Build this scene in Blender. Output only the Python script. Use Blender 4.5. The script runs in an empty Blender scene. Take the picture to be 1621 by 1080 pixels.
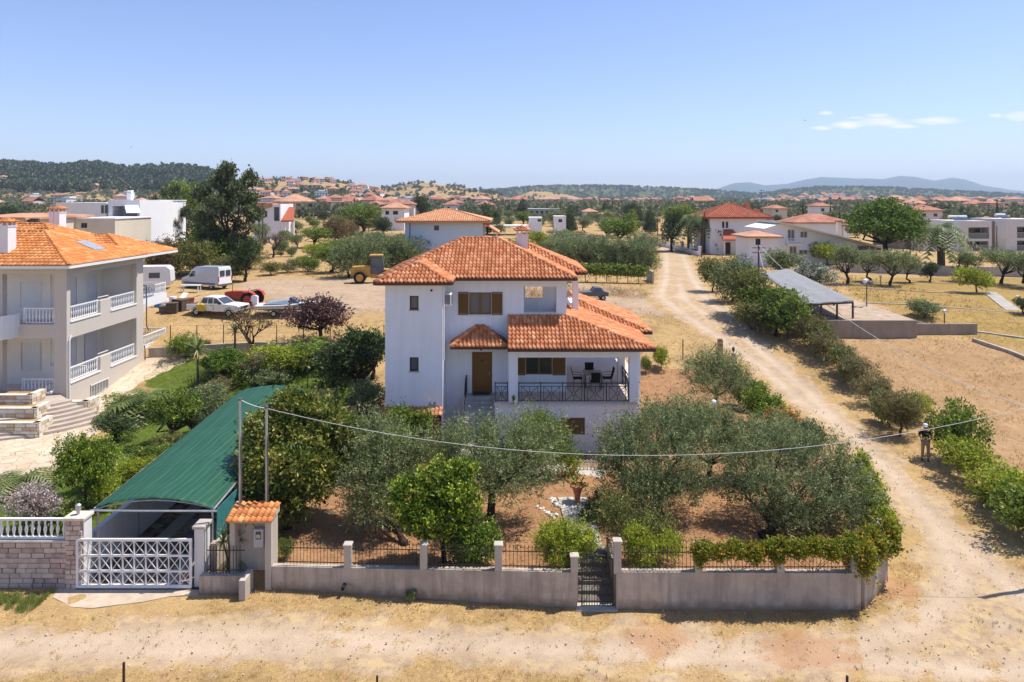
import bpy, math, random
import numpy as np
from mathutils import Vector, Matrix, Quaternion
R = math.radians
scene = bpy.context.scene
COL = scene.collection

# ---------------------------------------------------------------- camera, sky, sun, exposure
F, CX, HY, H = 1081.0, 810.5, 318.0, 12.8          # a level 24 mm view from 12.8 m up
cam_d = bpy.data.cameras.new('camera'); cam = bpy.data.objects.new('camera', cam_d); COL.objects.link(cam)
cam.location = (0, 0, H); cam.rotation_euler = (R(90), 0, 0)
cam_d.sensor_width = 36; cam_d.lens = 36 * F / 1621; cam_d.shift_y = -222.0 / 1621
cam_d.clip_start = .5; cam_d.clip_end = 40000
scene.camera = cam
SUN = Vector((.47, .14, 1.0)).normalized()
world = bpy.data.worlds.new('World'); scene.world = world; world.use_nodes = True
wn, wl = world.node_tree.nodes, world.node_tree.links
wn.clear()
w_out = wn.new('ShaderNodeOutputWorld'); w_bg = wn.new('ShaderNodeBackground'); w_sky = wn.new('ShaderNodeTexSky')
w_sky.sky_type = 'NISHITA'; w_sky.sun_disc = False
w_sky.sun_elevation = math.asin(SUN.z); w_sky.sun_rotation = math.atan2(SUN.x, SUN.y)
w_sky.altitude = 100; w_sky.air_density = 1.0; w_sky.dust_density = .35; w_sky.ozone_density = 4.5
w_bg.inputs['Strength'].default_value = .138
def wnode(kind, **kw):
    nd = wn.new('ShaderNode' + kind)
    for k, v in kw.items(): setattr(nd, k, v)
    return nd
def wmath(op, a, b=0.0):
    nd = wnode('Math', operation=op)
    for i, v in enumerate((a, b)):
        if isinstance(v, (int, float)): nd.inputs[i].default_value = v
        else: wl.new(v, nd.inputs[i])
    return nd.outputs[0]
tint = wnode('Mix', data_type='RGBA', blend_type='MULTIPLY'); tint.inputs[0].default_value = 1; tint.inputs[7].default_value = (.95, .875, 1.0, 1); wl.new(w_sky.outputs[0], tint.inputs[6])
# small fair weather clouds low over the mountains
tc = wnode('TexCoord'); sp = wnode('SeparateXYZ'); wl.new(tc.outputs['Generated'], sp.inputs[0]); yy = wmath('MAXIMUM', sp.outputs[1], .001)
cu, cv = wmath('DIVIDE', sp.outputs[0], yy), wmath('DIVIDE', sp.outputs[2], yy); cx_ = wnode('CombineXYZ'); wl.new(wmath('MULTIPLY', cu, 28), cx_.inputs[0]); wl.new(wmath('MULTIPLY', cv, 95), cx_.inputs[1])
cn = wnode('TexNoise'); cn.inputs['Scale'].default_value = 1; cn.inputs['Detail'].default_value = 7; cn.inputs['Roughness'].default_value = .6; wl.new(cx_.outputs[0], cn.inputs['Vector'])
tot = None
for (pu, pv, ru, rv) in ((1300, 203, 22, 4), (1345, 198, 34, 8), (1392, 193, 44, 9), (1390, 183, 22, 4), (1430, 200, 26, 5), (1480, 192, 50, 7), (1307, 179, 14, 4), (1355, 187, 20, 3), (1576, 183, 14, 4), (1625, 184, 44, 8), (1720, 196, 70, 9), (1850, 178, 60, 8)):
    du = wmath('MULTIPLY', wmath('SUBTRACT', cu, (pu - CX) / F), F / ru); dv = wmath('MULTIPLY', wmath('SUBTRACT', cv, (HY - pv) / F), F / rv)
    g = wmath('SUBTRACT', 1.0, wmath('ADD', wmath('MULTIPLY', du, du), wmath('MULTIPLY', dv, dv))); tot = g if tot is None else wmath('MAXIMUM', tot, g)
cm = wmath('MULTIPLY', wmath('ADD', tot, wmath('MULTIPLY', wmath('SUBTRACT', cn.outputs[0], .5), 2.6)), 1.1)
cl_ = wnode('Clamp'); wl.new(wmath('MULTIPLY', cm, .5), cl_.inputs[0]); front_ = wmath('GREATER_THAN', sp.outputs[1], .05)
cmix = wnode('Mix', data_type='RGBA'); wl.new(wmath('MULTIPLY', cl_.outputs[0], front_), cmix.inputs[0]); wl.new(tint.outputs[2], cmix.inputs[6]); cmix.inputs[7].default_value = (7.5, 7.0, 7.2, 1)
wl.new(cmix.outputs[2], w_bg.inputs['Color']); wl.new(w_bg.outputs[0], w_out.inputs['Surface'])
sun_d = bpy.data.lights.new('sun', 'SUN'); sun_d.energy = 5.0; sun_d.angle = R(.53); sun_d.color = (1, .945, .86)
sun = bpy.data.objects.new('sun', sun_d); COL.objects.link(sun); sun.location = (40, 60, 90)
sun.rotation_euler = SUN.to_track_quat('Z', 'Y').to_euler()
vs = scene.view_settings
vs.view_transform = 'Standard'; vs.look = 'None'; vs.exposure = 0.45; vs.gamma = 1; vs.use_curve_mapping = False
scene.cycles.max_bounces = 6; scene.cycles.diffuse_bounces = 3; scene.cycles.glossy_bounces = 2
scene.cycles.transparent_max_bounces = 8; scene.cycles.volume_bounces = 0
scene.cycles.caustics_reflective = False; scene.cycles.caustics_refractive = False

# ---------------------------------------------------------------- ground height and pixel -> place helpers
_gy = np.array([-400, 44, 50, 60, 120, 160, 250, 500, 1200, 4000.])
_gz = np.array([0, 0, 1.1, 3.0, 3.2, 4.0, 5.5, 8, 11, 11.])
LOT = [(-8.1, 22.9), (-3, 22.35), (1.98, 21.73), (1.98, 23.7), (3.4, 23.7), (3.4, 21.68), (10.8, 21.62), (12.4, 22.9), (14.0, 27), (15.5, 33), (16.2, 40), (16.6, 46.5),
       (8, 50), (-7, 50), (-9.5, 40), (-9.6, 23.2)]
def sdist(X, Y, poly):
    """signed distance to a polygon, positive inside"""
    X = np.asarray(X, float); Y = np.asarray(Y, float)
    d = np.full(X.shape, 1e18); ins = np.zeros(X.shape, bool)
    n = len(poly)
    for i in range(n):
        ax, ay = poly[i][:2]; bx, by = poly[(i + 1) % n][:2]
        ex, ey = bx - ax, by - ay; L = ex * ex + ey * ey + 1e-12
        t = np.clip(((X - ax) * ex + (Y - ay) * ey) / L, 0, 1)
        d = np.minimum(d, (X - ax - t * ex) ** 2 + (Y - ay - t * ey) ** 2)
        c = ((ay > Y) != (by > Y)) & (X < ex * (Y - ay) / (ey if abs(ey) > 1e-12 else 1e-12) + ax)
        ins ^= c
    return np.where(ins, 1, -1) * np.sqrt(d)
def zg(X, Y):
    X = np.asarray(X, float); Y = np.asarray(Y, float)
    z = np.interp(Y, _gy, _gz)
    s = sdist(X, Y, LOT)
    lot = np.interp(Y, [21, 29, 34, 44], [.55, .5, .25, 0.0])
    return z + np.where(s > -.05, lot, 0)
# far hills, described by where their skylines stand
def _hill(pts, D, w):
    u = [(p[0] - CX) / F for p in pts]; h = [H + (HY - p[1]) * D / F for p in pts]
    return (np.array(u), np.array(h), D, w)
HILLS = [
    _hill([(-900, 262), (-400, 252), (-100, 246), (0, 266), (40, 268), (100, 272), (150, 268), (200, 277), (250, 274), (300, 275), (335, 281), (350, 292), (400, 308), (440, 322)], 1050, 520),
    _hill([(300, 322), (340, 296), (380, 293), (430, 288), (480, 285), (515, 289), (560, 297), (585, 303), (610, 312), (640, 322)], 860, 380),
    _hill([(560, 322), (592, 301), (620, 297), (655, 291), (690, 293), (740, 301), (785, 306), (820, 322)], 1250, 330),
    _hill([(780, 322), (815, 312), (838, 304), (865, 305), (900, 309), (935, 317), (960, 322)], 1500, 300),
    _hill([(640, 318), (760, 303), (850, 296), (950, 295), (1050, 298), (1130, 303), (1200, 308), (1245, 302), (1300, 297), (1400, 298), (1500, 303), (1621, 310), (1800, 312), (2100, 305)], 2600, 700),
    _hill([(1180, 322), (1240, 313), (1300, 310), (1350, 312), (1400, 317), (1440, 322)], 1500, 300),
]
def _sm(t): t = np.clip(t, 0, 1); return t * t * (3 - 2 * t)
def wob(X, Y, s, seed=0):
    """cheap smooth noise, about -1..1"""
    r = np.random.RandomState(seed); o = np.zeros(np.shape(X))
    for k in range(6):
        a = r.uniform(0, 6.283); f = (1.0 / s) * r.uniform(.6, 2.2); p = r.uniform(0, 6.283)
        o = o + np.sin((X * math.cos(a) + Y * math.sin(a)) * f * 6.283 + p) / (1 + k * .25)
    return o / 3.0
def hfar(X, Y):
    X = np.asarray(X, float); Y = np.asarray(Y, float)
    base = np.interp(Y, _gy, _gz); u = X / np.maximum(Y, 1); z = base.copy()
    for (hu, hh, D, w) in HILLS:
        top = np.interp(u, hu, hh, left=hh[0] if hu[0] < -1 else 0, right=hh[-1] if hu[-1] > 1 else 0)
        rel = np.where(Y < D, _sm((Y - (D - w)) / w), 1 - .5 * np.clip((Y - D) / w, 0, 1.6))
        zz = base + np.maximum(top - base, 0) * rel + wob(X, Y, w * .5, int(D)) * (top > base) * rel * (1 - _sm((Y - D + w * .3) / (w * .3))) * 5
        z = np.maximum(z, np.where(top > base, zz, 0))
    return z
def gz(x, y): return float(zg(x, y)) if y < 252 else float(hfar(x, y))
def G(px, py):
    """the point of the ground seen at a place of the photograph"""
    a, b = 8.0, 250.0
    for _ in range(40):
        m = (a + b) / 2
        if H - (py - HY) * m / F - float(zg((px - CX) / F * m, m)) > 0: a = m
        else: b = m
    return ((px - CX) / F * a, a, float(zg((px - CX) / F * a, a)))
def AX(px, Y): return (px - CX) / F * Y
def AZ(py, Y): return H - (py - HY) * Y / F

# ---------------------------------------------------------------- objects
def tag(o, label=None, cat=None, group=None, kind=None):
    if label: o['label'] = label
    if cat: o['category'] = cat
    if group: o['group'] = group
    if kind: o['kind'] = kind
    return o
def empty(name, loc=(0, 0, 0), rz=0, label=None, cat=None, group=None, parent=None):
    o = bpy.data.objects.new(name, None); COL.objects.link(o); o.empty_display_size = .3
    o.location = loc; o.rotation_euler = (0, 0, rz); o.parent = parent
    return tag(o, label, cat, group)
def link(name, me, mat=None, parent=None, loc=None, rot=None, scale=None):
    if mat is not None and not me.materials: me.materials.append(mat)
    o = bpy.data.objects.new(name, me); COL.objects.link(o)
    if parent is not None: o.parent = parent
    if loc is not None: o.location = loc
    if rot is not None: o.rotation_euler = rot
    if scale is not None: o.scale = scale
    return o
CHILD = {}
def copy_tree(o, parent=None):
    c = o.copy(); COL.objects.link(c)
    if parent is not None: c.parent = parent
    for ch in o.children: copy_tree(ch, c)
    return c
class MB:
    def __init__(s): s.v = []; s.f = []; s.sm = False; s.mi = []; s.cur = 0
    def add(s, v, f):
        n = len(s.v); s.v += [tuple(p) for p in v]; s.f += [tuple(i + n for i in q) for q in f]; s.mi += [s.cur] * len(f); return s
    def bb(s, x0, x1, y0, y1, z0, z1):
        x0, x1 = sorted((x0, x1)); y0, y1 = sorted((y0, y1)); z0, z1 = sorted((z0, z1))
        return s.add([(x0, y0, z0), (x1, y0, z0), (x1, y1, z0), (x0, y1, z0), (x0, y0, z1), (x1, y0, z1), (x1, y1, z1), (x0, y1, z1)],
                     [(3, 2, 1, 0), (4, 5, 6, 7), (0, 1, 5, 4), (1, 2, 6, 5), (2, 3, 7, 6), (3, 0, 4, 7)])
    def rb(s, x0, x1, y0, y1, z0, z1, b=.03):
        """box with chamfered vertical and top edges"""
        x0, x1 = sorted((x0, x1)); y0, y1 = sorted((y0, y1)); z0, z1 = sorted((z0, z1))
        def ring(i, z): return [(x0 + b + i, y0 + i, z), (x1 - b - i, y0 + i, z), (x1 - i, y0 + b + i, z), (x1 - i, y1 - b - i, z), (x1 - b - i, y1 - i, z), (x0 + b + i, y1 - i, z), (x0 + i, y1 - b - i, z), (x0 + i, y0 + b + i, z)]
        v = ring(0, z0) + ring(0, z1 - b) + ring(b, z1); f = []
        for k in range(2):
            for i in range(8): f.append((k * 8 + i, k * 8 + (i + 1) % 8, k * 8 + 8 + (i + 1) % 8, k * 8 + 8 + i))
        f.append(tuple(range(16, 24))); f.append(tuple(range(7, -1, -1)))
        return s.add(v, f)
    def beam(s, p, q, w, h=None, up=(0, 0, 1)):
        """square bar from p to q, w wide, h deep"""
        p = Vector(p); q = Vector(q); h = h or w; d = (q - p).normalized(); u = Vector(up)
        if abs(d.dot(u)) > .98: u = Vector((1, 0, 0))
        a = d.cross(u).normalized(); b = a.cross(d).normalized()
        v = []
        for e in (p, q):
            for (i, j) in ((-1, -1), (1, -1), (1, 1), (-1, 1)): v.append(e + a * (i * w / 2) + b * (j * h / 2))
        return s.add(v, [(3, 2, 1, 0), (4, 5, 6, 7), (0, 1, 5, 4), (1, 2, 6, 5), (2, 3, 7, 6), (3, 0, 4, 7)])
    def tube(s, pts, rad, n=6, cap=True):
        pts = [Vector(p) for p in pts]; rad = rad if isinstance(rad, (list, tuple)) else [rad] * len(pts)
        v = []; f = []; ref = Vector((.31, .11, .94)).normalized()
        for i, p in enumerate(pts):
            d = (pts[min(i + 1, len(pts) - 1)] - pts[max(i - 1, 0)])
            d = d.normalized() if d.length > 1e-9 else Vector((0, 0, 1))
            r0 = ref if abs(d.dot(ref)) < .95 else Vector((1, 0, 0))
            a = d.cross(r0).normalized(); b = d.cross(a)
            for k in range(n):
                t = 2 * math.pi * k / n; v.append(p + (a * math.cos(t) + b * math.sin(t)) * rad[i])
        for i in range(len(pts) - 1):
            for k in range(n): f.append((i * n + k, i * n + (k + 1) % n, (i + 1) * n + (k + 1) % n, (i + 1) * n + k))
        if cap: f.append(tuple(range(n - 1, -1, -1))); f.append(tuple(range((len(pts) - 1) * n, len(pts) * n)))
        return s.add(v, f)
    def lathe(s, prof, n=8, c=(0, 0, 0)):
        v = []; f = []
        for (r, z) in prof:
            for k in range(n):
                t = 2 * math.pi * k / n; v.append((c[0] + r * math.cos(t), c[1] + r * math.sin(t), c[2] + z))
        m = len(prof)
        for i in range(m - 1):
            for k in range(n): f.append((i * n + k, i * n + (k + 1) % n, (i + 1) * n + (k + 1) % n, (i + 1) * n + k))
        f.append(tuple(range(n - 1, -1, -1))); f.append(tuple(range((m - 1) * n, m * n)))
        return s.add(v, f)
    def prism(s, poly, z0, z1):
        """vertical prism over a flat outline; z1 may be one height or one per corner"""
        n = len(poly); a = sum(poly[i][0] * poly[(i + 1) % n][1] - poly[(i + 1) % n][0] * poly[i][1] for i in range(n))
        if a < 0: poly = poly[::-1]; z1 = z1[::-1] if isinstance(z1, (list, tuple)) else z1
        z1s = z1 if isinstance(z1, (list, tuple)) else [z1] * n
        v = [(p[0], p[1], z0) for p in poly] + [(p[0], p[1], z) for p, z in zip(poly, z1s)]
        f = [tuple(range(n - 1, -1, -1)), tuple(range(n, 2 * n))] + [(i, (i + 1) % n, n + (i + 1) % n, n + i) for i in range(n)]
        return s.add(v, f)
    def extr(s, prof, axis, a0, a1, inset=0):
        """side profile (u, z) pushed along an axis from a0 to a1; inset narrows the points above the belt"""
        n = len(prof); v = []
        for a, sg in ((a0, 1), (a1, -1)):
            for p in prof:
                ins = (p[2] if len(p) > 2 else 0) * (1 if a1 > a0 else -1) * sg
                v.append((p[0], a + ins, p[1]) if axis == 'y' else (a + ins, p[0], p[1]))
        f = [tuple(range(n)), tuple(range(2 * n - 1, n - 1, -1))] + [((i + 1) % n, i, n + i, n + (i + 1) % n) for i in range(n)]
        return s.add(v, f)
    def panel(s, axis, c, t, u0, u1, z0, z1, holes=()):
        """upright wall in the plane axis=c, thickness t (towards +axis), with rectangular holes (ua,ub,za,zb)"""
        us = sorted({u0, u1} | {h[0] for h in holes} | {h[1] for h in holes}); zs = sorted({z0, z1} | {h[2] for h in holes} | {h[3] for h in holes})
        us = [u for u in us if u0 <= u <= u1]; zs = [z for z in zs if z0 <= z <= z1]
        for i in range(len(us) - 1):
            run = None
            for j in range(len(zs) - 1):
                um, zm = (us[i] + us[i + 1]) / 2, (zs[j] + zs[j + 1]) / 2
                solid = not any(h[0] < um < h[1] and h[2] < zm < h[3] for h in holes)
                if solid and run is None: run = zs[j]
                if run is not None and (not solid or j == len(zs) - 2):
                    top = zs[j + 1] if solid else zs[j]
                    if axis == 'y': s.bb(us[i], us[i + 1], c, c + t, run, top)
                    else: s.bb(c, c + t, us[i], us[i + 1], run, top)
                    run = None
        return s
    def mesh(s, name, mats=(), smooth=False):
        me = bpy.data.meshes.new(name); me.from_pydata(s.v, [], s.f)
        for m in mats: me.materials.append(m)
        if len(mats) > 1: me.polygons.foreach_set('material_index', s.mi)
        if smooth: me.polygons.foreach_set('use_smooth', [True] * len(me.polygons))
        me.update(); return me
    def build(s, name, mat, parent=None, label=None, cat=None, group=None, kind=None, loc=None, rot=None, smooth=False):
        mats = mat if isinstance(mat, (list, tuple)) else [mat]
        o = link(name, s.mesh(name, mats, smooth), None, parent, loc, rot)
        return tag(o, label, cat, group, kind)
def np_mesh(name, V, Q, mat, rnd=None, k=4, smooth=False, extra=None):
    """fast mesh of many k-gons; rnd: one value per face"""
    me = bpy.data.meshes.new(name); V = np.asarray(V, np.float32).reshape(-1, 3); Q = np.asarray(Q, np.int32).reshape(-1, k)
    me.vertices.add(len(V)); me.vertices.foreach_set('co', V.ravel())
    me.loops.add(Q.size); me.loops.foreach_set('vertex_index', Q.ravel())
    me.polygons.add(len(Q)); me.polygons.foreach_set('loop_start', np.arange(0, Q.size, k, dtype=np.int32))
    if smooth: me.polygons.foreach_set('use_smooth', np.ones(len(Q), bool))
    me.update(calc_edges=True)
    if rnd is not None:
        a = me.attributes.new('rnd', 'FLOAT', 'FACE'); a.data.foreach_set('value', np.asarray(rnd, np.float32))
    for nm, arr in (extra or {}).items():
        a = me.attributes.new(nm, 'FLOAT', 'POINT'); a.data.foreach_set('value', np.asarray(arr, np.float32))
    me.materials.append(mat); return me

# ---------------------------------------------------------------- materials
class NT:
    def __init__(s, name):
        s.m = bpy.data.materials.new(name); s.m.use_nodes = True; s.t = s.m.node_tree; s.t.nodes.clear()
        s.out = s.t.nodes.new('ShaderNodeOutputMaterial')
    def n(s, kind, **kw):
        nd = s.t.nodes.new('ShaderNode' + kind)
        for k, v in kw.items():
            if hasattr(nd, k): setattr(nd, k, v)
            else: nd.inputs[k].default_value = v
        return nd
    def l(s, a, b): s.t.links.new(a, b)
    def pos(s):
        g = s.n('NewGeometry'); return g.outputs['Position']
    def noise(s, vec, scale, detail=4, rough=.6, dist=0):
        nd = s.n('TexNoise'); nd.inputs['Scale'].default_value = scale; nd.inputs['Detail'].default_value = detail
        nd.inputs['Roughness'].default_value = rough; nd.inputs['Distortion'].default_value = dist
        s.l(vec, nd.inputs['Vector']); return nd.outputs['Fac']
    def ramp(s, fac, stops, interp='LINEAR'):
        r = s.n('ValToRGB'); cr = r.color_ramp; cr.interpolation = interp
        while len(cr.elements) < len(stops): cr.elements.new(.5)
        for e, (p, c) in zip(cr.elements, stops):
            e.position = p; e.color = (*c, 1) if isinstance(c, (tuple, list)) else (c, c, c, 1)
        s.l(fac, r.inputs[0]); return r.outputs[0]
    def mix(s, fac, a, b, mode='MIX'):
        m = s.n('Mix'); m.data_type = 'RGBA'; m.blend_type = mode
        for sock, v in ((m.inputs[0], fac), (m.inputs[6], a), (m.inputs[7], b)):
            if isinstance(v, (int, float)): sock.default_value = v
            elif isinstance(v, tuple): sock.default_value = (*v, 1)
            else: s.l(v, sock)
        return m.outputs[2]
    def math(s, op, a, b=0.0, c=None):
        m = s.n('Math'); m.operation = op; m.use_clamp = False
        for i, v in enumerate((a, b) if c is None else (a, b, c)):
            if isinstance(v, (int, float)): m.inputs[i].default_value = v
            else: s.l(v, m.inputs[i])
        return m.outputs[0]
    def attr(s, name):
        a = s.n('Attribute'); a.attribute_name = name; return a.outputs['Fac']
    def bump(s, h, strength, dist=.02):
        b = s.n('Bump'); b.inputs['Strength'].default_value = strength; b.inputs['Distance'].default_value = dist; s.l(h, b.inputs['Height']); return b.outputs[0]
    def fin(s, color, rough=.8, spec=.3, normal=None, metal=0, trans=None, alpha=None):
        p = s.n('BsdfPrincipled'); p.inputs['Roughness'].default_value = rough if isinstance(rough, (int, float)) else .5
        if not isinstance(rough, (int, float)): s.l(rough, p.inputs['Roughness'])
        p.inputs['Specular IOR Level'].default_value = spec; p.inputs['Metallic'].default_value = metal
        if isinstance(color, tuple): p.inputs['Base Color'].default_value = (*color, 1)
        else: s.l(color, p.inputs['Base Color'])
        if normal is not None: s.l(normal, p.inputs['Normal'])
        o = p.outputs[0]
        if trans:
            t = s.n('BsdfTranslucent')
            if isinstance(color, tuple): t.inputs['Color'].default_value = (*color, 1)
            else: s.l(color, t.inputs['Color'])
            mx = s.n('MixShader'); mx.inputs[0].default_value = trans; s.l(o, mx.inputs[1]); s.l(t.outputs[0], mx.inputs[2]); o = mx.outputs[0]
        if alpha:
            t = s.n('BsdfTransparent'); mx = s.n('MixShader'); mx.inputs[0].default_value = alpha; s.l(o, mx.inputs[1]); s.l(t.outputs[0], mx.inputs[2]); o = mx.outputs[0]
        s.l(o, s.out.inputs['Surface']); return s.m
def plain(name, col, rough=.6, spec=.4, metal=0, var=.12, scale=3, bump=0, trans=None):
    n = NT(name); p = n.pos(); f = n.noise(p, scale, 5, .65)
    c = n.mix(n.ramp(f, [(.3, 0), (.7, 1)]), tuple(x * (1 - var) for x in col), tuple(min(1, x * (1 + var)) for x in col))
    return n.fin(c, rough, spec, n.bump(n.noise(p, scale * 12, 3), bump) if bump else None, metal, trans)
def streaky(name, col, dark, amt=.5, rough=.85, scale=1.0, base=0.0):
    """render or concrete with blotches and rain streaks"""
    n = NT(name); p = n.pos()
    mp = n.n('Mapping'); mp.inputs['Scale'].default_value = (2.6, 2.6, .22); n.l(p, mp.inputs[0])
    st = n.noise(mp.outputs[0], (1.0 if col[0] > .8 else 1.6) * scale, 6, .7); bl = n.noise(p, .8 * scale, 6, .68, .4); fine = n.noise(p, 28, 4)
    f = n.math('MULTIPLY', n.ramp(st, [(.46, 0), (.70, 1)]), amt); c = n.mix(f, tuple(col), tuple(dark))
    c = n.mix(n.math('MULTIPLY', n.ramp(bl, [(.40, 0), (.66, 1)]), amt), c, tuple(x * .7 + y * .3 for x, y in zip(dark, col)))
    c = n.mix(n.math('MULTIPLY', fine, .16), c, tuple(x * .6 for x in col))
    if base:
        sz = n.n('SeparateXYZ'); n.l(p, sz.inputs[0])
        c = n.mix(n.ramp(n.math('ADD', sz.outputs[2], n.math('MULTIPLY', n.math('SUBTRACT', n.noise(p, 2.5, 5), .5), .9)), [(.05, .8), (.34, 0)]), c, (.24, .165, .10))
    return n.fin(c, rough, .2, n.bump(fine, .25, .01))
def foliage(name, c0, c1, c2, trans=.3, rough=.55, pos=(.1, .5, .92)):
    n = NT(name); c = n.ramp(n.attr('rnd'), [(pos[0], c0), (pos[1], c1), (pos[2], c2)])
    return n.fin(c, rough, .25, None, 0, trans)
def tiles_mat(name, a, b, c, lich=.25):
    n = NT(name); p = n.pos(); f = n.ramp(n.attr('rnd'), [(0, a), (.5, b), (1, c)])
    f = n.mix(n.math('MULTIPLY', n.ramp(n.noise(p, 9, 5, .7), [(.5, 0), (.75, 1)]), lich), f, tuple(x * .45 + .02 for x in a))
    f = n.mix(n.math('MULTIPLY', n.ramp(n.noise(p, .9, 4, .6), [(.45, 0), (.7, 1)]), .35), f, tuple(x * .62 for x in b))
    return n.fin(f, .75, .25, n.bump(n.noise(p, 60, 3), .3, .006))
M = {}
M['white'] = streaky('white_render', (.86, .88, .90), (.62, .63, .62), .3, base=.0)
M['white2'] = streaky('old_white_render', (.72, .71, .69), (.50, .47, .44), .3)
M['plaster'] = plain('far_white_paint', (.76, .75, .74), .8, .2, 0, .05, .3)
M['cream'] = plain('cream_paint', (.62, .55, .43), .8, .2, 0, .08, .3)
M['greyhouse'] = streaky('taupe_render', (.56, .50, .43), (.46, .41, .35), .25)
M['pinkwall'] = streaky('pale_pink_render', (.66, .58, .55), (.5, .43, .4), .2)
M['bluewall'] = streaky('pale_blue_render', (.50, .62, .73), (.4, .5, .6), .25)
M['concrete'] = streaky('weathered_concrete', (.52, .44, .35), (.22, .18, .145), .85, base=1)
M['concrete2'] = streaky('pale_concrete', (.50, .45, .38), (.30, .26, .22), .5)
M['wood'] = None
n_ = NT('varnished_wood'); p_ = n_.pos(); mp_ = n_.n('Mapping'); mp_.inputs['Scale'].default_value = (1, 1, 14); n_.l(p_, mp_.inputs[0])
M['wood'] = n_.fin(n_.mix(n_.noise(mp_.outputs[0], 2.5, 5), (.24, .115, .02), (.15, .07, .012)), .5, .4)
M['darkwood'] = plain('dark_wood', (.06, .035, .02), .7, .3)
M['polewood'] = plain('weathered_pole_wood', (.11, .08, .06), .9, .1, 0, .3, 4, .4)
M['fascia'] = plain('brown_gutter', (.10, .035, .022), .5, .4)
M['glass'] = NT('window_glass').fin((.035, .04, .045), .12, .6)
M['glass2'] = NT('curtained_glass').fin((.13, .13, .13), .2, .5)
M['iron'] = plain('black_iron', (.018, .018, .02), .5, .5)
M['rustiron'] = plain('rusty_iron', (.06, .035, .022), .8, .3, 0, .4, 8)
M['whitemetal'] = plain('white_metal', (.72, .72, .71), .45, .4, 0, .06, 5)
M['galv'] = plain('galvanised_metal', (.42, .43, .44), .45, .5, .5, .2, 3)
M['tile'] = tiles_mat('terracotta_tiles', (.36, .115, .045), (.56, .205, .08), (.74, .38, .20), .4)
M['tile2'] = tiles_mat('orange_tiles', (.46, .15, .045), (.62, .23, .065), (.76, .38, .15), .3)
M['tile3'] = tiles_mat('far_tiles', (.42, .13, .06), (.55, .19, .09), (.62, .28, .15), .1)
M['tilered'] = plain('red_tiles', (.36, .155, .10), .8, .2, 0, .35, .3)
M['tileorange'] = plain('faded_orange_tiles', (.44, .24, .15), .8, .2, 0, .35, .3)
M['bark'] = plain('grey_bark', (.11, .085, .065), .95, .1, 0, .35, 6, .6)
M['darkbark'] = plain('dark_bark', (.05, .036, .026), .95, .1, 0, .3, 6, .5)
M['stone'] = plain('pale_stone', (.60, .53, .43), .85, .2, 0, .18, 3, .4)
M['marble'] = plain('grey_marble', (.42, .40, .37), .5, .4, 0, .2, 2)
M['terracotta'] = plain('terracotta_pot', (.52, .22, .11), .8, .2, 0, .1, 5)
M['black'] = plain('black_rubber', (.015, .015, .016), .8, .2)
M['whitepaint'] = plain('white_car_paint', (.74, .74, .73), .3, .5, 0, .04, 2)
M['silver'] = plain('silver_car_paint', (.42, .45, .50), .35, .5, .3, .05, 2)
M['red'] = plain('faded_red_paint', (.42, .05, .03), .5, .4, 0, .2, 4)
M['yellow'] = plain('worn_yellow_paint', (.50, .27, .05), .6, .3, 0, .25, 3)
M['yellowcloth'] = plain('yellow_tarp', (.55, .42, .08), .8, .2, 0, .2, 5)
M['blue'] = plain('blue_plastic', (.05, .16, .45), .5, .4)
M['carglass'] = NT('car_glass').fin((.05, .06, .07), .08, .7)
M['skin'] = plain('skin', (.42, .24, .16), .6, .3)
M['khaki'] = plain('khaki_cloth', (.36, .28, .18), .9, .1)
M['blackcloth'] = plain('black_cloth', (.02, .02, .024), .9, .1)
M['whitecloth'] = plain('white_cloth', (.7, .7, .7), .9, .1)
M['greymetal'] = plain('dark_grey_metal', (.10, .10, .105), .5, .4)
M['solar'] = NT('dark_solar_panel').fin((.02, .03, .05), .15, .6)

# ---------------------------------------------------------------- the ground
def axis(parts):
    out = []
    for a, b, st in parts:
        n = max(1, int(round((b - a) / st))); out += [a + (b - a) * i / n for i in range(n)]
    out.append(parts[-1][1]); return np.array(out)
def polyG(pts): return [G(*p)[:2] for p in pts]
ROAD = [(-40, 20.6)] + polyG([(0, 985), (400, 970), (900, 992), (1300, 992), (1400, 965), (1462, 905), (1440, 830), (1372, 740), (1285, 660), (1190, 585), (1120, 535), (1062, 497), (1030, 470), (1042, 440), (1046, 405), (1040, 392), (1062, 392), (1090, 405), (1108, 440), (1138, 480), (1213, 545), (1305, 620), (1395, 700), (1485, 790), (1560, 860)]) + [(17.5, 18.2), (13, 17.5), (9, 18.2), (5, 18.1), (-2, 18.8), (-9, 18.5), (-40, 18.9)]
SIDE = polyG([(1040, 470), (1000, 455), (930, 448), (700, 455), (560, 440), (400, 440), (360, 452), (400, 470), (560, 500), (640, 520), (900, 500), (1060, 500)])
LAWN1 = polyG([(262, 640), (225, 600), (262, 572), (400, 562), (520, 570), (590, 580), (560, 640), (420, 650)])
LAWN2 = polyG([(150, 900), (-200, 905), (-200, 810), (60, 790), (85, 745), (170, 690), (200, 640), (320, 610), (370, 620), (330, 720), (190, 850), (170, 900)])
PATIO = polyG([(-900, 850), (-250, 850), (0, 762), (95, 742), (110, 700), (150, 690), (215, 610), (290, 575), (300, 566), (228, 566), (100, 600), (-900, 600)])
FIELD = polyG([(1310, 545), (1290, 528), (1540, 540), (1760, 590), (2100, 700), (2100, 900), (1700, 860), (1560, 760), (1430, 640)])
YARD = polyG([(1350, 470), (1330, 440), (1700, 440), (2200, 520), (2200, 560), (1560, 548), (1440, 500)])
SPOTS = [G(1275, 1030)[:2], G(1390, 930)[:2], G(1040, 1010)[:2]]
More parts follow.
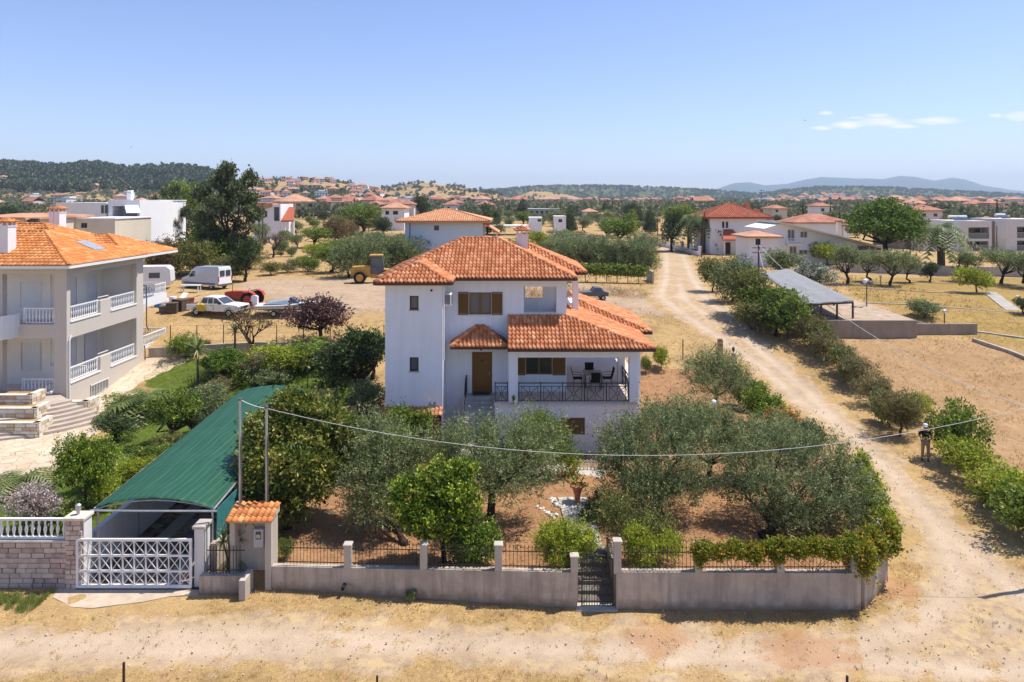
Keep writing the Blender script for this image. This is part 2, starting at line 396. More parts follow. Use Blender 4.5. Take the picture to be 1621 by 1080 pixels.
gx = axis([(-280, -110, 12), (-110, -50, 3), (-50, -20, .5), (-20, 24, .26), (24, 50, .5), (50, 110, 2), (110, 285, 12)])
gy = axis([(-60, 8, 8), (8, 15, 1), (15, 30, .26), (30, 62, .36), (62, 130, 1.2), (130, 250, 5)])
XX, YY = np.meshgrid(gx, gy); ZZ = zg(XX, YY)
n1 = wob(XX, YY, 3.0, 1); n2 = wob(XX, YY, 1.1, 2); n3 = wob(XX, YY, 9, 3)
near = _sm((70 - YY) / 20) * _sm((YY - 5) / 8)
sd_r = sdist(XX, YY, ROAD); sd_s = sdist(XX, YY, SIDE)
w_road = _sm((sd_r + n1 * .5 + n2 * .25) / 1.3 + .5); w_side = _sm((sd_s + n3 * 1.2) / 4 + .4) * .75
w_road = np.maximum(w_road, w_side)
front = (YY < 22.3) & (XX > -30)
w_road = np.where(front, w_road * np.clip(.85 + .45 * n1 + .35 * n2, 0, 1), w_road)
w_lot = _sm(sdist(XX, YY, LOT) / .15 + .5)
w_lawn = _sm((np.maximum(sdist(XX, YY, LAWN1), sdist(XX, YY, LAWN2)) + n2 * .2) / .5 + .5)
w_pat = _sm(sdist(XX, YY, PATIO) / .15 + .5)
w_field = _sm((np.maximum(sdist(XX, YY, FIELD), -90) + n2 * .3) / 1.2 + .5)
w_yard = _sm((sdist(XX, YY, YARD) + n2 * .4) / 1.5 + .5)
w_red = np.zeros(XX.shape)
for (sx, sy), rr in zip(SPOTS, (1.0, .9, .8)):
    w_red = np.maximum(w_red, np.exp(-(((XX - sx) / (rr * 1.6)) ** 2 + ((YY - sy) / rr) ** 2) - n2 * .5))
w_red = np.clip(w_red, 0, 1) * (YY < 26)
ruts = np.exp(-((sd_r - 1.0) / .45) ** 2) + np.exp(-((sd_r - 3.0) / .5) ** 2)
ZZ2 = ZZ + near * (n2 * .02 + n1 * .03) - .05 * ruts * near * w_road
V = np.stack([XX, YY, ZZ2], -1).reshape(-1, 3); ny, nx = XX.shape
idx = np.arange(nx * ny).reshape(ny, nx)
Q = np.stack([idx[:-1, :-1], idx[:-1, 1:], idx[1:, 1:], idx[1:, :-1]], -1).reshape(-1, 4)
def fm(a): a = a.reshape(ny, nx); return ((a[:-1, :-1] + a[:-1, 1:] + a[1:, 1:] + a[1:, :-1]) / 4).ravel()
ATT = dict(road=w_road, lot=w_lot, lawn=w_lawn, patio=w_pat, field=w_field, yard=w_yard, red=w_red, rut=np.clip(ruts, 0, 1), mid=np.exp(-((sd_r - 2.0) / .42) ** 2) + np.exp(-((sd_r - .15) / .35) ** 2))
ATT = {k: v.ravel() for k, v in ATT.items()}
n = NT('earth_and_dry_grass'); p = n.pos()
nA = n.noise(p, .35, 6, .7, .3); nB = n.noise(p, 2.2, 6, .72); nC = n.noise(p, 14, 5, .7); nD = n.noise(p, 45, 3, .6)
mp = n.n('Mapping'); mp.inputs['Rotation'].default_value = (0, 0, .5); mp.inputs['Scale'].default_value = (1, .22, 1); n.l(p, mp.inputs[0])
nS = n.noise(mp.outputs[0], 6, 5, .7, 1.2)
straw = n.mix(n.ramp(nC, [(.3, 0), (.68, 1)]), (.30, .19, .08), (.60, .445, .205))
straw = n.mix(n.ramp(nB, [(.38, 0), (.66, 1)]), straw, (.37, .24, .125))
straw = n.mix(n.math('MULTIPLY', n.ramp(nA, [(.52, 0), (.7, 1)]), .5), straw, (.22, .18, .055))
road = n.mix(n.ramp(nB, [(.35, 0), (.68, 1)]), (.36, .26, .175), (.50, .385, .27))
road = n.mix(n.math('MULTIPLY', n.attr('rut'), .75), road, (.58, .47, .35))
road = n.mix(n.math('MULTIPLY', n.attr('mid'), n.ramp(nB, [(.42, 0), (.56, .8)])), road, (.56, .42, .22))
vo = n.n('TexVoronoi'); vo.inputs['Scale'].default_value = 16; n.l(p, vo.inputs['Vector'])
peb = n.ramp(vo.outputs['Distance'], [(.0, 1), (.14, .8), (.2, 0)])
road = n.mix(n.math('MULTIPLY', n.math('MULTIPLY', peb, n.ramp(nC, [(.5, 0), (.6, 1)])), .7), road, (.68, .58, .47))
road = n.mix(n.math('MULTIPLY', n.ramp(nD, [(.3, 1), (.5, 0)]), .4), road, (.27, .18, .12))
soil = n.mix(n.ramp(nB, [(.3, 0), (.7, 1)]), (.23, .115, .055), (.40, .215, .11))
soil = n.mix(n.ramp(nC, [(.45, 0), (.75, 1)]), soil, (.46, .30, .17))
lawn = n.mix(n.ramp(nB, [(.35, 0), (.7, 1)]), (.06, .10, .016), (.14, .18, .035))
field = n.mix(n.ramp(nS, [(.3, 0), (.7, 1)]), (.30, .19, .10), (.48, .335, .185))
field = n.mix(n.ramp(nB, [(.3, .75), (.6, 0)]), field, (.33, .19, .085))
yard = n.mix(n.ramp(nB, [(.35, 0), (.7, 1)]), (.25, .175, .055), (.44, .30, .11))
vp = n.n('TexVoronoi'); vp.feature = 'DISTANCE_TO_EDGE'; vp.inputs['Scale'].default_value = 1.7; n.l(p, vp.inputs['Vector'])
vq = n.n('TexVoronoi'); vq.inputs['Scale'].default_value = 1.7; n.l(p, vq.inputs['Vector'])
sep = n.n('SeparateColor'); n.l(vq.outputs['Color'], sep.inputs[0])
pat = n.mix(sep.outputs[0], (.56, .44, .31), (.66, .57, .45))
pat = n.mix(n.ramp(vp.outputs['Distance'], [(.0, 1), (.035, 0)]), pat, (.30, .24, .18))
c = straw
def wmask(name, amp=.5):
    return n.ramp(n.math('ADD', n.attr(name), n.math('MULTIPLY', n.math('SUBTRACT', nC, .5), amp)), [(.38, 0), (.62, 1)])
c = n.mix(wmask('yard'), c, yard); c = n.mix(wmask('field'), c, field); c = n.mix(wmask('road', 1.1), c, road)
c = n.mix(n.math('MULTIPLY', wmask('red', 1.0), .7), c, (.42, .24, .13)); c = n.mix(wmask('lawn', .3), c, lawn)
c = n.mix(n.ramp(n.attr('patio'), [(.45, 0), (.55, 1)]), c, pat); c = n.mix(n.ramp(n.attr('lot'), [(.45, 0), (.55, 1)]), c, soil)
c = n.mix(1.0, c, n.ramp(nA, [(.35, (1.0, .98, .95)), (.65, (.80, .76, .71))]), 'MULTIPLY')
M['earth'] = n.fin(c, .95, .1, n.bump(n.math('ADD', nC, n.math('MULTIPLY', nD, .5)), .8, .035))
cls = np.zeros(len(Q), int)
cls[(fm(ATT['road'] * 1.0) > .5)] = 1; cls[fm(ATT['field']) > .5] = 2; cls[fm(ATT['lawn']) > .5] = 3; cls[fm(ATT['patio']) > .5] = 4; cls[fm(ATT['lot']) > .5] = 5
cls[(fm(sd_r) > 0)] = np.where(cls[fm(sd_r) > 0] < 5, 1, 5)
for k, nm in enumerate(('ground', 'dirt_road', 'field', 'lawn', 'patio', 'garden_soil')):
    q = Q[cls == k]; used, inv = np.unique(q.ravel(), return_inverse=True)
    me = np_mesh(nm, V[used], inv.reshape(-1, 4), M['earth'], extra={a: b[used] for a, b in ATT.items()}, smooth=True)
    tag(link(nm, me), kind='structure')
# far country and the hills it rises into, as ONE sheet
us = np.concatenate([np.linspace(-1.12, -.8, 24), np.linspace(-.8, .8, 520)[1:], np.linspace(.8, 1.14, 24)[1:]])
ys = np.concatenate([np.geomspace(250, 1700, 210), np.geomspace(1700, 4200, 60)[1:]])
UU, YF = np.meshgrid(us, ys); XF = UU * YF; ZF = hfar(XF, YF)
rough = wob(XF, YF, 60, 31) + .6 * wob(XF, YF, 22, 32)
ZF = ZF + np.where(YF > 255, rough * np.clip((ZF - 11) / 20, 0, 1) * 2.2, 0)
ny2, nx2 = XF.shape; idx = np.arange(nx2 * ny2).reshape(ny2, nx2)
Q2 = np.stack([idx[:-1, :-1], idx[:-1, 1:], idx[1:, 1:], idx[1:, :-1]], -1).reshape(-1, 4)
U2 = XF / YF
def band(lo, hi, s=.02): return _sm((U2 - lo) / s + .5) * (1 - _sm((U2 - hi) / s + .5))
PXU = lambda px: (px - CX) / F
w_green = np.clip(.45 + .6 * wob(XF, YF, 130, 7) + .4 * wob(XF, YF, 45, 8), 0, 1)
wooded = band(-3, PXU(300)) * _sm((YF - 700) / 150)
dryh = np.maximum(band(PXU(340), PXU(700)) * _sm((YF - 620) / 120) * (YF < 1300), band(PXU(575), PXU(800)) * (YF > 1000) * (YF < 1290))
dryh = np.maximum(dryh, band(PXU(830), PXU(945)) * (YF > 1320) * (YF < 1700)); dryh = np.maximum(dryh, band(PXU(300), PXU(345)) * _sm((YF - 800) / 60) * .6)
far_g = _sm((YF - 1750) / 200)
w_green = np.clip(w_green * (1 - .75 * dryh) + wooded * .5 + far_g * .45, 0, 1)
n = NT('far_country'); p = n.pos()
a = n.noise(p, .02, 6, .7); b = n.noise(p, .09, 6, .75); e = n.noise(p, .4, 4, .7)
tan = n.mix(n.ramp(b, [(.35, 0), (.65, 1)]), (.42, .28, .14), (.30, .20, .10))
tan = n.mix(n.ramp(e, [(.5, 0), (.7, .8)]), tan, (.12, .12, .05))
gr = n.mix(n.ramp(b, [(.35, 0), (.68, 1)]), (.045, .06, .025), (.12, .13, .05))
c = n.mix(n.ramp(n.math('ADD', n.attr('green'), n.math('MULTIPLY', n.math('SUBTRACT', b, .5), 1.5)), [(.40, 0), (.6, 1)]), tan, gr)
M['far'] = n.fin(c, .95, .05)
tag(link('hills', np_mesh('hills', np.stack([XF, YF, ZF], -1), Q2, M['far'], smooth=True, extra={'green': w_green.ravel()})), kind='structure')
# blue mountains, kilometres off
MTN = [(-900, 318), (600, 318), (1000, 316), (1100, 309), (1130, 301), (1160, 291), (1185, 289), (1210, 294), (1245, 292), (1275, 285), (1300, 281), (1350, 283), (1400, 284), (1425, 279), (1450, 281), (1480, 287), (1505, 282), (1530, 285), (1555, 294), (1600, 301), (1621, 303), (1700, 305), (1900, 312), (2300, 318)]
D2 = 9000.; um = np.linspace(-1.0, 1.35, 400); ym = np.linspace(D2 - 3200, D2 + 1500, 60)
UM, YM = np.meshgrid(um, ym); XM = UM * D2
top = np.interp(UM, [PXU(q[0]) for q in MTN], [H + (HY - q[1]) * D2 / F for q in MTN])
rel = np.where(YM < D2, _sm((YM - (D2 - 3200)) / 3200) ** .8, 1 - .4 * (YM - D2) / 1500)
XMw = XM * (YM / D2)
ZM = -20 + (top + 20) * rel + wob(XMw, YM, 900, 5) * 26 * rel * (1 - rel) * 3 + wob(XMw, YM, 250, 6) * 5 * rel
idx = np.arange(XM.size).reshape(XM.shape)
Q3 = np.stack([idx[:-1, :-1], idx[:-1, 1:], idx[1:, 1:], idx[1:, :-1]], -1).reshape(-1, 4)
n = NT('far_mountain'); p = n.pos()
M['mtn'] = n.fin(n.mix(n.noise(p, .003, 5), (.03, .05, .045), (.06, .08, .06)), .95, .05)
tag(link('mountains', np_mesh('mountains', np.stack([XMw, YM, ZM], -1), Q3, M['mtn'], smooth=True)), kind='structure')
# the plain between hills and mountains
b_ = MB(); b_.add([(-9000, 3900, 2), (16000, 3900, 2), (16000, 7000, -10), (-9000, 7000, -10)], [(0, 1, 2, 3)]); b_.build('plain', plain('plain_land', (.10, .11, .06), .95, .05, 0, .2, .01), kind='structure')

# ---------------------------------------------------------------- roofs
def nrm(v): l = math.sqrt(sum(x * x for x in v)); return [x / l for x in v]
class Tiles:
    """roof tiles laid on slopes: every tile its own curved piece with a lifted lower edge"""
    def __init__(s, pitch=.22, row=.34, hgt=.055, seed=0, flat=False):
        s.V = []; s.Q = []; s.r = []; s.n = 0; s.pitch = pitch; s.row = row; s.h = hgt; s.rg = np.random.RandomState(seed)
        s.prof = np.array([0, .12, .3, .5, .64, .8, 1.0]); s.pz = np.array([0, .62, 1, .78, .2, -.12, 0]) * hgt
        if flat: s.pz = np.array([0, .5, .85, .6, .25, .1, 0]) * hgt
    def slope(s, poly):
        """poly: 3-D outline, its first edge the eave"""
        P = [Vector(q) for q in poly]; u = (P[1] - P[0]).normalized(); nn = Vector((0, 0, 0))
        for i in range(len(P)): a, b = P[i], P[(i + 1) % len(P)]; nn += a.cross(b)
        nn.normalize()
        if nn.z < 0: nn = -nn
        v = nn.cross(u)
        if v.z < 0: v = -v
        q2 = [((q - P[0]).dot(u), (q - P[0]).dot(v)) for q in P]
        umin, umax = min(q[0] for q in q2), max(q[0] for q in q2)
        nc = max(1, int(round((umax - umin) / s.pitch))); pt = (umax - umin) / nc
        for i in range(nc):
            uc = umin + (i + .5003) * pt; vv = []
            for k in range(len(q2)):
                (a, b), (c, d) = q2[k], q2[(k + 1) % len(q2)]
                if (a - uc) * (c - uc) < 0: vv.append(b + (d - b) * (uc - a) / (c - a))
            if len(vv) < 2: continue
            lo, hi = min(vv), max(vv)
            if hi - lo < .08: continue
            k0 = lo - .05 if lo < .01 else math.floor(lo / s.row) * s.row
            base = lo if lo > .01 else -.05; row = math.floor(base / s.row)
            w = base
            while w < hi - .02:
                w2 = min(hi, (math.floor((w + 1e-6) / s.row) + 1) * s.row if w > 0 else (w + s.row * .9))
                if w2 - w < .01: w2 = w + .02
                t = s.rg.uniform(-.006, .006); ov = .03
                pts = []
                lift = .032
                for (vy, dz) in ((w, -.02), (w, lift), (min(w2 + ov, hi), .0)):
                    for x, z in zip(s.prof, s.pz):
                        pts.append(P[0] + u * (uc - pt / 2 + x * pt) + v * (vy + t) + nn * (z * (1 if dz > -.01 else 1) + dz + .015))
                m = len(s.prof); b0 = s.n
                s.V += [tuple(q) for q in pts]; s.n += len(pts); r = s.rg.beta(2.2, 2.2)
                for L in range(2):
                    for k in range(m - 1):
                        s.Q.append((b0 + L * m + k, b0 + L * m + k + 1, b0 + (L + 1) * m + k + 1, b0 + (L + 1) * m + k)); s.r.append(r)
                w = w2
    def build(s, mat, parent):
        return tag(link('roof_tiles', np_mesh('roof_tiles', s.V, s.Q, mat, s.r), None, parent), kind='stuff')
_cap = {}
def cap_mesh(key, L=.42, r=.12, mat=None):
    if key in _cap: return _cap[key]
    V = []; Q = []; m = 7
    for (y, rr, dz) in ((0, r * 1.12, -.01), (0, r * 1.12, .0), (L, r * .92, -.02)):
        for k in range(m):
            t = math.pi * k / (m - 1); V.append((rr * math.cos(t), y, rr * .8 * math.sin(t) + dz - (.05 if (y == 0 and dz < 0) else 0)))
    for l in range(2):
        for k in range(m - 1): Q.append((l * m + k, l * m + k + 1, (l + 1) * m + k + 1, (l + 1) * m + k))
    vary = [np_mesh('ridge_tile', V, Q, mat, [x] * len(Q), smooth=False) for x in (.25, .5, .8)]
    _cap[key] = vary; return vary
def ridge(parent, a, b, mat, key, L=.40, r=.12, off=.02):
    a = Vector(a); b = Vector(b); d = b - a; n_ = max(1, int(round(d.length / (L * .9)))); st = d / n_
    ms = cap_mesh(key, L, r, mat); q = d.to_track_quat('Y', 'Z'); rg = random.Random(int(a.x * 100 + b.y * 10))
    for i in range(n_):
        o = link('ridge_tile', ms[rg.randrange(3)], None, parent, a + st * i + Vector((0, 0, off)))
        o.rotation_mode = 'QUATERNION'; o.rotation_quaternion = q @ Quaternion((0, 0, 1), rg.uniform(-.03, .03))
def hip(x0, x1, y0, y1, ze, s):
    """corners, ridge ends of a hipped roof: dict of slopes"""
    w, d = x1 - x0, y1 - y0; h = min(w, d) / 2 * s
    if w >= d: r0 = (x0 + d / 2, (y0 + y1) / 2, ze + h); r1 = (x1 - d / 2, (y0 + y1) / 2, ze + h)
    else: r0 = ((x0 + x1) / 2, y0 + w / 2, ze + h); r1 = ((x0 + x1) / 2, y1 - w / 2, ze + h)
    A, B, C, D = (x0, y0, ze), (x1, y0, ze), (x1, y1, ze), (x0, y1, ze)
    if w >= d: sl = dict(S=[A, B, r1, r0], E=[B, C, r1], N=[C, D, r0, r1], W=[D, A, r0]); hips = [(A, r0), (B, r1), (C, r1), (D, r0)]
    else: sl = dict(S=[A, B, r0], E=[B, C, r1, r0], N=[C, D, r1], W=[D, A, r0, r1]); hips = [(A, r0), (B, r0), (C, r1), (D, r1)]
    return sl, hips, (r0, r1)
def deck(mb, poly, t=.1):
    n_ = len(poly); v = [tuple(q) for q in poly] + [(q[0], q[1], q[2] - t) for q in poly]
    f = [tuple(range(n_)), tuple(range(2 * n_ - 1, n_ - 1, -1))] + [((i + 1) % n_, i, n_ + i, n_ + (i + 1) % n_) for i in range(n_)]
    mb.add(v, f)
def cheap_roof(x0, x1, y0, y1, ze, s, mat, parent, name='roof', t=.25):
    """far roof: closed hipped solid"""
    sl, hips, rr = hip(x0, x1, y0, y1, ze, s); mb = MB()
    for k in 'SENW': mb.add(sl[k], [tuple(range(len(sl[k])))])
    A, B, C, D = (x0, y0, ze), (x1, y0, ze), (x1, y1, ze), (x0, y1, ze); lo = [(q[0], q[1], ze - t) for q in (A, B, C, D)]
    mb.add([A, B, C, D] + lo, [(0, 4, 5, 1), (1, 5, 6, 2), (2, 6, 7, 3), (3, 7, 4, 0), (7, 6, 5, 4)])
    return mb.build(name, mat, parent)

# ---------------------------------------------------------------- the white house
house = empty('white_house', (0, 0, 0), label='white two storey house with terracotta roofs and covered veranda, in the middle garden', cat='house')
roofp = None
WY = 35.8; TY = 33.9; FZ = 2.73
w = MB()
w.panel('y', TY, .25, -6.3, -3.44, 0, 8.72, [(-5.08, -4.64, 7.39, 8.08), (-5.08, -4.64, 4.34, 5.03)])
w.panel('x', -3.69, .25, TY + .25, WY, 0, 8.72)
w.panel('x', -6.3, .25, TY + .25, 43, 0, 8.72)
w.panel('y', WY, .25, -3.69, 2.86, 0, 8.72, [(-2.25, -1.09, 6.84, 8.0), (.62, 2.33, 6.94, 8.3), (-2.1, -1.04, FZ, 4.88), (.72, 2.1, 3.69, 4.62)])
w.panel('x', 2.61, .25, WY + .25, 38.6, 0, 8.72, [(36.35, 38.3, 6.94, 8.3)])
w.panel('x', 2.61, .25, 38.6, 43, 0, 8.72, [(39.2, 41.2, FZ, 4.9)])
w.panel('y', 38.6, .2, .4, 2.61, 6.0, 8.6, [(.75, 1.75, 7.3, 8.25)])
w.panel('x', .4, .2, WY + .25, 38.6, 6.0, 8.6)
w.panel('y', 43, .25, -6.3, 2.86, 0, 8.72, [(.6, 2.4, 6.3, 8.25)])
w.bb(.6, 2.61, WY + .25, 38.6, 5.95, 6.1)
w.bb(-6.0, 2.6, 36.1, 42.9, 8.5, 8.6)
# lower storey under the veranda
w.panel('y', TY + .1, .25, -.86, 6.2, 0, FZ - .02, [(2.44, 3.63, 1.15, 2.0)])
w.panel('x', 5.95, .25, TY + .35, 43.5, 0, FZ - .02); w.panel('x', -.86, .25, TY + .35, WY, 0, FZ - .02)
w.bb(5.95, 7.1, 37.9, 43.5, 0, FZ - .02)
# back wing and its column
w.bb(3.42, 3.75, 38.5, 38.85, 5.5, 8.6); w.bb(2.86, 3.75, 39.5, 43, 5.5, 6.9)
w.build('wall', M['white'], house)
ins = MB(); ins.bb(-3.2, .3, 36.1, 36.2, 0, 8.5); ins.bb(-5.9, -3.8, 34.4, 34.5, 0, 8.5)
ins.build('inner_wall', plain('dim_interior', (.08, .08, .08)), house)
# veranda: floor, beams, pillars
fl = MB(); fl.bb(-.9, 6.24, TY + .06, WY, FZ - .02, FZ + .06); fl.bb(2.86, 6.24, WY, 44, FZ - .02, FZ + .06); fl.bb(6.24, 7.14, 37.8, 44, FZ - .02, FZ + .06)
fl.build('veranda_floor', plain('pale_floor_tiles', (.60, .50, .42), .6, .3, 0, .1, 2), house)
for (a, b_, c, d) in ((-.17, .29, TY, TY + .42), (5.84, 6.27, TY, TY + .42), (5.84, 6.2, 37.5, 37.86), (6.75, 7.12, 37.82, 38.2), (6.75, 7.12, 43.5, 43.9)):
    MB().bb(a, b_, c, d, FZ + .06, 5.018).build('pillar', M['white'], house)
bm = MB(); bm.bb(-.17, 6.27, TY, TY + .3, 5.02, 5.5); bm.bb(5.9, 6.2, TY + .3, 37.9, 5.02, 5.5); bm.bb(6.8, 7.1, 37.9, 43.9, 5.02, 5.5); bm.bb(-.17, .1, TY + .3, WY, 5.02, 5.5); bm.bb(6.2, 7.1, 37.82, 38.05, 5.02, 5.5)
bm.build('beam', M['white'], house)
ce = MB(); ce.bb(-.1, 2.86, TY + .1, WY, 5.42, 5.5); ce.bb(2.86, 5.9, TY + .1, 43.5, 5.42, 5.5); ce.build('veranda_ceiling', M['white'], house)
# windows, shutters, doors
def window(x0, x1, y, z0, z1, mull=1, parent=house, fm_=None, gl=None, depth=.08, fr=.06):
    f = MB(); f.bb(x0, x0 + fr, y, y + depth, z0, z1); f.bb(x1 - fr, x1, y, y + depth, z0, z1); f.bb(x0 + fr, x1 - fr, y, y + depth, z0, z0 + fr); f.bb(x0 + fr, x1 - fr, y, y + depth, z1 - fr, z1)
    for k in range(mull):
        xm = x0 + (x1 - x0) * (k + 1) / (mull + 1); f.bb(xm - fr * .9, xm + fr * .9, y, y + depth, z0 + fr, z1 - fr)
    wo = f.build('window', fm_ or M['wood'], parent)
    MB().bb(x0 + fr * .5, x1 - fr * .5, y + depth * .6, y + depth * .75, z0 + fr * .5, z1 - fr * .5).build('pane', gl or M['glass'], wo)
    return wo
def shutter(x0, x1, y, z0, z1, parent=house, slats=True):
    f = MB(); t = .045
    f.bb(x0, x0 + .05, y - t, y, z0, z1); f.bb(x1 - .05, x1, y - t, y, z0, z1); f.bb(x0 + .05, x1 - .05, y - t, y, z0, z0 + .06); f.bb(x0 + .05, x1 - .05, y - t, y, z1 - .06, z1)
    so = f.build('shutter', M['wood'], parent); s_ = MB(); k = z0 + .08
    while k < z1 - .1:
        s_.add([(x0 + .05, y - .035, k), (x1 - .05, y - .035, k), (x1 - .05, y - .008, k + .05), (x0 + .05, y - .008, k + .05), (x0 + .05, y - .02, k - .005), (x1 - .05, y - .02, k - .005)], [(0, 1, 2, 3), (4, 5, 1, 0)]); k += .055
    if slats: tag(s_.build('slat', M['wood'], so), kind='stuff')
    return so
window(-2.25, -1.09, WY + .04, 6.84, 8.0, 1, gl=M['glass2'])
shutter(-2.82, -2.27, WY - .004, 6.82, 8.02); shutter(-1.07, -.5, WY - .004, 6.82, 8.02)
window(.72, 2.1, WY + .04, 3.69, 4.62, 1, gl=M['glass']); shutter(.14, .70, WY - .004, 3.66, 4.64); shutter(2.12, 2.80, WY - .004, 3.66, 4.64)
window(-5.08, -4.64, TY + .06, 7.39, 8.08, 0, fm_=M['darkwood'], gl=M['glass2']); window(-5.08, -4.64, TY + .06, 4.34, 5.03, 0, fm_=M['darkwood'], gl=M['glass2'])
for z_ in (7.39, 4.34): MB().bb(-5.12, -4.6, TY - .05, TY + .05, z_ - .05, z_).build('sill', M['concrete2'], house)
MB().bb(-2.3, -1.04, WY - .06, WY + .04, 6.79, 6.838).build('sill', M['white2'], house)
MB().bb(.58, 2.37, WY - .06, WY + .2, 6.9, 6.945).build('sill', M['white2'], house)
shutter(2.46, 3.61, TY + .17, 1.16, 1.99)
d_ = MB(); d_.bb(-2.1, -2.02, WY + .02, WY + .12, FZ, 4.88); d_.bb(-1.12, -1.04, WY + .02, WY + .12, FZ, 4.88); d_.bb(-2.02, -1.12, WY + .02, WY + .12, 4.8, 4.88); d_.build('door_frame', M['wood'], house)
d_ = MB(); d_.bb(-2.02, -1.12, WY + .05, WY + .1, FZ + .02, 4.8)
for k in range(6): d_.bb(-1.92, -1.22, WY + .035, WY + .05, FZ + .15 + k * .33, FZ + .42 + k * .33)
do = d_.build('door', M['wood'], house); MB().bb(-1.2, -1.17, WY + .0, WY + .035, 3.65, 3.85).build('handle', M['galv'], do); MB().bb(-1.62, -1.52, WY + .02, WY + .036, 4.35, 4.45).build('peep_window', M['darkwood'], do)
MB().bb(-2.05, -1.15, WY - .5, WY - .05, FZ + .062, FZ + .08).build('doormat', M['darkwood'], house)
MB().bb(-4.22, -3.5, TY - .03, TY - .002, 0.3, 1.95).build('cellar_door', M['wood'], house)
MB().bb(-4.12, -3.78, TY - .02, TY - .002, 2.62, 2.8).build('vent', M['galv'], house)
MB().tube([(-4.0, TY - .03, 8.35), (-4.0, TY + .03, 8.35)], .06, 8).build('vent_hole', M['black'], house)
MB().tube([(-3.38, TY - .05, 8.55), (-3.38, TY - .05, 4.9)], .04, 6).build('downpipe', M['whitepaint'], house)
ac = MB(); ac.rb(-3.42, -3.08, 34.55, 35.35, 7.5, 8.08, .03); aco = ac.build('air_conditioner', M['whitepaint'], house)
g_ = MB()
for k in range(9): g_.bb(-3.06, -3.05, 34.62, 35.1, 7.56 + k * .055, 7.59 + k * .055)
for k in range(9): g_.bb(-3.4, -3.12, 34.53, 34.545, 7.56 + k * .055, 7.59 + k * .055)
g_.build('grille', M['greymetal'], aco)
# wall lantern
la = MB(); la.lathe([(.02, 0), (.06, .03), (.09, .16), (.1, .18), (.03, .26), (.01, .32)], 6, (.07, TY - .14, 2.9)); la.beam((.07, TY - .14, 2.86), (.07, TY, 2.8), .02); la.beam((.07, TY - .02, 2.6), (.07, TY - .02, 2.95), .05, .02)
la.build('wall_lantern', M['iron'], house)
MB().lathe([(.02, 0), (.05, .04), (.05, .12), (.02, .16)], 6, (-1.6, 35.3, 5.05)).build('porch_lamp', M['iron'], house)
# roofs
def main_roof():
    r = empty('roof', parent=house); T = Tiles(.20, .34, .075, 3); dk = MB()
    ze = 8.80; s = .45
    sl, hips, (r0, r1) = hip(-6.95, 3.31, 35.3, 43.5, ze, s)
    for k in 'SENW': T.slope(sl[k]); deck(dk, sl[k])
    for a, b_ in hips: ridge(r, a, b_, M['tile'], 'm')
    ridge(r, r0, r1, M['tile'], 'm')
    # tower hip
    x0, x1, y0 = -6.72, -2.98, 33.4; xc = (x0 + x1) / 2; hh = (x1 - x0) / 2; ap = (xc, y0 + hh, ze + hh * s); bk = (xc, y0 + 2 * hh + .1, ze + hh * s)
    T.slope([(x0, y0, ze), (x1, y0, ze), ap]); T.slope([(x1, y0, ze), (x1, 35.32, ze), (xc, 35.3 + hh, ze + hh * s), ap]); T.slope([(x0, 36.5, ze), (x0, y0, ze), ap, (xc, 36.6, ze + hh * s)])
    for q in ([(x0, y0, ze), (x1, y0, ze), ap], [(x1, y0, ze), (x1, 35.32, ze), (xc, 35.3 + hh, ze + hh * s), ap], [(x0, 36.5, ze), (x0, y0, ze), ap, (xc, 36.6, ze + hh * s)]): deck(dk, q)
    ridge(r, (x0, y0, ze), ap, M['tile'], 'm'); ridge(r, (x1, y0, ze), ap, M['tile'], 'm'); ridge(r, ap, (xc, 37.0, ze + hh * s), M['tile'], 'm')
    # back wing
    sl, hips, (r0, r1) = hip(-2.6, 4.12, 38.1, 44.3, ze, .45)
    for k in 'SEN': T.slope(sl[k]); deck(dk, sl[k])
    ridge(r, hips[1][0], hips[1][1], M['tile'], 'm'); ridge(r, hips[2][0], hips[2][1], M['tile'], 'm'); ridge(r, r0, r1, M['tile'], 'm')
    dk.build('roof_deck', M['fascia'], r); T.build(M['tile'], r)
    g = MB()
    for a, b_ in (((-6.72, 33.36), (-2.98, 33.36)), ((-2.94, 33.4), (-2.94, 35.3)), ((-2.98, 35.26), (3.33, 35.26)), ((3.35, 35.3), (3.35, 38.1)), ((3.35, 38.06), (4.14, 38.06)), ((4.16, 38.1), (4.16, 44.3)), ((-6.76, 33.4), (-6.76, 36.4)), ((-6.99, 36.4), (-6.99, 43.5))):
        g.beam((a[0], a[1], ze - .07), (b_[0], b_[1], ze - .07), .09, .12)
    g.build('gutter', M['fascia'], r)
    sf = MB(); sf.bb(-6.7, -2.99, 33.42, 35.3, ze - .16, ze - .12); sf.bb(-6.9, 3.3, 35.32, 43.4, ze - .16, ze - .12); sf.bb(3.3, 4.1, 38.12, 44.2, ze - .16, ze - .12); sf.build('soffit', M['white2'], r)
main_roof()
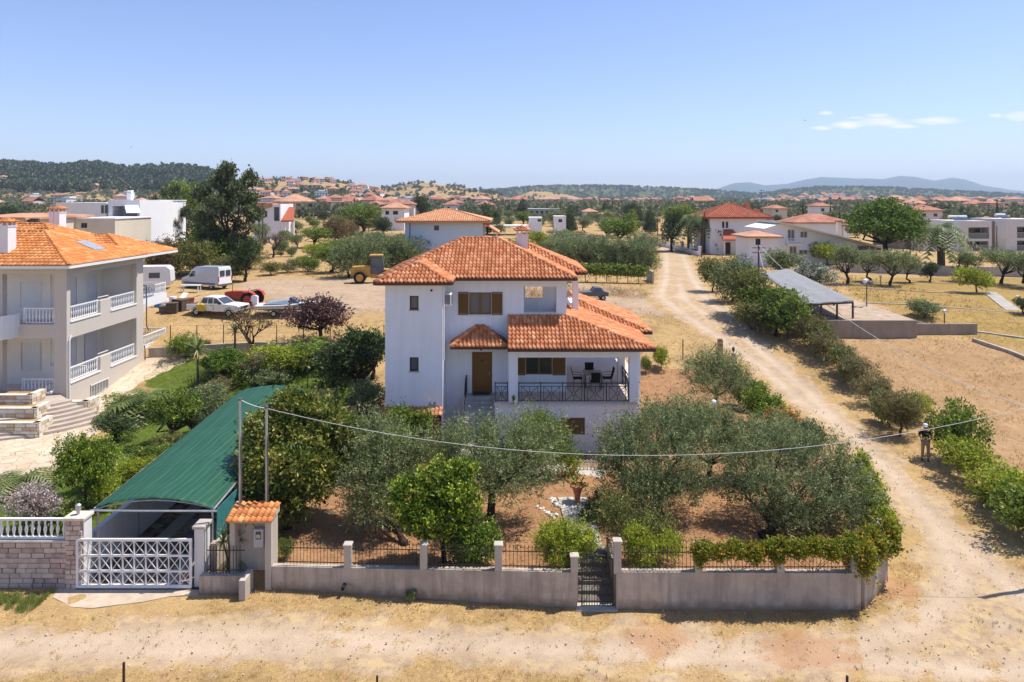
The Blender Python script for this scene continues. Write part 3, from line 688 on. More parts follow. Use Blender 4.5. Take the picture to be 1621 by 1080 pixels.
def veranda_roof():
    r = empty('roof', parent=house); T = Tiles(.20, .33, .075, 5); dk = MB(); ze = 5.56
    A, B = (-.22, 33.4, ze), (6.97, 33.4, ze); C = (2.86, WY, 6.80); D = (-.22, WY, 6.80)
    E = (6.97, 40.5, ze); Fp = (2.87, 40.5, 6.80)
    for q in ([A, B, C, D], [B, E, Fp, C]): T.slope(q); deck(dk, q)
    ridge(r, B, C, M['tile'], 'm')
    # rear, wider part with its own hip
    a, b_ = (4.0, 37.7, ze), (7.68, 37.7, ze); c = (3.7, 41.7, ze + 1.35); d0 = (2.86, 41.7, ze + 1.35); e = (7.68, 44.6, ze); f = (3.7, 44.6, ze + 1.35)
    q1 = [(2.86, 37.7, ze), b_, c, d0]; T.slope(q1); deck(dk, q1); q2 = [b_, e, f, c]; T.slope(q2); deck(dk, q2)
    q3 = [(2.86, 44.6, ze + 1.35), f, (3.7, 41.7, ze + 1.352), (2.86, 41.7, ze + 1.352)]; deck(dk, q3)
    ridge(r, b_, c, M['tile'], 'm')
    dk.build('roof_deck', M['fascia'], r); T.build(M['tile'], r)
    g = MB(); g.beam((-.22, 33.36, ze - .07), (7.0, 33.36, ze - .07), .09, .13); g.beam((7.01, 33.4, ze - .07), (7.01, 37.7, ze - .07), .09, .13); g.beam((7.0, 37.66, ze - .07), (7.7, 37.66, ze - .07), .09, .13); g.beam((7.72, 37.7, ze - .07), (7.72, 44.6, ze - .07), .09, .13); g.build('gutter', M['fascia'], r)
    sf = MB(); sf.bb(-.2, 6.95, 33.42, 33.9, ze - .16, ze - .12); sf.bb(6.28, 6.95, 33.9, 40, ze - .165, ze - .12); sf.build('soffit', M['white2'], r)
    # porch roof over the door
    r = empty('roof', parent=house); T = Tiles(.20, .3, .075, 6); dk = MB(); ze = 5.42
    A, B, C = (-3.1, 34.5, ze), (-.24, 34.5, ze), (-1.67, WY, 6.25); q = [A, B, (-1.5, WY, 6.25), (-1.84, WY, 6.25)]; l = [(-3.1, WY, ze), A, (-1.84, WY, 6.25)]; rr = [B, (-.24, WY, ze), (-1.5, WY, 6.25)]
    for z in (q, l, rr): T.slope(z); deck(dk, z, .08)
    ridge(r, A, q[3], M['tile'], 'm'); ridge(r, B, q[2], M['tile'], 'm'); ridge(r, (-1.9, WY - .12, 6.22), (-1.4, WY - .12, 6.22), M['tile'], 'm')
    dk.build('roof_deck', M['fascia'], r); T.build(M['tile'], r)
    MB().beam((-3.12, 34.46, ze - .06), (-.22, 34.46, ze - .06), .08, .12).build('gutter', M['fascia'], r)
    # little tiled canopy at the tower foot
    r = empty('roof', parent=house); T = Tiles(.2, .3, .055, 7); q = [(-6.4, 33.35, 2.32), (-3.42, 33.35, 2.32), (-3.42, 33.9, 2.55), (-6.4, 33.9, 2.55)]; T.slope(q); dk = MB(); deck(dk, q, .07); dk.build('roof_deck', M['fascia'], r); T.build(M['tile'], r)
    b2 = MB(); b2.beam((-3.5, 33.42, .2), (-3.5, 33.42, 2.24), .07); b2.beam((-6.3, 33.42, 2.2), (-3.46, 33.42, 2.2), .07); b2.build('bracket', M['fascia'], r)
veranda_roof()
# chimney with a tiled hood
def chimney(x, y, z0, z1, w_, parent, wall=M['white2'], mat=M['tile'], key='m'):
    c = MB(); c.bb(x - w_, x + w_, y - w_, y + w_, z0, z1); c.bb(x - w_ - .04, x + w_ + .04, y - w_ - .04, y + w_ + .04, z1 - .05, z1 + .04)
    for sx in (-1, 0, 1): c.bb(x + sx * w_ * .8 - .05, x + sx * w_ * .8 + .05, y - w_ + .01, y - w_ + .11, z1 + .04, z1 + .26); c.bb(x + sx * w_ * .8 - .05, x + sx * w_ * .8 + .05, y + w_ - .11, y + w_ - .01, z1 + .04, z1 + .26)
    co = c.build('chimney', wall, parent); T = Tiles(.16, .22, .05, 9); e = w_ + .1; hh = z1 + .26
    sl, hips, rr = hip(x - e, x + e + .001, y - e, y + e, hh, .5)
    dk = MB()
    for k in 'SENW': T.slope(sl[k]); deck(dk, sl[k], .05)
    dk.build('hood', M['terracotta'], co); T.build(mat, co); return co
chimney(.58, 39.6, 9.2, 10.85, .32, house)
# stairs down from the front door
st = MB(); st.bb(-2.42, -.87, WY - .75, WY - .001, 0, FZ); st.build('landing', M['marble'], house)
for i in range(9):
    z = FZ - .17 * (i + 1); y1 = WY - .75 - .3 * i
    MB().bb(-2.42, -.9, y1 - .3, y1, z - .17 if i else z - .3, z).build('step', M['marble'], house)
MB().prism([(-2.42, WY - .76), (-.9, WY - .76), (-.9, 32.35), (-2.42, 32.35)], 0, .98).build('stair_base', M['white2'], house)
for i in range(5): MB().bb(-.88 + i * .32, -.56 + i * .32, 32.3, 33.4, 0, 1.05 - .17 * (i + 1)).build('step', M['marble'], house)
MB().bb(-2.42, -.89, 31.4, 32.34, 0, 1.05).build('landing', M['marble'], house)
ra = MB(); ra.beam((-2.38, WY - .05, FZ), (-2.38, WY - .05, FZ + .95), .05); ra.beam((-2.38, WY - .75, FZ), (-2.38, WY - .75, FZ + .95), .05); ra.beam((-2.38, WY - .05, FZ + .92), (-2.38, WY - .75, FZ + .92), .05); ra.beam((-2.38, WY - .75, FZ + .92), (-2.38, 32.4, 2.05), .05)
ra.beam((-2.38, WY - .75, FZ + .5), (-2.38, 32.4, 1.6), .03)
for k in range(9): y = WY - .1 - k * .38; zt = FZ + .92 if k < 2 else FZ + .92 - (WY - .75 - y) * .56; ra.beam((-2.38, y, zt - .9), (-2.38, y, zt), .025)
ra.beam((-2.38, 31.5, 2.0), (-.9, 31.45, 2.0), .05); ra.beam((-.9, 31.45, 2.0), (1.0, 31.45, 1.1), .05); ra.beam((-.9, 31.45, 1.6), (1.0, 31.45, .7), .03)
for x in (-2.38, -1.65, -.9, 0.05, .95): ra.beam((x, 31.47, .3), (x, 31.47, 2.0 if x < -.8 else 1.58 - .47 * x), .03)
ra.build('stair_railing', M['iron'], house)
# veranda railing: rails, posts and crossed panels, each panel with a small square in the middle
def iron_panel(parent, a, b, z0, z1):
    a = Vector((*a, 0)); b = Vector((*b, 0)); up = Vector((0, 0, 1)); mb = MB()
    def P(t, z): return a.lerp(b, t) + up * z
    zm = z1 - .17; w_ = .022
    zc = (z0 + zm) / 2
    mb.beam(P(.04, z0), P(.96, z0), w_); mb.beam(P(.04, zm), P(.96, zm), w_)
    for t in (.13, .87): mb.beam(P(t, z0), P(t, zm), w_)
    for (t0, t1) in ((.13, .42), (.87, .58)):
        mb.beam(P(t0, z0), P(t1, zc - .06), w_); mb.beam(P(t0, zm), P(t1, zc + .06), w_)
    mb.beam(P(.40, zc), P(.5, zc + .1), w_); mb.beam(P(.5, zc + .1), P(.6, zc), w_); mb.beam(P(.6, zc), P(.5, zc - .1), w_); mb.beam(P(.5, zc - .1), P(.4, zc), w_)
    mb.beam(P(.5, zc + .1), P(.5, zm), w_); mb.beam(P(.5, zc - .1), P(.5, z0), w_)
    return mb.build('railing_panel', M['iron'], parent)
rl = empty('railing', parent=house); z0, z1 = FZ + .1, FZ + .98
def rail_run(a, b, n):
    a = Vector((*a, 0)); b = Vector((*b, 0))
    MB().beam(a + Vector((0, 0, z1)), b + Vector((0, 0, z1)), .05, .04).build('top_rail', M['iron'], rl)
    for k in range(n + 1):
        q = a.lerp(b, k / n); MB().beam(q + Vector((0, 0, FZ)), q + Vector((0, 0, z1 + .06)), .045).build('rail_post', M['iron'], rl)
    for k in range(n): iron_panel(rl, a.lerp(b, k / n)[:2], a.lerp(b, (k + 1) / n)[:2], z0, z1)
rail_run((.34, TY + .16), (5.8, TY + .16), 5); rail_run((-.84, TY + .16), (-.22, TY + .16), 1); rail_run((6.05, TY + .5), (6.05, 37.45), 3)
MB().bb(-.9, 6.24, TY + .02, TY + .3, FZ - .1, FZ - .022).build('floor_edge', M['white2'], house)

# ---------------------------------------------------------------- table and chairs on the veranda
FT = FZ + .06
tb = empty('garden_table', (4.35, 36.9, FT), label='square stone topped table standing on the veranda between black chairs', cat='table')
MB().rb(-.5, .5, -.5, .5, .7, .75, .015).build('table_top', plain('mottled_stone_top', (.30, .25, .20), .5, .4, 0, .5, 9), tb)
for sx in (-1, 1):
    for sy in (-1, 1): MB().beam((sx * .42, sy * .42, 0), (sx * .42, sy * .42, .7), .05).build('leg', M['iron'], tb)
def chair():
    c = empty('garden_chair')
    MB().rb(-.24, .24, -.24, .24, .42, .46, .012).build('seat', M['blackcloth'], c)
    b_ = MB(); b_.add([(-.23, -.22, .46), (.23, -.22, .46), (.25, -.36, 1.0), (-.25, -.36, 1.0), (-.23, -.245, .46), (.23, -.245, .46), (.25, -.39, 1.0), (-.25, -.39, 1.0)], [(0, 1, 2, 3), (7, 6, 5, 4), (0, 4, 5, 1), (1, 5, 6, 2), (2, 6, 7, 3), (3, 7, 4, 0)]); b_.build('backrest', M['blackcloth'], c)
    for sx in (-1, 1):
        MB().tube([(sx * .24, -.26, 0), (sx * .24, -.2, .42)], .014, 5).build('leg', M['iron'], c); MB().tube([(sx * .25, .24, 0), (sx * .25, .2, .44)], .014, 5).build('leg', M['iron'], c)
        MB().tube([(sx * .27, .22, .42), (sx * .28, .22, .66), (sx * .28, -.28, .70)], .016, 5).build('armrest', M['iron'], c)
    return c
c0 = chair()
for i, (x, y, a, lb) in enumerate(((3.55, 36.9, -90, 'black garden chair at the left side of the veranda table'), (5.15, 36.95, 90, 'black garden chair at the right side of the veranda table'), (4.4, 36.15, 0, 'black garden chair at the near side of the table, its back to the railing'), (4.3, 37.7, 180, 'black garden chair at the far side of the veranda table'))):
    c = c0 if i == 0 else copy_tree(c0); c.location = (x, y, FT); c.rotation_euler = (0, 0, R(a)); tag(c, lb, 'chair', 'black chairs round the veranda table')

# ---------------------------------------------------------------- the taupe house on the left
lh = empty('apartment_house', (0, 0, 0), label='taupe two storey house with bright orange roof, deep balconies and white balustrades', cat='house')
WX = -27.0; Y0 = 41.4; ZE = 8.95; U1, U0, L1, L0 = 8.3, 5.45, 4.4, 1.7
w = MB()
w.panel('x', WX - .35, .35, Y0, 50.0, 0, 8.8, [(41.75, 44.8, U0, U1), (44.8, 45.95, 6.25, U1), (45.95, 49.1, U0, U1), (41.75, 44.8, L0, L1), (44.8, 45.95, 2.55, L1), (45.95, 49.1, L0, L1), (43.7, 45.7, .05, 1.0)])
w.panel('y', Y0, .35, -27.75, -27.35, 0, 8.8); w.panel('y', Y0, .35, -42, -27.75, 8.35, 8.8); w.panel('y', Y0, .35, -31, -27.75, 4.45, 5.3)
w.panel('y', Y0, .35, -29.9, -27.75, 0, 1.02)
w.bb(-42, -31.0, Y0 + .01, Y0 + .5, 0, .9); w.bb(-31.3, -30.9, Y0 + .005, Y0 + .4, .9, 8.4)
w.build('wall', M['greyhouse'], lh)
iw = MB()
iw.panel('y', 43.9, .2, -42, -29.9, .9, 8.6, [(-31.6, -30.2, 5.9, 7.6), (-31.5, -30.3, 1.9, 3.7)]); iw.panel('x', -29.9, .2, 43.9, 51, .9, 8.6, [(45.2, 46.6, 5.35, 7.6), (47.6, 48.9, 5.35, 7.6), (45.2, 46.6, 1.3, 3.7), (47.4, 48.9, 1.3, 3.7)])
iw.bb(-29.7, -27.36, 43.9, 44.05, 1.0, 2.2); iw.bb(-29.7, -28.6, 44.05, 44.2, 1.0, 8.5)
iw.bb(-29.7, WX - .36, 49.6, 49.8, 1.0, 8.5)
iw.build('inner_wall', M['cream'] if False else plain('cream_white_wall', (.82, .78, .70), .85, .2, 0, .05, .6), lh)
fl = MB(); fl.bb(-42, WX - .36, Y0 + .36, 51, .8, 1.0); fl.bb(-42, WX - .36, Y0 + .36, 51, 4.5, 5.15); fl.bb(-42, WX - .36, Y0 + .36, 51, 8.45, 8.55); fl.build('balcony_floor', M['pinkwall'], lh)
for (y0, y1) in ((45.2, 46.6), (47.6, 48.9)):
    for (z0_, z1_) in ((5.35, 7.6), (1.3, 3.7)):
        s_ = MB(); s_.bb(-29.82, -29.76, y0, y1, z0_, z1_)
        for k in range(int((z1_ - z0_) / .12)): s_.bb(-29.76, -29.735, y0 + .03, y1 - .03, z0_ + .02 + k * .12, z0_ + .09 + k * .12)
        s_.build('shutter', M['whitepaint'], lh)
for z0_, z1_ in ((5.9, 7.6), (1.9, 3.7)):
    s_ = MB(); s_.bb(-31.6, -30.2, 43.93, 43.98, z0_, z1_)
    for k in range(int((z1_ - z0_) / .12)): s_.bb(-31.55, -30.25, 43.9, 43.93, z0_ + .02 + k * .12, z0_ + .09 + k * .12)
    s_.build('shutter', M['whitepaint'], lh)
# white sills along the openings
for z_ in (U0, L0):
    for (a, b_) in ((41.75, 44.8), (45.95, 49.1)): MB().bb(WX - .4, WX + .05, a - .02, b_ + .02, z_ - .09, z_ - .001).build('sill', M['whitepaint'], lh)
bal_me = MB().lathe([(.035, 0), (.035, .06), (.022, .1), (.05, .26), (.05, .34), (.024, .46), (.035, .56), (.035, .62)], 7).mesh('baluster', [M['whitepaint']])
def balustrade(parent, a, b, z, step=.2, hz=.62, pick=None):
    a = Vector((*a, z)); b = Vector((*b, z)); L = (b - a).length; n_ = max(2, int(L / step))
    bo = empty('balustrade', parent=parent)
    MB().beam(a + Vector((0, 0, hz + .04)), b + Vector((0, 0, hz + .04)), .09, .07).build('top_rail', M['whitepaint'], bo)
    MB().beam(a + Vector((0, 0, .03)), b + Vector((0, 0, .03)), .08, .05).build('bottom_rail', M['whitepaint'], bo)
    for k in range(n_):
        link('baluster', pick or bal_me, None, bo, a.lerp(b, (k + .5) / n_) + Vector((0, 0, .03)), scale=(1, 1, hz / .66))
    for q in (a, b): MB().beam(q, q + Vector((0, 0, hz + .1)), .08).build('rail_post', M['whitepaint'], bo)
    return bo
for z_ in (U0 + .03, L0 + .03):
    balustrade(lh, (WX - .18, 41.8), (WX - .18, 44.75), z_, hz=.75); balustrade(lh, (WX - .18, 46.0), (WX - .18, 49.05), z_, hz=.75)
MB().beam((WX - .18, 44.8, 6.45), (WX - .18, 45.95, 6.45), .05).build('top_rail', M['whitepaint'], lh); MB().beam((WX - .18, 44.8, 2.75), (WX - .18, 45.95, 2.75), .05).build('top_rail', M['whitepaint'], lh)
balustrade(lh, (-29.7, 41.6), (-27.85, 41.6), 5.35, hz=.85); balustrade(lh, (-29.8, 41.6), (-27.85, 41.6), 1.05, hz=.85)
# projecting curved white balcony on the front
cb = MB(); pts = []
for k in range(13):
    t = -math.pi / 2 + math.pi * k / 24 * 1.0 * 2 / 2; pts.append((-33.2 + 3.3 * math.cos(t) * 1.0, 41.4 + 2.4 * math.sin(t)))
pts = [(-40, 39.0)] + pts + [(-29.9, 41.4), (-40, 41.4)]
cb.prism(pts, 4.55, 5.15)
for k in range(len(pts) - 3): cb.beam((pts[k][0], pts[k][1], 5.55), (pts[k + 1][0], pts[k + 1][1], 5.55), .12, .85)
cb.build('balcony', M['whitepaint'], lh)
# red bags behind the balusters
# white end balconies on the far wing
for z_ in (5.0, 1.3):
    b_ = MB(); b_.bb(-30, -28.0, 50.3, 55.4, z_ - .35, z_ + .35); bo = b_.build('balcony', M['whitepaint'], lh)
    balustrade(lh, (-28.1, 50.4), (-28.1, 55.3), z_ + .4, hz=.75); balustrade(lh, (-30, 55.3), (-28.15, 55.3), z_ + .4, hz=.75)
w = MB(); w.panel('x', -30.2, .25, 50.0, 53.5, 0, 8.8, [(51, 52.4, 5.3, 7.6), (51, 52.4, 1.6, 3.9)]); w.panel('y', 49.8, .19, -30, WX - .36, 0, 8.8); w.panel('y', 53.5, .25, -40, -30.2, 0, 8.8); w.build('wall', M['plaster'], lh)
for z_ in (5.3, 1.6): MB().bb(-30.15, -30.05, 51, 52.4, z_, z_ + 2.3).build('window', M['glass2'], lh)
# cellar window with white bars, plinth stone, drainpipes
gw = MB(); gw.bb(WX + .02, WX + .05, 43.72, 45.68, .05, .12); gw.bb(WX + .02, WX + .05, 43.72, 45.68, .93, 1.0)
for k in range(12): gw.bb(WX + .025, WX + .045, 43.75 + k * .17, 43.78 + k * .17, .1, .95)
gw.build('window_bars', M['whitepaint'], lh); MB().bb(WX - .2, WX - .15, 43.7, 45.7, .05, 1.0).build('pane', M['glass2'], lh)
MB().tube([(WX + .08, 41.7, 4.6), (WX + .08, 41.55, 4.3), (WX + .08, 41.55, .2)], .045, 6).build('downpipe', M['whitepaint'], lh)
MB().tube([(WX + .08, 50.2, 6.6), (WX + .08, 50.3, 6.3), (WX + .08, 50.3, 3.6), (WX + .08, 50.6, 3.2)], .045, 6).build('downpipe', M['greymetal'], lh)
MB().tube([(WX + .08, 50.0, 2.2), (WX + .08, 50.1, 1.8), (WX + .08, 50.1, 1.0)], .045, 6).build('downpipe', M['greymetal'], lh)
# roof
def left_roof():
    r = empty('roof', parent=lh); T = Tiles(.27, .36, .055, 11, flat=True); dk = MB(); m = M['tile2']
    sl, hips, (r0, r1) = hip(-46, -26.4, 40.7, 49.4, ZE, .42)
    for k in 'SEN': T.slope(sl[k]); deck(dk, sl[k])
    for a, b_ in hips[1:3]: ridge(r, a, b_, m, 'l', r=.13)
    ridge(r, r0, r1, m, 'l', r=.13)
    # higher back part and far wing
    sl, hips, (q0, q1) = hip(-46, -28.8, 44.2, 53.0, ZE + .35, .42)
    for k in 'SEN': T.slope(sl[k]); deck(dk, sl[k])
    for a, b_ in hips[1:3]: ridge(r, a, b_, m, 'l', r=.13)
    ridge(r, q0, q1, m, 'l', r=.13)
    sl, hips, (q0, q1) = hip(-44, -26.5, 47.2, 54.0, ZE - .02, .40)
    for k in 'SEN': T.slope(sl[k]); deck(dk, sl[k])
    for a, b_ in hips[1:3]: ridge(r, a, b_, m, 'l', r=.13)
    dk.build('roof_deck', M['pinkwall'], r); T.build(m, r)
    g = MB()
    for a, b_ in (((-46, 40.66), (-26.36, 40.66)), ((-26.36, 40.7), (-26.36, 49.4)), ((-26.45, 49.45), (-26.45, 54.0))): g.beam((a[0], a[1], ZE - .12), (b_[0], b_[1], ZE - .12), .06, .16)
    g.build('fascia', M['whitepaint'], r)
    sf = MB(); sf.bb(-46, -26.5, 40.8, 49.3, ZE - .2, ZE - .14); sf.bb(-44, -26.6, 49.32, 53.9, ZE - .2, ZE - .14); sf.build('soffit', M['greyhouse'], r)
    so = MB(); a = Vector((-27.8, 45.6, ZE + 1.4 * .42 + .13)); so.add([(-27.6, 45.2, ZE + 1.2 * .42 + .12), (-27.6, 46.4, ZE + 1.2 * .42 + .12), (-28.9, 46.4, ZE + 2.5 * .42 + .12), (-28.9, 45.2, ZE + 2.5 * .42 + .12), (-27.6, 45.2, ZE + 1.2 * .42), (-27.6, 46.4, ZE + 1.2 * .42), (-28.9, 46.4, ZE + 2.5 * .42), (-28.9, 45.2, ZE + 2.5 * .42)], [(0, 1, 2, 3), (0, 4, 5, 1), (1, 5, 6, 2), (2, 6, 7, 3), (3, 7, 4, 0)])
    so.build('skylight', M['galv'], r)
left_roof()
chimney(-31.4, 42.4, 9.2, 11.25, .36, lh, M['whitepaint'], M['tile2'], 'l'); chimney(-36.6, 55.0, 9.2, 11.9, .42, lh, M['whitepaint'], M['tile2'], 'l')
an = MB(); an.tube([(-32.2, 48, 10.2), (-32.2, 48, 12.9)], .035, 6)
for k in range(5): an.tube([(-32.6, 48, 12.2 + k * .12), (-31.8, 48, 12.2 + k * .12)], .012, 4)
an.build('antenna', M['galv'], lh)
# porch stairs: curved steps, stone pier and three planted terraces
def curved_step(k):
    R1 = 6.1 - k * .38; z1_ = .15 * (k + 1); R0 = R1 - .42; cx, cy = -29.4, 42.0; pts = []; A0, A1, N_ = R(-112), R(-17 - k * 1.5), 18
    for i in range(N_ + 1): t = A0 + (A1 - A0) * i / N_; pts.append((cx + R1 * math.cos(t), cy + R1 * math.sin(t)))
    inn = []
    for i in range(N_, -1, -1): t = A0 + (A1 - A0) * i / N_; inn.append((cx + R0 * math.cos(t), cy + R0 * math.sin(t)))
    MB().prism(pts + inn, 0, z1_).build('step', M['stairstone'], lh)
M['stairstone'] = plain('beige_stair_stone', (.42, .35, .29), .8, .2, 0, .12, 1.5)
for k in range(7): curved_step(k)
cp = []; 
for i in range(19): t = R(-112) + (R(-27) - R(-112)) * i / 18; cp.append((-29.4 + 3.45 * math.cos(t), 42.0 + 3.45 * math.sin(t)))
MB().prism(cp + [(-27.4, 41.38), (-30.5, 41.38)], 0, 1.06).build('porch_landing', M['stairstone'], lh)
def stone_wall(parent, a, b, z0, z1, t=.22, L=.42, hh=.17, mats=None, name='stone', seed=0, cap=True, both=False):
    """masonry of single blocks with recessed joints"""
    rg = random.Random(seed); a = Vector((*a, 0)); b = Vector((*b, 0)); d = b - a; Ln = d.length; d.normalize(); nn = Vector((d.y, -d.x, 0))
    core = MB(); core.beam(a + nn * -(t / 2) + Vector((0, 0, (z0 + z1) / 2)), b + nn * -(t / 2) + Vector((0, 0, (z0 + z1) / 2)), t - .03, z1 - z0 - .01); core.build('mortar', M['mortar'], parent)
    if not hasattr(stone_wall, 'c'): stone_wall.c = {}
    rows = max(1, int(round((z1 - z0) / hh))); rh = (z1 - z0) / rows
    for r_ in range(rows):
        x = -rg.uniform(0, L * .6)
        while x < Ln - .02:
            l = L * rg.uniform(.75, 1.2); x0 = max(x, 0); x1 = min(x + l, Ln); x += l
            if x1 - x0 < .06: continue
            key = (round((x1 - x0) * 12) / 12 or .083, rg.randrange(3), round(rh, 3), id(mats))
            if key not in stone_wall.c:
                m = MB(); m.rb(-key[0] / 2 + .008, key[0] / 2 - .008, -.03, .05, .008, rh - .012, .014); stone_wall.c[key] = m.mesh(name, [mats[key[1]]])
            o = link(name, stone_wall.c[key], None, parent, a + d * ((x0 + x1) / 2) + nn * (.012 + rg.uniform(0, .016)) + Vector((0, 0, z0 + r_ * rh)), (0, 0, math.atan2(d.y, d.x)))
    if cap: MB().beam(a - nn * (t / 2) + Vector((0, 0, z1 + .03)), b - nn * (t / 2) + Vector((0, 0, z1 + .03)), t + .1, .06).build('coping', M['stone'], parent)
M['mortar'] = plain('mortar', (.34, .29, .24), .95, .1)
M['stair_a'] = [plain('cream_stone', (.62, .54, .42), .85, .2, 0, .15, 3, .5), plain('ochre_stone', (.50, .37, .24), .85, .2, 0, .2, 3, .5), plain('buff_stone', (.68, .62, .52), .85, .2, 0, .12, 3, .5)]
M['brick_a'] = [plain('pinkish_block', (.52, .41, .34), .85, .2, 0, .22, 3, .5), plain('sandy_block', (.58, .48, .39), .85, .2, 0, .18, 3, .5), plain('stained_block', (.44, .32, .27), .85, .2, 0, .3, 3, .5)]
pt = empty('stone_planter', (0, 0, 0), label='three stepped planters of cream stone beside the curved stairs of the taupe house', cat='planter')
for k, (x1_, y1_, zt) in enumerate(((-25.6, 36.9, .75), (-26.5, 38.0, 1.2), (-27.6, 39.2, 1.6))):
    stone_wall(pt, (-36, y1_), (x1_, y1_), 0 if k == 0 else .5, zt, .25, .5, .2, M['stair_a'], 'stone', k); stone_wall(pt, (x1_, y1_), (x1_ - .1, y1_ + 1.3), 0, zt, .25, .5, .2, M['stair_a'], 'stone', k + 5)
    MB().bb(-36, x1_ - .3, y1_ + .25, y1_ + 1.2, 0, zt - .08).build('soil', M['earth'], pt)
pier = empty('stone_pier', (-26.0, 40.6, 0), label='low pier of cream stone at the right end of the curved stairs', cat='pier')
stone_wall(pier, (-.9, -.3), (.9, -.3), 0, .9, .3, .4, .18, M['stair_a'], 'stone', 9); stone_wall(pier, (.9, -.3), (.9, .9), 0, .9, .3, .4, .18, M['stair_a'], 'stone', 10)

# ---------------------------------------------------------------- front boundary, from left to right
bw = empty('block_wall', (-18.0, 22.6, 0), label='low wall of pinkish stone blocks left of the white gate, white balustrade on top', cat='wall')
stone_wall(bw, (-4.0, 0), (3.35, 0), 0, 1.5, .25, .40, .166, M['brick_a'], 'brick', 21)
balustrade(bw, (-4.0, .12), (.55, .12), 1.57, hz=.60); balustrade(bw, (.7, .12), (3.2, .12), 1.57, hz=.60)
gp = empty('gate_pillar', (-14.45, 22.75, 0), label='stone block pillar with pale cap at the left of the white gate', cat='pillar')
stone_wall(gp, (-.28, -.2), (.28, -.2), 0, 2.25, .4, .3, .166, M['brick_a'], 'brick', 23, cap=False)
MB().bb(.285, .32, -.2, .22, 0, 2.25).build('render', M['white2'], gp); MB().rb(-.36, .36, -.28, .3, 2.25, 2.35, .02).build('cap', M['stone'], gp)
MB().lathe([(.05, 0), (.05, .12), (.09, .14), (.09, .32), (.04, .36)], 8, (0, 0, 2.35)).build('lamp', M['galv'], gp)
gp2 = empty('gate_pillar', (-10.35, 22.75, 0), label='white rendered pillar at the right of the white gate', cat='pillar')
MB().bb(-.16, .16, -.16, .3, 0, 1.95).build('shaft', M['white2'], gp2); MB().rb(-.22, .22, -.22, .36, 1.95, 2.05, .02).build('cap', M['concrete2'], gp2)
# white sliding gate
gt = empty('driveway_gate', (-14.35, 22.5, .05), label='white metal driveway gate with crossed bars, closed', cat='gate')
GW, GH = 3.8, 1.62
fr = MB(); fr.bb(0, .07, -.035, .035, 0, GH); fr.bb(GW - .07, GW, -.035, .035, 0, GH); fr.bb(.07, GW - .07, -.035, .035, GH - .08, GH); fr.bb(.07, GW - .07, -.035, .035, 0, .1); fr.build('frame', M['whitemetal'], gt)
for z in (.55, 1.06): MB().bb(.07, GW - .07, -.03, .03, z - .03, z + .03).build('crossbar', M['whitemetal'], gt)
nb = 10
for k in range(1, nb): MB().bb(k * GW / nb - .016, k * GW / nb + .016, -.02, .02, .1, GH - .08).build('upright', M['whitemetal'], gt)
lv = [.1, .52, .58, 1.03, 1.09, GH - .08]
dg = [None, None]
for row in range(3):
    for k in range(nb):
        x0 = k * GW / nb + (.06 if k == 0 else .016); x1 = (k + 1) * GW / nb - (.06 if k == nb - 1 else .016); z0_, z1_ = lv[row * 2], lv[row * 2 + 1]
        if k % 2: x0, x1 = x1, x0
        m = MB(); m.beam((x0, -.002, z0_), (x1, -.002, z1_), .022, .02, (0, 1, 0)); m.beam((x0, .008, z1_), (x1, .008, z0_), .022, .02, (0, 1, 0)); m.build('cross', M['whitemetal'], gt)
MB().bb(0, 4.4, -.06, .06, -.05, -.01).build('track', M['rustiron'], gt)
ap = G(120, 950); tag(MB().prism([(-14.8, 22.0), (-14.3, 21.75), (-13.9, 21.5), (-13.2, 21.42), (-12.5, 21.6), (-11.8, 21.75), (-11.1, 22.05), (-10.2, 22.2), (-10.0, 22.6), (-15.0, 22.6)], -.2, .022).build('driveway_apron', plain('sandy_concrete', (.46, .37, .28), .95, .1, 0, .2, 2, .3)), kind='structure')
# driveway with stone slabs and two concrete tracks
dw = tag(MB().bb(-14.2, -10.3, 22.62, 38.5, -.2, .012).build('driveway', plain('dark_driveway', (.16, .12, .09), .95, .1, 0, .2, 1)), kind='structure')
rg = random.Random(4); sm_ = []
for k in range(5):
    pl = [(math.cos(t + rg.uniform(-.3, .3)) * .27, math.sin(t + rg.uniform(-.3, .3)) * .2) for t in [i * math.pi / 3 for i in range(6)]]
    sm_.append(MB().prism(pl, 0, .03).mesh('paving_stone', [plain('brown_flagstone', (.26 + .03 * k, .20 + .02 * k, .15 + .02 * k), .9, .2, 0, .25, 4, .3)]))
for j in range(24):
    for i in range(8):
        x = -13.95 + i * .5 + (j % 2) * .22; y = 22.85 + j * .40
        if abs(x + 13.2) < .35 or abs(x + 11.5) < .35 or x > -10.45: continue
        link('paving_stone', sm_[rg.randrange(5)], None, dw, (x + rg.uniform(-.03, .03), y, .012), (0, 0, rg.uniform(-.3, .3)))
for x in (-13.2, -11.5): MB().bb(x - .28, x + .28, 22.7, 38, .0, .04).build('concrete_track', M['concrete2'], dw)
tag(MB().bb(-14.45, -14.25, 23.0, 38, 0, 1.5).build('side_wall', M['white2']), 'long white rendered wall under the left edge of the green carport', 'wall')
tag(MB().bb(-10.2, -10.0, 23.1, 38, 0, 1.2).build('side_wall', M['concrete']), 'grey wall under the right edge of the green carport', 'wall')
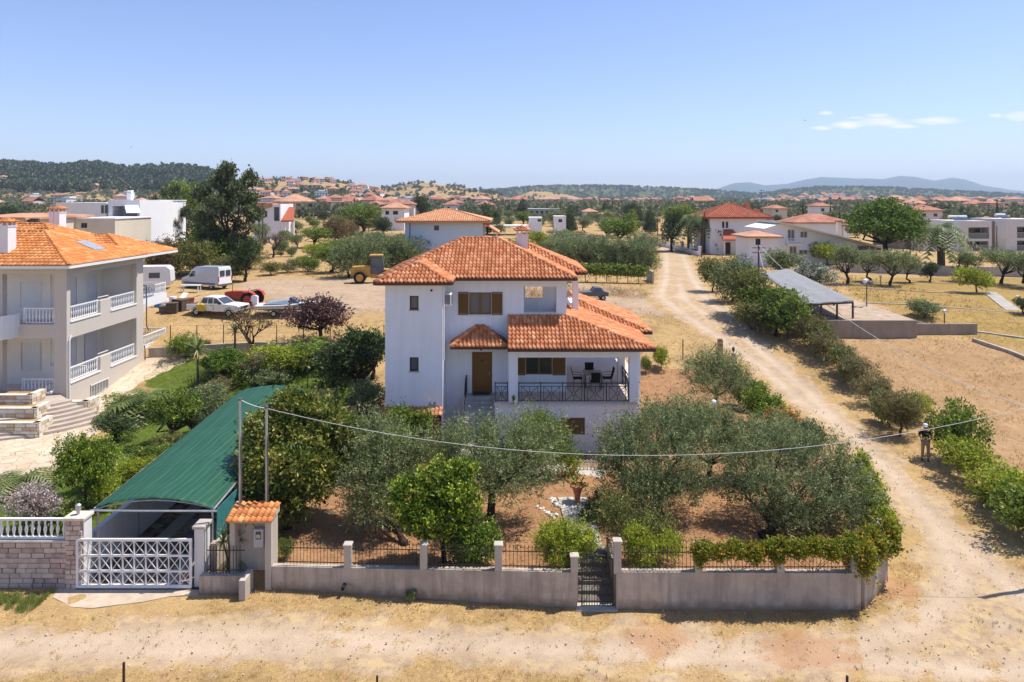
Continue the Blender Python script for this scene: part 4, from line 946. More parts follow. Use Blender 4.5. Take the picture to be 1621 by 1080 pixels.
# carport: arched green cover on posts
cpo = empty('carport', (0, 0, 0), label='long arched carport covered in dark green netting behind the white gate', cat='carport')
n = NT('green_shade_net'); p = n.pos(); mp = n.n('Mapping'); mp.inputs['Scale'].default_value = (7.5, .35, 1); n.l(p, mp.inputs[0]); s1 = n.noise(mp.outputs[0], 2.2, 5, .75); s2 = n.noise(p, .5, 4, .6)
c = n.mix(n.ramp(s1, [(.42, 0), (.75, 1)]), (.014, .072, .036), (.030, .120, .066)); wv = n.n('TexWave'); wv.inputs['Scale'].default_value = 1.3; wv.inputs['Distortion'].default_value = .3; n.l(p, wv.inputs['Vector']); c = n.mix(n.ramp(wv.outputs['Fac'], [(.93, 0), (1, .5)]), c, (.07, .22, .15)); c = n.mix(n.math('MULTIPLY', n.ramp(s2, [(.4, 0), (.7, 1)]), .4), c, (.016, .085, .05))
M['net'] = n.fin(c, .55, .35, n.bump(s1, .4, .02), 0, .12)
V = []; Qn = []; NX, NY = 40, 60; rs = np.random.RandomState(3)
for j in range(NY + 1):
    t = j / NY; y = 23.2 + t * 14.2; xl, xr = -14.15 - .75 * t, -10.15 - .8 * t
    for i in range(NX + 1):
        s = i / NX; x = xl + (xr - xl) * s
        zz = 2.38 + .30 * math.sin(math.pi * s) ** .8 + .035 * math.sin(y * 2.2) * math.sin(math.pi * s) + rs.uniform(-.006, .006) + (.02 if i % 4 == 0 else 0) + .012 * math.sin(x * 9 + y) - .1 * (s > .5) * (s - .5) * (1 - t)
        V.append((x, y, zz))
for j in range(NY):
    for i in range(NX): a = j * (NX + 1) + i; Qn.append((a, a + 1, a + NX + 2, a + NX + 1))
o = link('cover', np_mesh('cover', V, Qn, M['net'], smooth=True), None, cpo); sd = o.modifiers.new('thickness', 'SOLIDIFY'); sd.thickness = .012
for j in range(6):
    t = j / 5; y = 23.25 + t * 14.0; xl, xr = -14.15 - .75 * t, -10.15 - .8 * t
    MB().tube([(xl + (xr - xl) * s, y, 2.36 + .30 * max(0, math.sin(math.pi * s)) ** .8 - .05) for s in [k / 12 for k in range(13)]], .025, 6).build('rib', M['galv'], cpo)
    for x in (xl + .05, xr - .05): MB().tube([(x, y, 0), (x, y, 2.36)], .035, 6).build('post', M['galv'], cpo)
for q in (((-14.2, 23.2, 2.33), (-14.9, 37.4, 2.33)), ((-10.15, 23.2, 2.3), (-10.95, 37.4, 2.3)), ((-14.3, 23.15, 2.3), (-10.0, 23.15, 2.28))): MB().tube(q, .035, 6).build('rail', M['galv'], cpo)
tag(MB().add([(-10.12, 23.3, .4), (-10.12, 26.5, .3), (-10.12, 26.3, 2.2), (-10.12, 23.4, 2.25), (-10.1, 23.3, .4), (-10.1, 26.5, .3), (-10.1, 26.3, 2.2), (-10.1, 23.4, 2.25)], [(0, 1, 2, 3), (7, 6, 5, 4), (0, 4, 5, 1), (1, 5, 6, 2), (2, 6, 7, 3), (3, 7, 4, 0)]).build('side_screen', plain('blue_green_net', (.04, .17, .17), .7, .2, 0, .2, 4), None), 'blue green netting hung on the right side of the carport by the pillar', 'screen')
# short wall left of the meter niche
lw = empty('low_wall', (-9.6, 22.35, 0), label='short low concrete wall between white gate and meter niche, iron pickets above', cat='wall')
MB().bb(-.58, 1.0, -.12, .12, 0, .58).build('wall_body', M['concrete'], lw); MB().bb(.86, 1.06, -.5, .2, 0, .64).build('end_pier', M['concrete2'], lw)
for k in range(10): MB().beam((-.3 + k * .11, .02, .58), (-.3 + k * .11, .02, 1.5), .018).build('picket', M['iron'], lw)
for z in (.7, 1.35): MB().beam((-.4, .02, z), (.85, .02, z), .025).build('rail', M['iron'], lw)
# meter niche with tiled top
mn = empty('meter_niche', (-8.62, 22.75, 0), label='concrete niche with grey electric meter box and small terracotta tile roof', cat='niche')
m_ = MB(); m_.bb(-.66, -.5, -.3, .35, 0, 2.2); m_.bb(.5, .7, -.3, .35, 0, 2.2); m_.bb(-.5, .5, .2, .35, 0, 2.2); m_.bb(-.66, .7, -.3, .35, 2.2, 2.28); m_.build('niche_wall', M['concrete2'], mn)
T = Tiles(.2, .3, .055, 12); T.slope([(-.76, -.42, 2.30), (.78, -.42, 2.30), (.78, .45, 2.55), (-.76, .45, 2.55)]); T.build(M['tile2'], mn)
MB().add([(-.72, -.38, 2.28), (.74, -.38, 2.28), (.74, .42, 2.28), (-.72, .42, 2.28), (-.72, -.38, 2.3), (.74, -.38, 2.3), (.74, .42, 2.52), (-.72, .42, 2.52)], [(3, 2, 1, 0), (4, 5, 6, 7), (0, 1, 5, 4), (1, 2, 6, 5), (2, 3, 7, 6), (3, 0, 4, 7)]).build('roof_bed', M['concrete2'], mn)
mb_ = MB(); mb_.rb(0, .34, -.0, .19, 1.25, 1.85, .02); mo = mb_.build('meter_box', plain('grey_meter_box', (.5, .5, .5), .5, .3), mn); MB().bb(.08, .26, -.012, 0, 1.52, 1.78).build('meter_window', M['glass'], mo); MB().bb(.1, .24, -.018, -.012, 1.56, 1.68).build('dial', M['galv'], mo)
MB().tube([(.05, .12, 1.85), (-.1, .1, 2.05), (-.3, .12, 1.9), (-.35, .15, 2.2)], .012, 5).build('cable', M['black'], mn)
# metal poles
for (x, y, zt, lb) in ((AX(380, 23.1), 23.1, 6.1, 'thin galvanised pole rising behind the left side of the meter niche'), (AX(422, 23.2), 23.2, 5.8, 'thin galvanised pole behind the meter niche, the long cable fixed to its top')):
    po = empty('metal_pole', (x, y, 0), label=lb, cat='pole'); MB().tube([(0, 0, .3), (0, 0, zt)], [.05, .04], 8).build('shaft', M['galv'], po); MB().tube([(0, 0, zt - .05), (0, 0, zt + .02)], .06, 8).build('cap', M['greymetal'], po)
    MB().tube([(.05, -.03, 2.4), (.06, -.02, 3.5), (.04, -.04, 4.4), (.07, -.01, 4.9)], .018, 5).build('conduit', M['greymetal'], po)
def cable(a, b, sag, r, lb, mat=None, n_=40):
    a = Vector(a); b = Vector(b); pts = []
    for k in range(n_ + 1): t = k / n_; q = a.lerp(b, t); q.z -= 4 * sag * t * (1 - t); pts.append(q)
    return tag(MB().tube(pts, r, 5).build('cable', mat or M['cablegrey']), lb, 'cable')
M['cablegrey'] = plain('pale_cable', (.55, .56, .56), .6, .3)
cable((AX(380, 23.1), 23.1, 6.08), (AX(422, 23.2), 23.2, 5.75), .05, .014, 'short cable between the two metal poles by the meter niche')
cable((AX(422, 23.2), 23.2, 5.75), (18.2, 22.9, 6.1), 1.72, .009, 'long pale cable sagging across the front garden from the metal pole to the right')
po = empty('utility_pole', (18.2, 22.9, 0), label='utility pole at the road side just beyond the right edge, its shadow on the track', cat='pole'); MB().tube([(0, 0, -.2), (0, 0, 6.4)], [.11, .08], 8).build('shaft', M['polewood'], po); MB().beam((-.3, 0, 6.1), (.3, 0, 6.1), .06).build('crossarm', M['greymetal'], po)
# long concrete wall with iron fence panels
def wall_seg(root, a, b, zt, t=.24):
    mb = MB(); av = Vector((*a, 0)); bv = Vector((*b, 0)); mb.beam(av + Vector((0, 0, zt[0] / 2)), bv + Vector((0, 0, zt[0] / 2)), t, zt[0])
    v = mb.v
    for i in (6, 7): v[i] = (v[i][0], v[i][1], zt[1]) if v[i][2] > .1 else v[i]
    for i in range(4, 8):
        if v[i][2] > .1: v[i] = (v[i][0], v[i][1], zt[1])
    mb.build('wall_body', M['concrete'], root)
pick_me = MB().lathe([(.008, 0), (.008, .66), (.02, .68), (.001, .76)], 4).mesh('picket', [M['iron']])
rusty_me = MB().lathe([(.008, 0), (.008, .66), (.02, .68), (.001, .76)], 4).mesh('picket', [M['rustiron']])
def fence_bay(root, a, b, z0a, z0b, me=pick_me):
    a = Vector((*a, z0a)); b = Vector((*b, z0b)); L = (b - a).length; n_ = int(L / .115)
    for z in (.12, .58): MB().beam(a + Vector((0, 0, z)), b + Vector((0, 0, z)), .022).build('rail', M['iron'], root)
    for k in range(1, n_): link('picket', me, None, root, a.lerp(b, k / n_) + Vector((0, 0, .04)))
def post(root, x, y, z0, z1, w_=.23):
    MB().bb(x - w_ / 2, x + w_ / 2, y - w_ / 2, y + w_ / 2, z0, z1).build('post', M['concrete2'], root); MB().rb(x - w_ / 2 - .03, x + w_ / 2 + .03, y - w_ / 2 - .03, y + w_ / 2 + .03, z1, z1 + .05, .015).build('post_cap', M['concrete2'], root)
fw = empty('garden_wall', (0, 0, 0), label='long grey concrete wall with iron picket fence between the meter niche and the small gate', cat='wall')
A_, B_ = (-8.05, 22.62), (2.06, 21.52)
wall_seg(fw, A_, B_, (.74, 1.14))
def onw(px): 
    t = 0
    for _ in range(30):
        x = A_[0] + (B_[0] - A_[0]) * t; y = A_[1] + (B_[1] - A_[1]) * t; t += (AX(px, y) - x) / (B_[0] - A_[0])
    return A_[0] + (B_[0] - A_[0]) * t, A_[1] + (B_[1] - A_[1]) * t, .74 + .40 * t
pp = [onw(q) for q in (438, 551, 671, 789, 909)]
for i, q in enumerate(pp):
    if i: post(fw, q[0], q[1], q[2], AZ(862, q[1]) if i < 4 else AZ(880, q[1]))
    if i: fence_bay(fw, (pp[i - 1][0] + .12, pp[i - 1][1]), (q[0] - .12, q[1]), pp[i - 1][2], q[2], rusty_me if i == 4 else pick_me)
MB().tube([(AX(543, 22), 21.95, .32), (AX(543, 22), 22.2, .32)], .06, 10).build('drain_pipe', M['black'], fw)
fw2 = empty('garden_wall', (0, 0, 0), label='grey concrete wall right of the small gate, vines hanging over its iron fence', cat='wall')
wall_seg(fw2, (3.26, 21.45), (10.9, 21.45), (1.2, 1.16)); wall_seg(fw2, (10.98, 21.5), (12.5, 22.95), (1.16, 1.16)); wall_seg(fw2, (12.5, 22.95), (14.1, 27.2), (1.14, 1.0))
for i, px in enumerate((977, 1105, 1234, 1352)):
    x = AX(px, 21.45); post(fw2, x, 21.45, 1.14, 2.0 if i else 2.12)
    if i: fence_bay(fw2, (x0_ + .12, 21.45), (x - .12, 21.45), 1.18, 1.18)
    x0_ = x
MB().prism([(12.3, 22.75), (12.7, 22.95), (12.5, 23.3), (12.2, 23.1)], 1.1, 2.0).build('post', M['concrete2'], fw2); fence_bay(fw2, (11.1, 21.6), (12.35, 22.8), 1.18, 1.18)
# small iron gate and the steps behind it
ig = empty('garden_gate', (2.18, 21.5, .02), label='small black iron gate with curved top set between the two concrete walls', cat='gate')
fr = MB(); fr.bb(0, .04, -.02, .02, 0, 1.5); fr.bb(.98, 1.02, -.02, .02, 0, 1.5); fr.bb(.04, .98, -.02, .02, 0, .04); fr.bb(.04, .98, -.02, .02, .85, .88); fr.tube([(.02, 0, 1.5), (.25, 0, 1.6), (.5, 0, 1.64), (.78, 0, 1.6), (1.0, 0, 1.5)], .02, 5); fr.build('frame', M['iron'], ig)
for k in range(1, 12): MB().beam((k * .082 + .01, 0, .04), (k * .082 + .01, 0, 1.5 + .12 * math.sin(k / 12 * math.pi)), .018).build('bar', M['iron'], ig)
sc = MB(); sc.beam((.05, -.01, .1), (.5, -.01, .8), .012); sc.beam((.97, -.01, .1), (.5, -.01, .8), .012); sc.beam((.3, -.01, .95), (.5, -.01, 1.4), .012); sc.beam((.7, -.01, .95), (.5, -.01, 1.4), .012); sc.build('scroll', M['iron'], ig)
gs = empty('garden_steps', (2.1, 21.7, 0), label='worn concrete steps climbing behind the small iron gate', cat='steps')
M['shadeconcrete'] = streaky('shade_dark_concrete', (.20, .18, .155), (.08, .075, .06), .8)  # step concrete coloured dark for the shadow of bush and wall
for k in range(6): MB().bb(0, 1.15, k * .34, k * .34 + .36, -.1 + .12 * k, .1 + .12 * k).build('step', M['shadeconcrete'], gs)
MB().prism([(0, 2.1), (1.15, 2.1), (1.0, 6.5), (-.2, 6.5)], .3, .575).build('path_slab', M['concrete2'], gs)
MB().bb(-.1, 1.2, -.45, -.03, -.1, .05).build('sill_stone', M['concrete2'], gs)
for x in (-.12, 1.17): MB().bb(x, x + .12, .0, 2.0, 0, 1.1).build('cheek_wall', M['concrete'], gs)

# ---------------------------------------------------------------- plants
FM = {
 'olive': foliage('olive_leaves', (0.058, 0.078, 0.023), (0.200, 0.240, 0.086), (0.454, 0.497, 0.251), .35, .5),
 'olive2': foliage('dark_olive_leaves', (0.045, 0.066, 0.021), (0.165, 0.205, 0.077), (0.389, 0.432, 0.204), .35, .5),
 'citrus': foliage('citrus_leaves', (0.026, 0.051, 0.005), (0.119, 0.201, 0.019), (0.527, 0.580, 0.057), .35, .4),
 'loquat': foliage('yellowing_leaves', (.025, .05, .010), (.11, .16, .022), (.52, .42, .09), .35, .45),
 'green': foliage('bright_green_leaves', (0.031, 0.055, 0.008), (0.140, 0.210, 0.026), (0.367, 0.432, 0.065), .35, .45),
 'lime': foliage('lime_green_leaves', (0.070, 0.101, 0.008), (0.270, 0.330, 0.026), (0.626, 0.626, 0.074), .4, .5),
 'shrub': foliage('shrub_leaves', (0.039, 0.047, 0.012), (0.155, 0.170, 0.043), (0.367, 0.356, 0.102), .3, .55),
 'dark': foliage('dark_leaves', (0.011, 0.020, 0.007), (0.046, 0.073, 0.019), (0.145, 0.198, 0.057), .25, .5),
 'vine': foliage('autumn_vine_leaves', (0.051, 0.087, 0.009), (0.256, 0.292, 0.024), (0.659, 0.264, 0.046), .4, .5, (.1, .6, 1)),
 'vinered': foliage('reddish_vine_leaves', (0.082, 0.072, 0.009), (0.383, 0.219, 0.032), (0.593, 0.158, 0.034), .4, .5),
 'purple': foliage('purple_plum_leaves', (0.030, 0.012, 0.014), (0.091, 0.041, 0.046), (0.293, 0.146, 0.134), .3, .5),
 'pink': foliage('pale_pink_blossom', (0.105, 0.079, 0.053), (0.439, 0.328, 0.302), (0.750, 0.732, 0.683), .3, .6),
 'brown': foliage('brown_dry_leaves', (0.046, 0.028, 0.013), (0.155, 0.100, 0.043), (0.369, 0.264, 0.113), .3, .7),
 'pine': foliage('pine_needles', (.03, .065, .010), (.11, .19, .022), (.27, .36, .06), .25, .6),
 'cedar': foliage('cedar_needles', (.022, .034, .013), (.085, .11, .04), (.23, .27, .11), .2, .6),
 'dryshrub': foliage('dry_shrub_leaves', (0.047, 0.047, 0.017), (0.170, 0.153, 0.058), (0.410, 0.346, 0.149), .3, .7),
 'oleander': foliage('oleander_leaves', (0.033, 0.053, 0.020), (0.119, 0.155, 0.064), (0.750, 0.750, 0.750), .3, .5),
 'palm': foliage('palm_fronds', (.05, .085, .02), (.16, .20, .06), (.40, .40, .18), .25, .45),
}
def unit(a): return a / np.maximum(np.linalg.norm(a, axis=-1, keepdims=True), 1e-9)
def leaf_cloud(seed, lobes, n, L=.11, W=.045, up=.4, out=.6, spray=12, slen=.4, jit=.06, rmin=.5, lump=.22, bias=.0, flat=0):
    """n leaves on short sprays spread through several lobes; returns verts, quads, shade"""
    r = np.random.RandomState(seed); lobes = [np.array(l, float) for l in lobes]
    a = np.array([(l[3] * l[4]) ** .8 + (l[3] * l[5]) ** .8 for l in lobes]); a = a / a.sum(); ns = max(4, n // spray)
    which = r.choice(len(lobes), ns, p=a); C = np.array([l[:3] for l in lobes])[which]; RR = np.array([l[3:6] for l in lobes])[which]
    d = unit(r.normal(size=(ns, 3))); ph = r.uniform(0, 6, (4, 3))
    lum = sum(np.sin(d @ (r.normal(size=3) * 4.2) + k * 1.7 + which * 1.3) for k in range(3)) / 3
    rho = rmin + (1 - rmin) * r.uniform(0, 1, ns) ** .55; rho = rho * (1 + lump * lum) * (1 - .42 * lump)
    P = C + RR * d * rho[:, None]
    g = unit(d * out + np.array([0, 0, up]) + r.normal(size=(ns, 3)) * .45)
    sb = np.clip(.5 + .32 * r.normal(size=ns) * .8 + .15 * lum + bias, 0, 1)
    t = r.uniform(0, 1, (ns, spray)); ln = slen * r.uniform(.6, 1.3, ns) * (1 + .9 * (r.uniform(0, 1, ns) < .12))
    p = P[:, None, :] + g[:, None, :] * (t * ln[:, None])[..., None] + r.normal(size=(ns, spray, 3)) * jit
    p = p.reshape(-1, 3); gg = np.repeat(g, spray, 0); N = len(p)
    ld = unit(gg * .7 + r.normal(size=(N, 3)) * .65); wv = unit(np.cross(ld, r.normal(size=(N, 3))))
    if flat: wv = unit(wv * np.array([1, 1, 1 - flat]))
    l = L * r.uniform(.65, 1.3, N)[:, None]; w = W * r.uniform(.7, 1.3, N)[:, None]
    V = np.stack([p, p + ld * l * .5 + wv * w * .5, p + ld * l, p + ld * l * .5 - wv * w * .5], 1)
    sh = np.clip(.62 * np.repeat(sb, spray) + .38 * r.uniform(0, 1, N), 0, 1)
    return V.reshape(-1, 3), np.arange(N * 4).reshape(-1, 4), sh
def trunk_mb(base, lobes, r0, seed=0, split=.3, bend=.25, twigs=2):
    rg = random.Random(seed); mb = MB(); b = Vector(base)
    cz = min(l[2] - l[5] * .3 for l in lobes); cen = Vector((sum(l[0] for l in lobes) / len(lobes), sum(l[1] for l in lobes) / len(lobes), cz))
    sp = b.lerp(cen, split); sp.x += rg.uniform(-bend, bend) * .4; sp.z = b.z + max(.25, (cen.z - b.z) * split * 1.4)
    mb.tube([b - Vector((0, 0, .15)), b + Vector((0, 0, .08)), b.lerp(sp, .5) + Vector((rg.uniform(-bend, bend) * .3, 0, 0)), sp], [r0 * 1.5, r0 * 1.1, r0 * .92, r0 * .8], 8)
    for l in lobes:
        e = Vector((l[0], l[1], l[2] + l[5] * .2)); m = sp.lerp(e, .5) + Vector((rg.uniform(-bend, bend), rg.uniform(-bend, bend), rg.uniform(-bend, bend) * .5))
        rr = r0 * (.75 if len(lobes) < 3 else .6)
        mb.tube([sp - (m - sp) * .05, sp.lerp(m, .5) + Vector((rg.uniform(-bend, bend) * .3, rg.uniform(-bend, bend) * .3, 0)), m, e], [rr, rr * .75, rr * .55, rr * .15], 6)
        for k in range(3 + twigs):
            q = m.lerp(e, rg.uniform(.0, .8)); t = Vector((l[0] + rg.uniform(-1, 1) * l[3] * .75, l[1] + rg.uniform(-1, 1) * l[4] * .75, l[2] + rg.uniform(-.2, .8) * l[5]))
            mb.tube([q, q.lerp(t, .5) + Vector((0, 0, .06)), t], [rr * .3, rr * .2, rr * .05], 4)
    return mb
def tree(name, label, cat, mat, base, lobes, n, tr=.12, bark='bark', seed=0, group=None, split=.3, crown='crown', extra=None, **kw):
    root = empty(name, base, label=label, cat=cat, group=group); b = Vector(base)
    ll = [(l[0] - b.x, l[1] - b.y, l[2] - b.z, l[3], l[4], l[5]) for l in lobes]
    if tr: trunk_mb((0, 0, 0), ll, tr, seed, split).build('trunk', M[bark], root)
    V, Q_, s_ = leaf_cloud(seed + 1, ll, n, **kw); link(crown, np_mesh(crown, V, Q_, FM[mat], s_), None, root)
    if extra:
        em, en, ek = extra; V, Q_, s_ = leaf_cloud(seed + 7, ll, en, **{**kw, **ek}); link('blossom', np_mesh('blossom', V, Q_, FM[em], s_), None, root)
    return root
def PL(Y, items):
    """lobes given by where they stand in the photograph and how deep: (px, py, half width, half height, depth offset)"""
    o = []
    for it in items:
        px, py, rx, rz = it[:4]; y = Y + (it[4] if len(it) > 4 else 0); k = y / F; o.append((AX(px, y), y, AZ(py, y), rx * k, (it[5] if len(it) > 5 else .9) * rx * k, rz * k))
    return o
OL = dict(L=.13, W=.034, up=.6, out=.5, spray=16, slen=.62, jit=.04, rmin=.42, lump=.42)
BR = dict(L=.12, W=.06, up=.25, out=.6, spray=9, slen=.25, jit=.05, rmin=.5, lump=.4)
def g_(px, py): return G(px, py)
# front garden
b = g_(775, 836); tree('olive_tree', 'grey green olive tree in the middle of the front garden, dark trunk visible', 'tree', 'olive', b, PL(b[1], [(700, 730, 40, 48, .6), (740, 715, 52, 50, 1), (795, 705, 48, 42, .8), (835, 738, 48, 45, .2), (800, 765, 46, 34, -.6), (852, 705, 30, 32, 1.0), (760, 755, 36, 30, -.5)]), 30000, .16, 'darkbark', 11, split=.55, **OL)
b = g_(640, 862); tree('olive_tree', 'leaning silvery olive tree between the yellowing tree and the citrus tree', 'tree', 'olive', b, PL(b[1] + 1.2, [(590, 705, 38, 42, .8), (608, 740, 50, 48, .2), (577, 770, 36, 36, -.2), (610, 800, 34, 30, -.8), (645, 720, 26, 36, .8), (570, 815, 20, 20, -.8)]), 30000, .13, 'darkbark', 12, split=.2, **OL)
b = g_(703, 893); tree('citrus_tree', 'bright green citrus tree just behind the iron fence, left of the middle', 'tree', 'citrus', b, PL(b[1], [(655, 790, 38, 38, 0), (700, 765, 40, 32, .3), (728, 800, 32, 38, -.2), (672, 820, 38, 26, -.3), (732, 748, 20, 16, .4), (700, 815, 44, 34, .0)]), 22000, .09, 'darkbark', 13, split=.5, **{**BR, 'L': .125, 'W': .062})
b = g_(455, 835); tree('walnut_tree', 'big spreading tree with yellowing leaves beside the green carport', 'tree', 'loquat', b, PL(b[1] + .6, [(430, 690, 50, 44, .8), (490, 668, 55, 38, 1.2), (540, 690, 34, 42, .6), (420, 745, 42, 44, -.2), (475, 745, 60, 50, -.6), (440, 790, 50, 34, -.8), (405, 790, 28, 36, -.4), (520, 740, 34, 30, 0), (465, 640, 36, 20, 1.4)]), 44000, .16, 'darkbark', 14, split=.3, **{**BR, 'L': .17, 'W': .075, 'slen': .35, 'up': .05})
b = g_(645, 742); tree('laurel_bush', 'dense bright green bush at the foot of the white tower', 'bush', 'green', b, PL(b[1], [(640, 690, 34, 38), (632, 665, 24, 20, .2), (655, 712, 24, 22, -.3), (668, 668, 14, 14)]), 14000, .06, 'darkbark', 15, **BR)
b = g_(868, 752); tree('pepper_shrub', 'feathery bright green shrub against the veranda base wall', 'bush', 'green', b, PL(b[1], [(862, 700, 40, 34), (850, 680, 24, 22, .2), (885, 722, 26, 30, -.2), (838, 720, 24, 30)]), 18000, .05, 'bark', 16, **{**OL, 'W': .03})
b = g_(765, 893); b = (b[0], 22.6, .55); tree('laurel_bush', 'leafy green bush poking through the fence right of the citrus tree', 'bush', 'green', b, PL(22.7, [(752, 866, 32, 26), (728, 868, 20, 24, .1), (770, 850, 20, 14, .2)]), 9000, .04, 'bark', 17, **{**BR, 'L': .09, 'W': .05})
b = (AX(893, 22.5), 22.5, .6); tree('broom_bush', 'rounded lime green bush spilling over the fence left of the small iron gate', 'bush', 'lime', b, PL(22.4, [(885, 862, 38, 28), (905, 850, 30, 24, .2), (868, 848, 18, 18), (925, 858, 18, 16), (890, 884, 26, 14, -.25)]), 15000, .04, 'bark', 18, **{**OL, 'L': .09, 'W': .03, 'slen': .3, 'up': .1})
b = g_(1043, 822); tree('olive_tree', 'wide olive tree with dark trunk right of the terracotta urn', 'tree', 'olive2', b, PL(b[1] + .3, [(985, 700, 42, 38, .8), (1040, 690, 56, 44, 1.2), (1000, 745, 52, 44, -.2), (1062, 745, 54, 46, -.4), (1095, 705, 40, 42, .8), (1030, 780, 44, 26, -.9), (1090, 780, 34, 28, -.5), (970, 735, 26, 34, 0)]), 33000, .17, 'darkbark', 19, split=.45, **OL)
b = g_(1205, 852); tree('olive_tree', 'dense broad olive tree in the right corner of the front garden', 'tree', 'olive2', b, PL(b[1] + 1.0, [(1180, 745, 40, 40, .5), (1235, 720, 56, 44, 1.2), (1300, 745, 56, 50, .6), (1345, 780, 40, 48, 0), (1270, 790, 58, 46, -.8), (1215, 785, 36, 40, -.8), (1325, 815, 40, 34, -.9), (1250, 825, 34, 22, -1.2), (1160, 775, 22, 28, .2)]), 38000, .17, 'darkbark', 20, split=.3, **OL)
b = g_(1120, 765); tree('olive_tree', 'feathery olive tree behind the two large ones, right of the veranda', 'tree', 'olive', b, PL(b[1], [(1085, 670, 46, 34, .5), (1040, 672, 28, 24, .3), (1130, 678, 38, 32, .6), (1150, 705, 30, 28, .2), (1185, 700, 34, 30, .5), (1230, 690, 30, 24, .8)]), 30000, .13, 'darkbark', 21, split=.4, **OL)
b = g_(1128, 655); tree('olive_tree', 'round olive tree standing alone right of the house near the brick post', 'tree', 'olive', b, PL(b[1], [(1108, 590, 34, 28, .3), (1150, 590, 34, 28, .3), (1130, 578, 34, 20, .6), (1128, 612, 42, 22, -.4), (1165, 605, 24, 20, 0)]), 20000, .13, 'bark', 22, split=.5, **OL)
# shrubs around the small gate
b = (AX(1005, 23.2), 23.2, .6); tree('rosemary_bush', 'mixed rosemary bush crowding the fence right of the small iron gate', 'bush', 'shrub', b, PL(23.2, [(985, 830, 30, 30), (1030, 845, 34, 26), (1060, 862, 20, 20), (965, 815, 22, 26, .8)]), 12000, .03, 'bark', 23, **{**OL, 'L': .09, 'up': .8})
b = (AX(1030, 22.3), 22.3, .6); tree('lime_shrub', 'yellow green shrub pressed against the fence bars right of the small gate', 'bush', 'lime', b, PL(22.2, [(1020, 872, 34, 20), (1060, 865, 20, 16), (1010, 850, 18, 14)]), 7000, .03, 'bark', 24, **{**BR, 'L': .08, 'W': .035})
b = g_(960, 812); tree('rose_bush', 'straggly dark rose bush between the terracotta urn and the small gate', 'bush', 'dark', b, PL(b[1], [(955, 800, 28, 26), (935, 822, 20, 20, -.6), (1000, 800, 24, 20, .3)]), 7000, .03, 'bark', 25, **{**BR, 'L': .08, 'W': .04})
# vines on the right fence
for (px, py, rx, rz, y, m, lb, n_) in ((1165, 866, 66, 18, 21.3, 'vine', 'yellow and green vine draped along the iron fence, second bay right of the small gate', 9000), (1290, 862, 70, 22, 21.3, 'vine', 'thick green and yellow vine covering the last straight fence bay before the corner', 11000)):
    b = (AX(px, y), y + .3, .6); tree('climbing_vine', lb, 'vine', m, b, PL(y, [(px + k * rx * .4, py + 3 + (k % 2) * 4, rx * .25, rz * (.5 + .2 * math.sin(k * 3)), .03 * k, .5) for k in (-2, -1, 0, 1, 2)] + [(px - rx * .85, py + 16, 7, 12, -.1, .6), (px + rx * .45, py + 12, 9, 8, -.1, .6)]), n_, .02, 'bark', int(px), **{**BR, 'L': .08, 'W': .055, 'slen': .12, 'up': 0})
b = (AX(1375, 21.7), 22.2, .6); tree('climbing_vine', 'bushy vine tumbling over the corner of the garden wall', 'vine', 'vine', b, PL(21.9, [(1362, 884, 16, 22, -.3), (1382, 862, 18, 20, .3), (1402, 842, 16, 18, 1.0), (1350, 866, 12, 14, -.2), (1406, 860, 10, 10, .9)]), 10000, .03, 'bark', 27, **{**BR, 'L': .11, 'W': .07})
b = (13.4, 26.0, .4); tree('climbing_vine', 'bright green vine with red tips beside the dirt road behind the corner', 'vine', 'lime', b, PL(25.5, [(1385, 800, 18, 30, .6), (1375, 765, 14, 24, 1.8), (1398, 825, 16, 16, -.6), (1362, 740, 12, 20, 3)]), 10000, .03, 'bark', 28, **{**BR, 'L': .1, 'W': .06})
# hedge on the lot's right side
for i, (px, py, rx, rz, m, lb) in enumerate(((1185, 620, 30, 26, 'green', 'green hedge bush beside the dirt road, upper end of the garden hedge'), (1212, 648, 30, 28, 'citrus', 'yellow green hedge bush below the first, beside the dirt road'), (1240, 672, 26, 24, 'vinered', 'reddish hedge bush at the road side above the corner olive tree'), (1272, 690, 34, 26, 'olive2', 'blue green low bush at the road side touching the corner olive tree'))):
    b = g_(px, py + rz); tree('hedge_bush', lb, 'bush', m, b, PL(b[1], [(px - rx * .5, py - rz * .3, rx * .55, rz * .7, .5), (px + rx * .4, py, rx * .6, rz * .8, 0), (px, py + rz * .3, rx * .7, rz * .6, -.4)]), 9000, .04, 'bark', 40 + i, **{**BR, 'L': .12, 'W': .06})
# terracotta urn, stones, white border fence
b = g_(914, 797); ur = empty('garden_urn', b, label='tall terracotta urn with a small succulent standing on bare soil among white stones', cat='urn')
MB().lathe([(.17, 0), (.17, .05), (.11, .1), (.12, .3), (.18, .55), (.26, .68), (.32, .74), (.30, .78), (.25, .76), (.22, .70)], 14).build('urn_body', M['terracotta'], ur, smooth=True)
V, Q_, s_ = leaf_cloud(3, [(0, 0, .78, .18, .18, .1)], 200, L=.14, W=.05, spray=5); link('plant', np_mesh('plant', V, Q_, FM['green'], s_), None, ur)
sp = g_(905, 745); po = empty('flower_pot', g_(906, 752), label='small pot with a lime green plant on the garden path below the veranda', cat='pot'); MB().lathe([(.10, 0), (.15, .25), (.16, .27), (.12, .27)], 10).build('pot', M['terracotta'], po)
V, Q_, s_ = leaf_cloud(4, [(0, 0, .4, .22, .22, .2)], 700, L=.1, W=.05, spray=7); link('plant', np_mesh('plant', V, Q_, FM['lime'], s_), None, po)
rg = random.Random(8)
rock_me = []; ROCKS = []
TEN = 'first second third fourth fifth sixth seventh eighth ninth tenth eleventh twelfth thirteenth fourteenth fifteenth sixteenth seventeenth eighteenth nineteenth twentieth'.split()
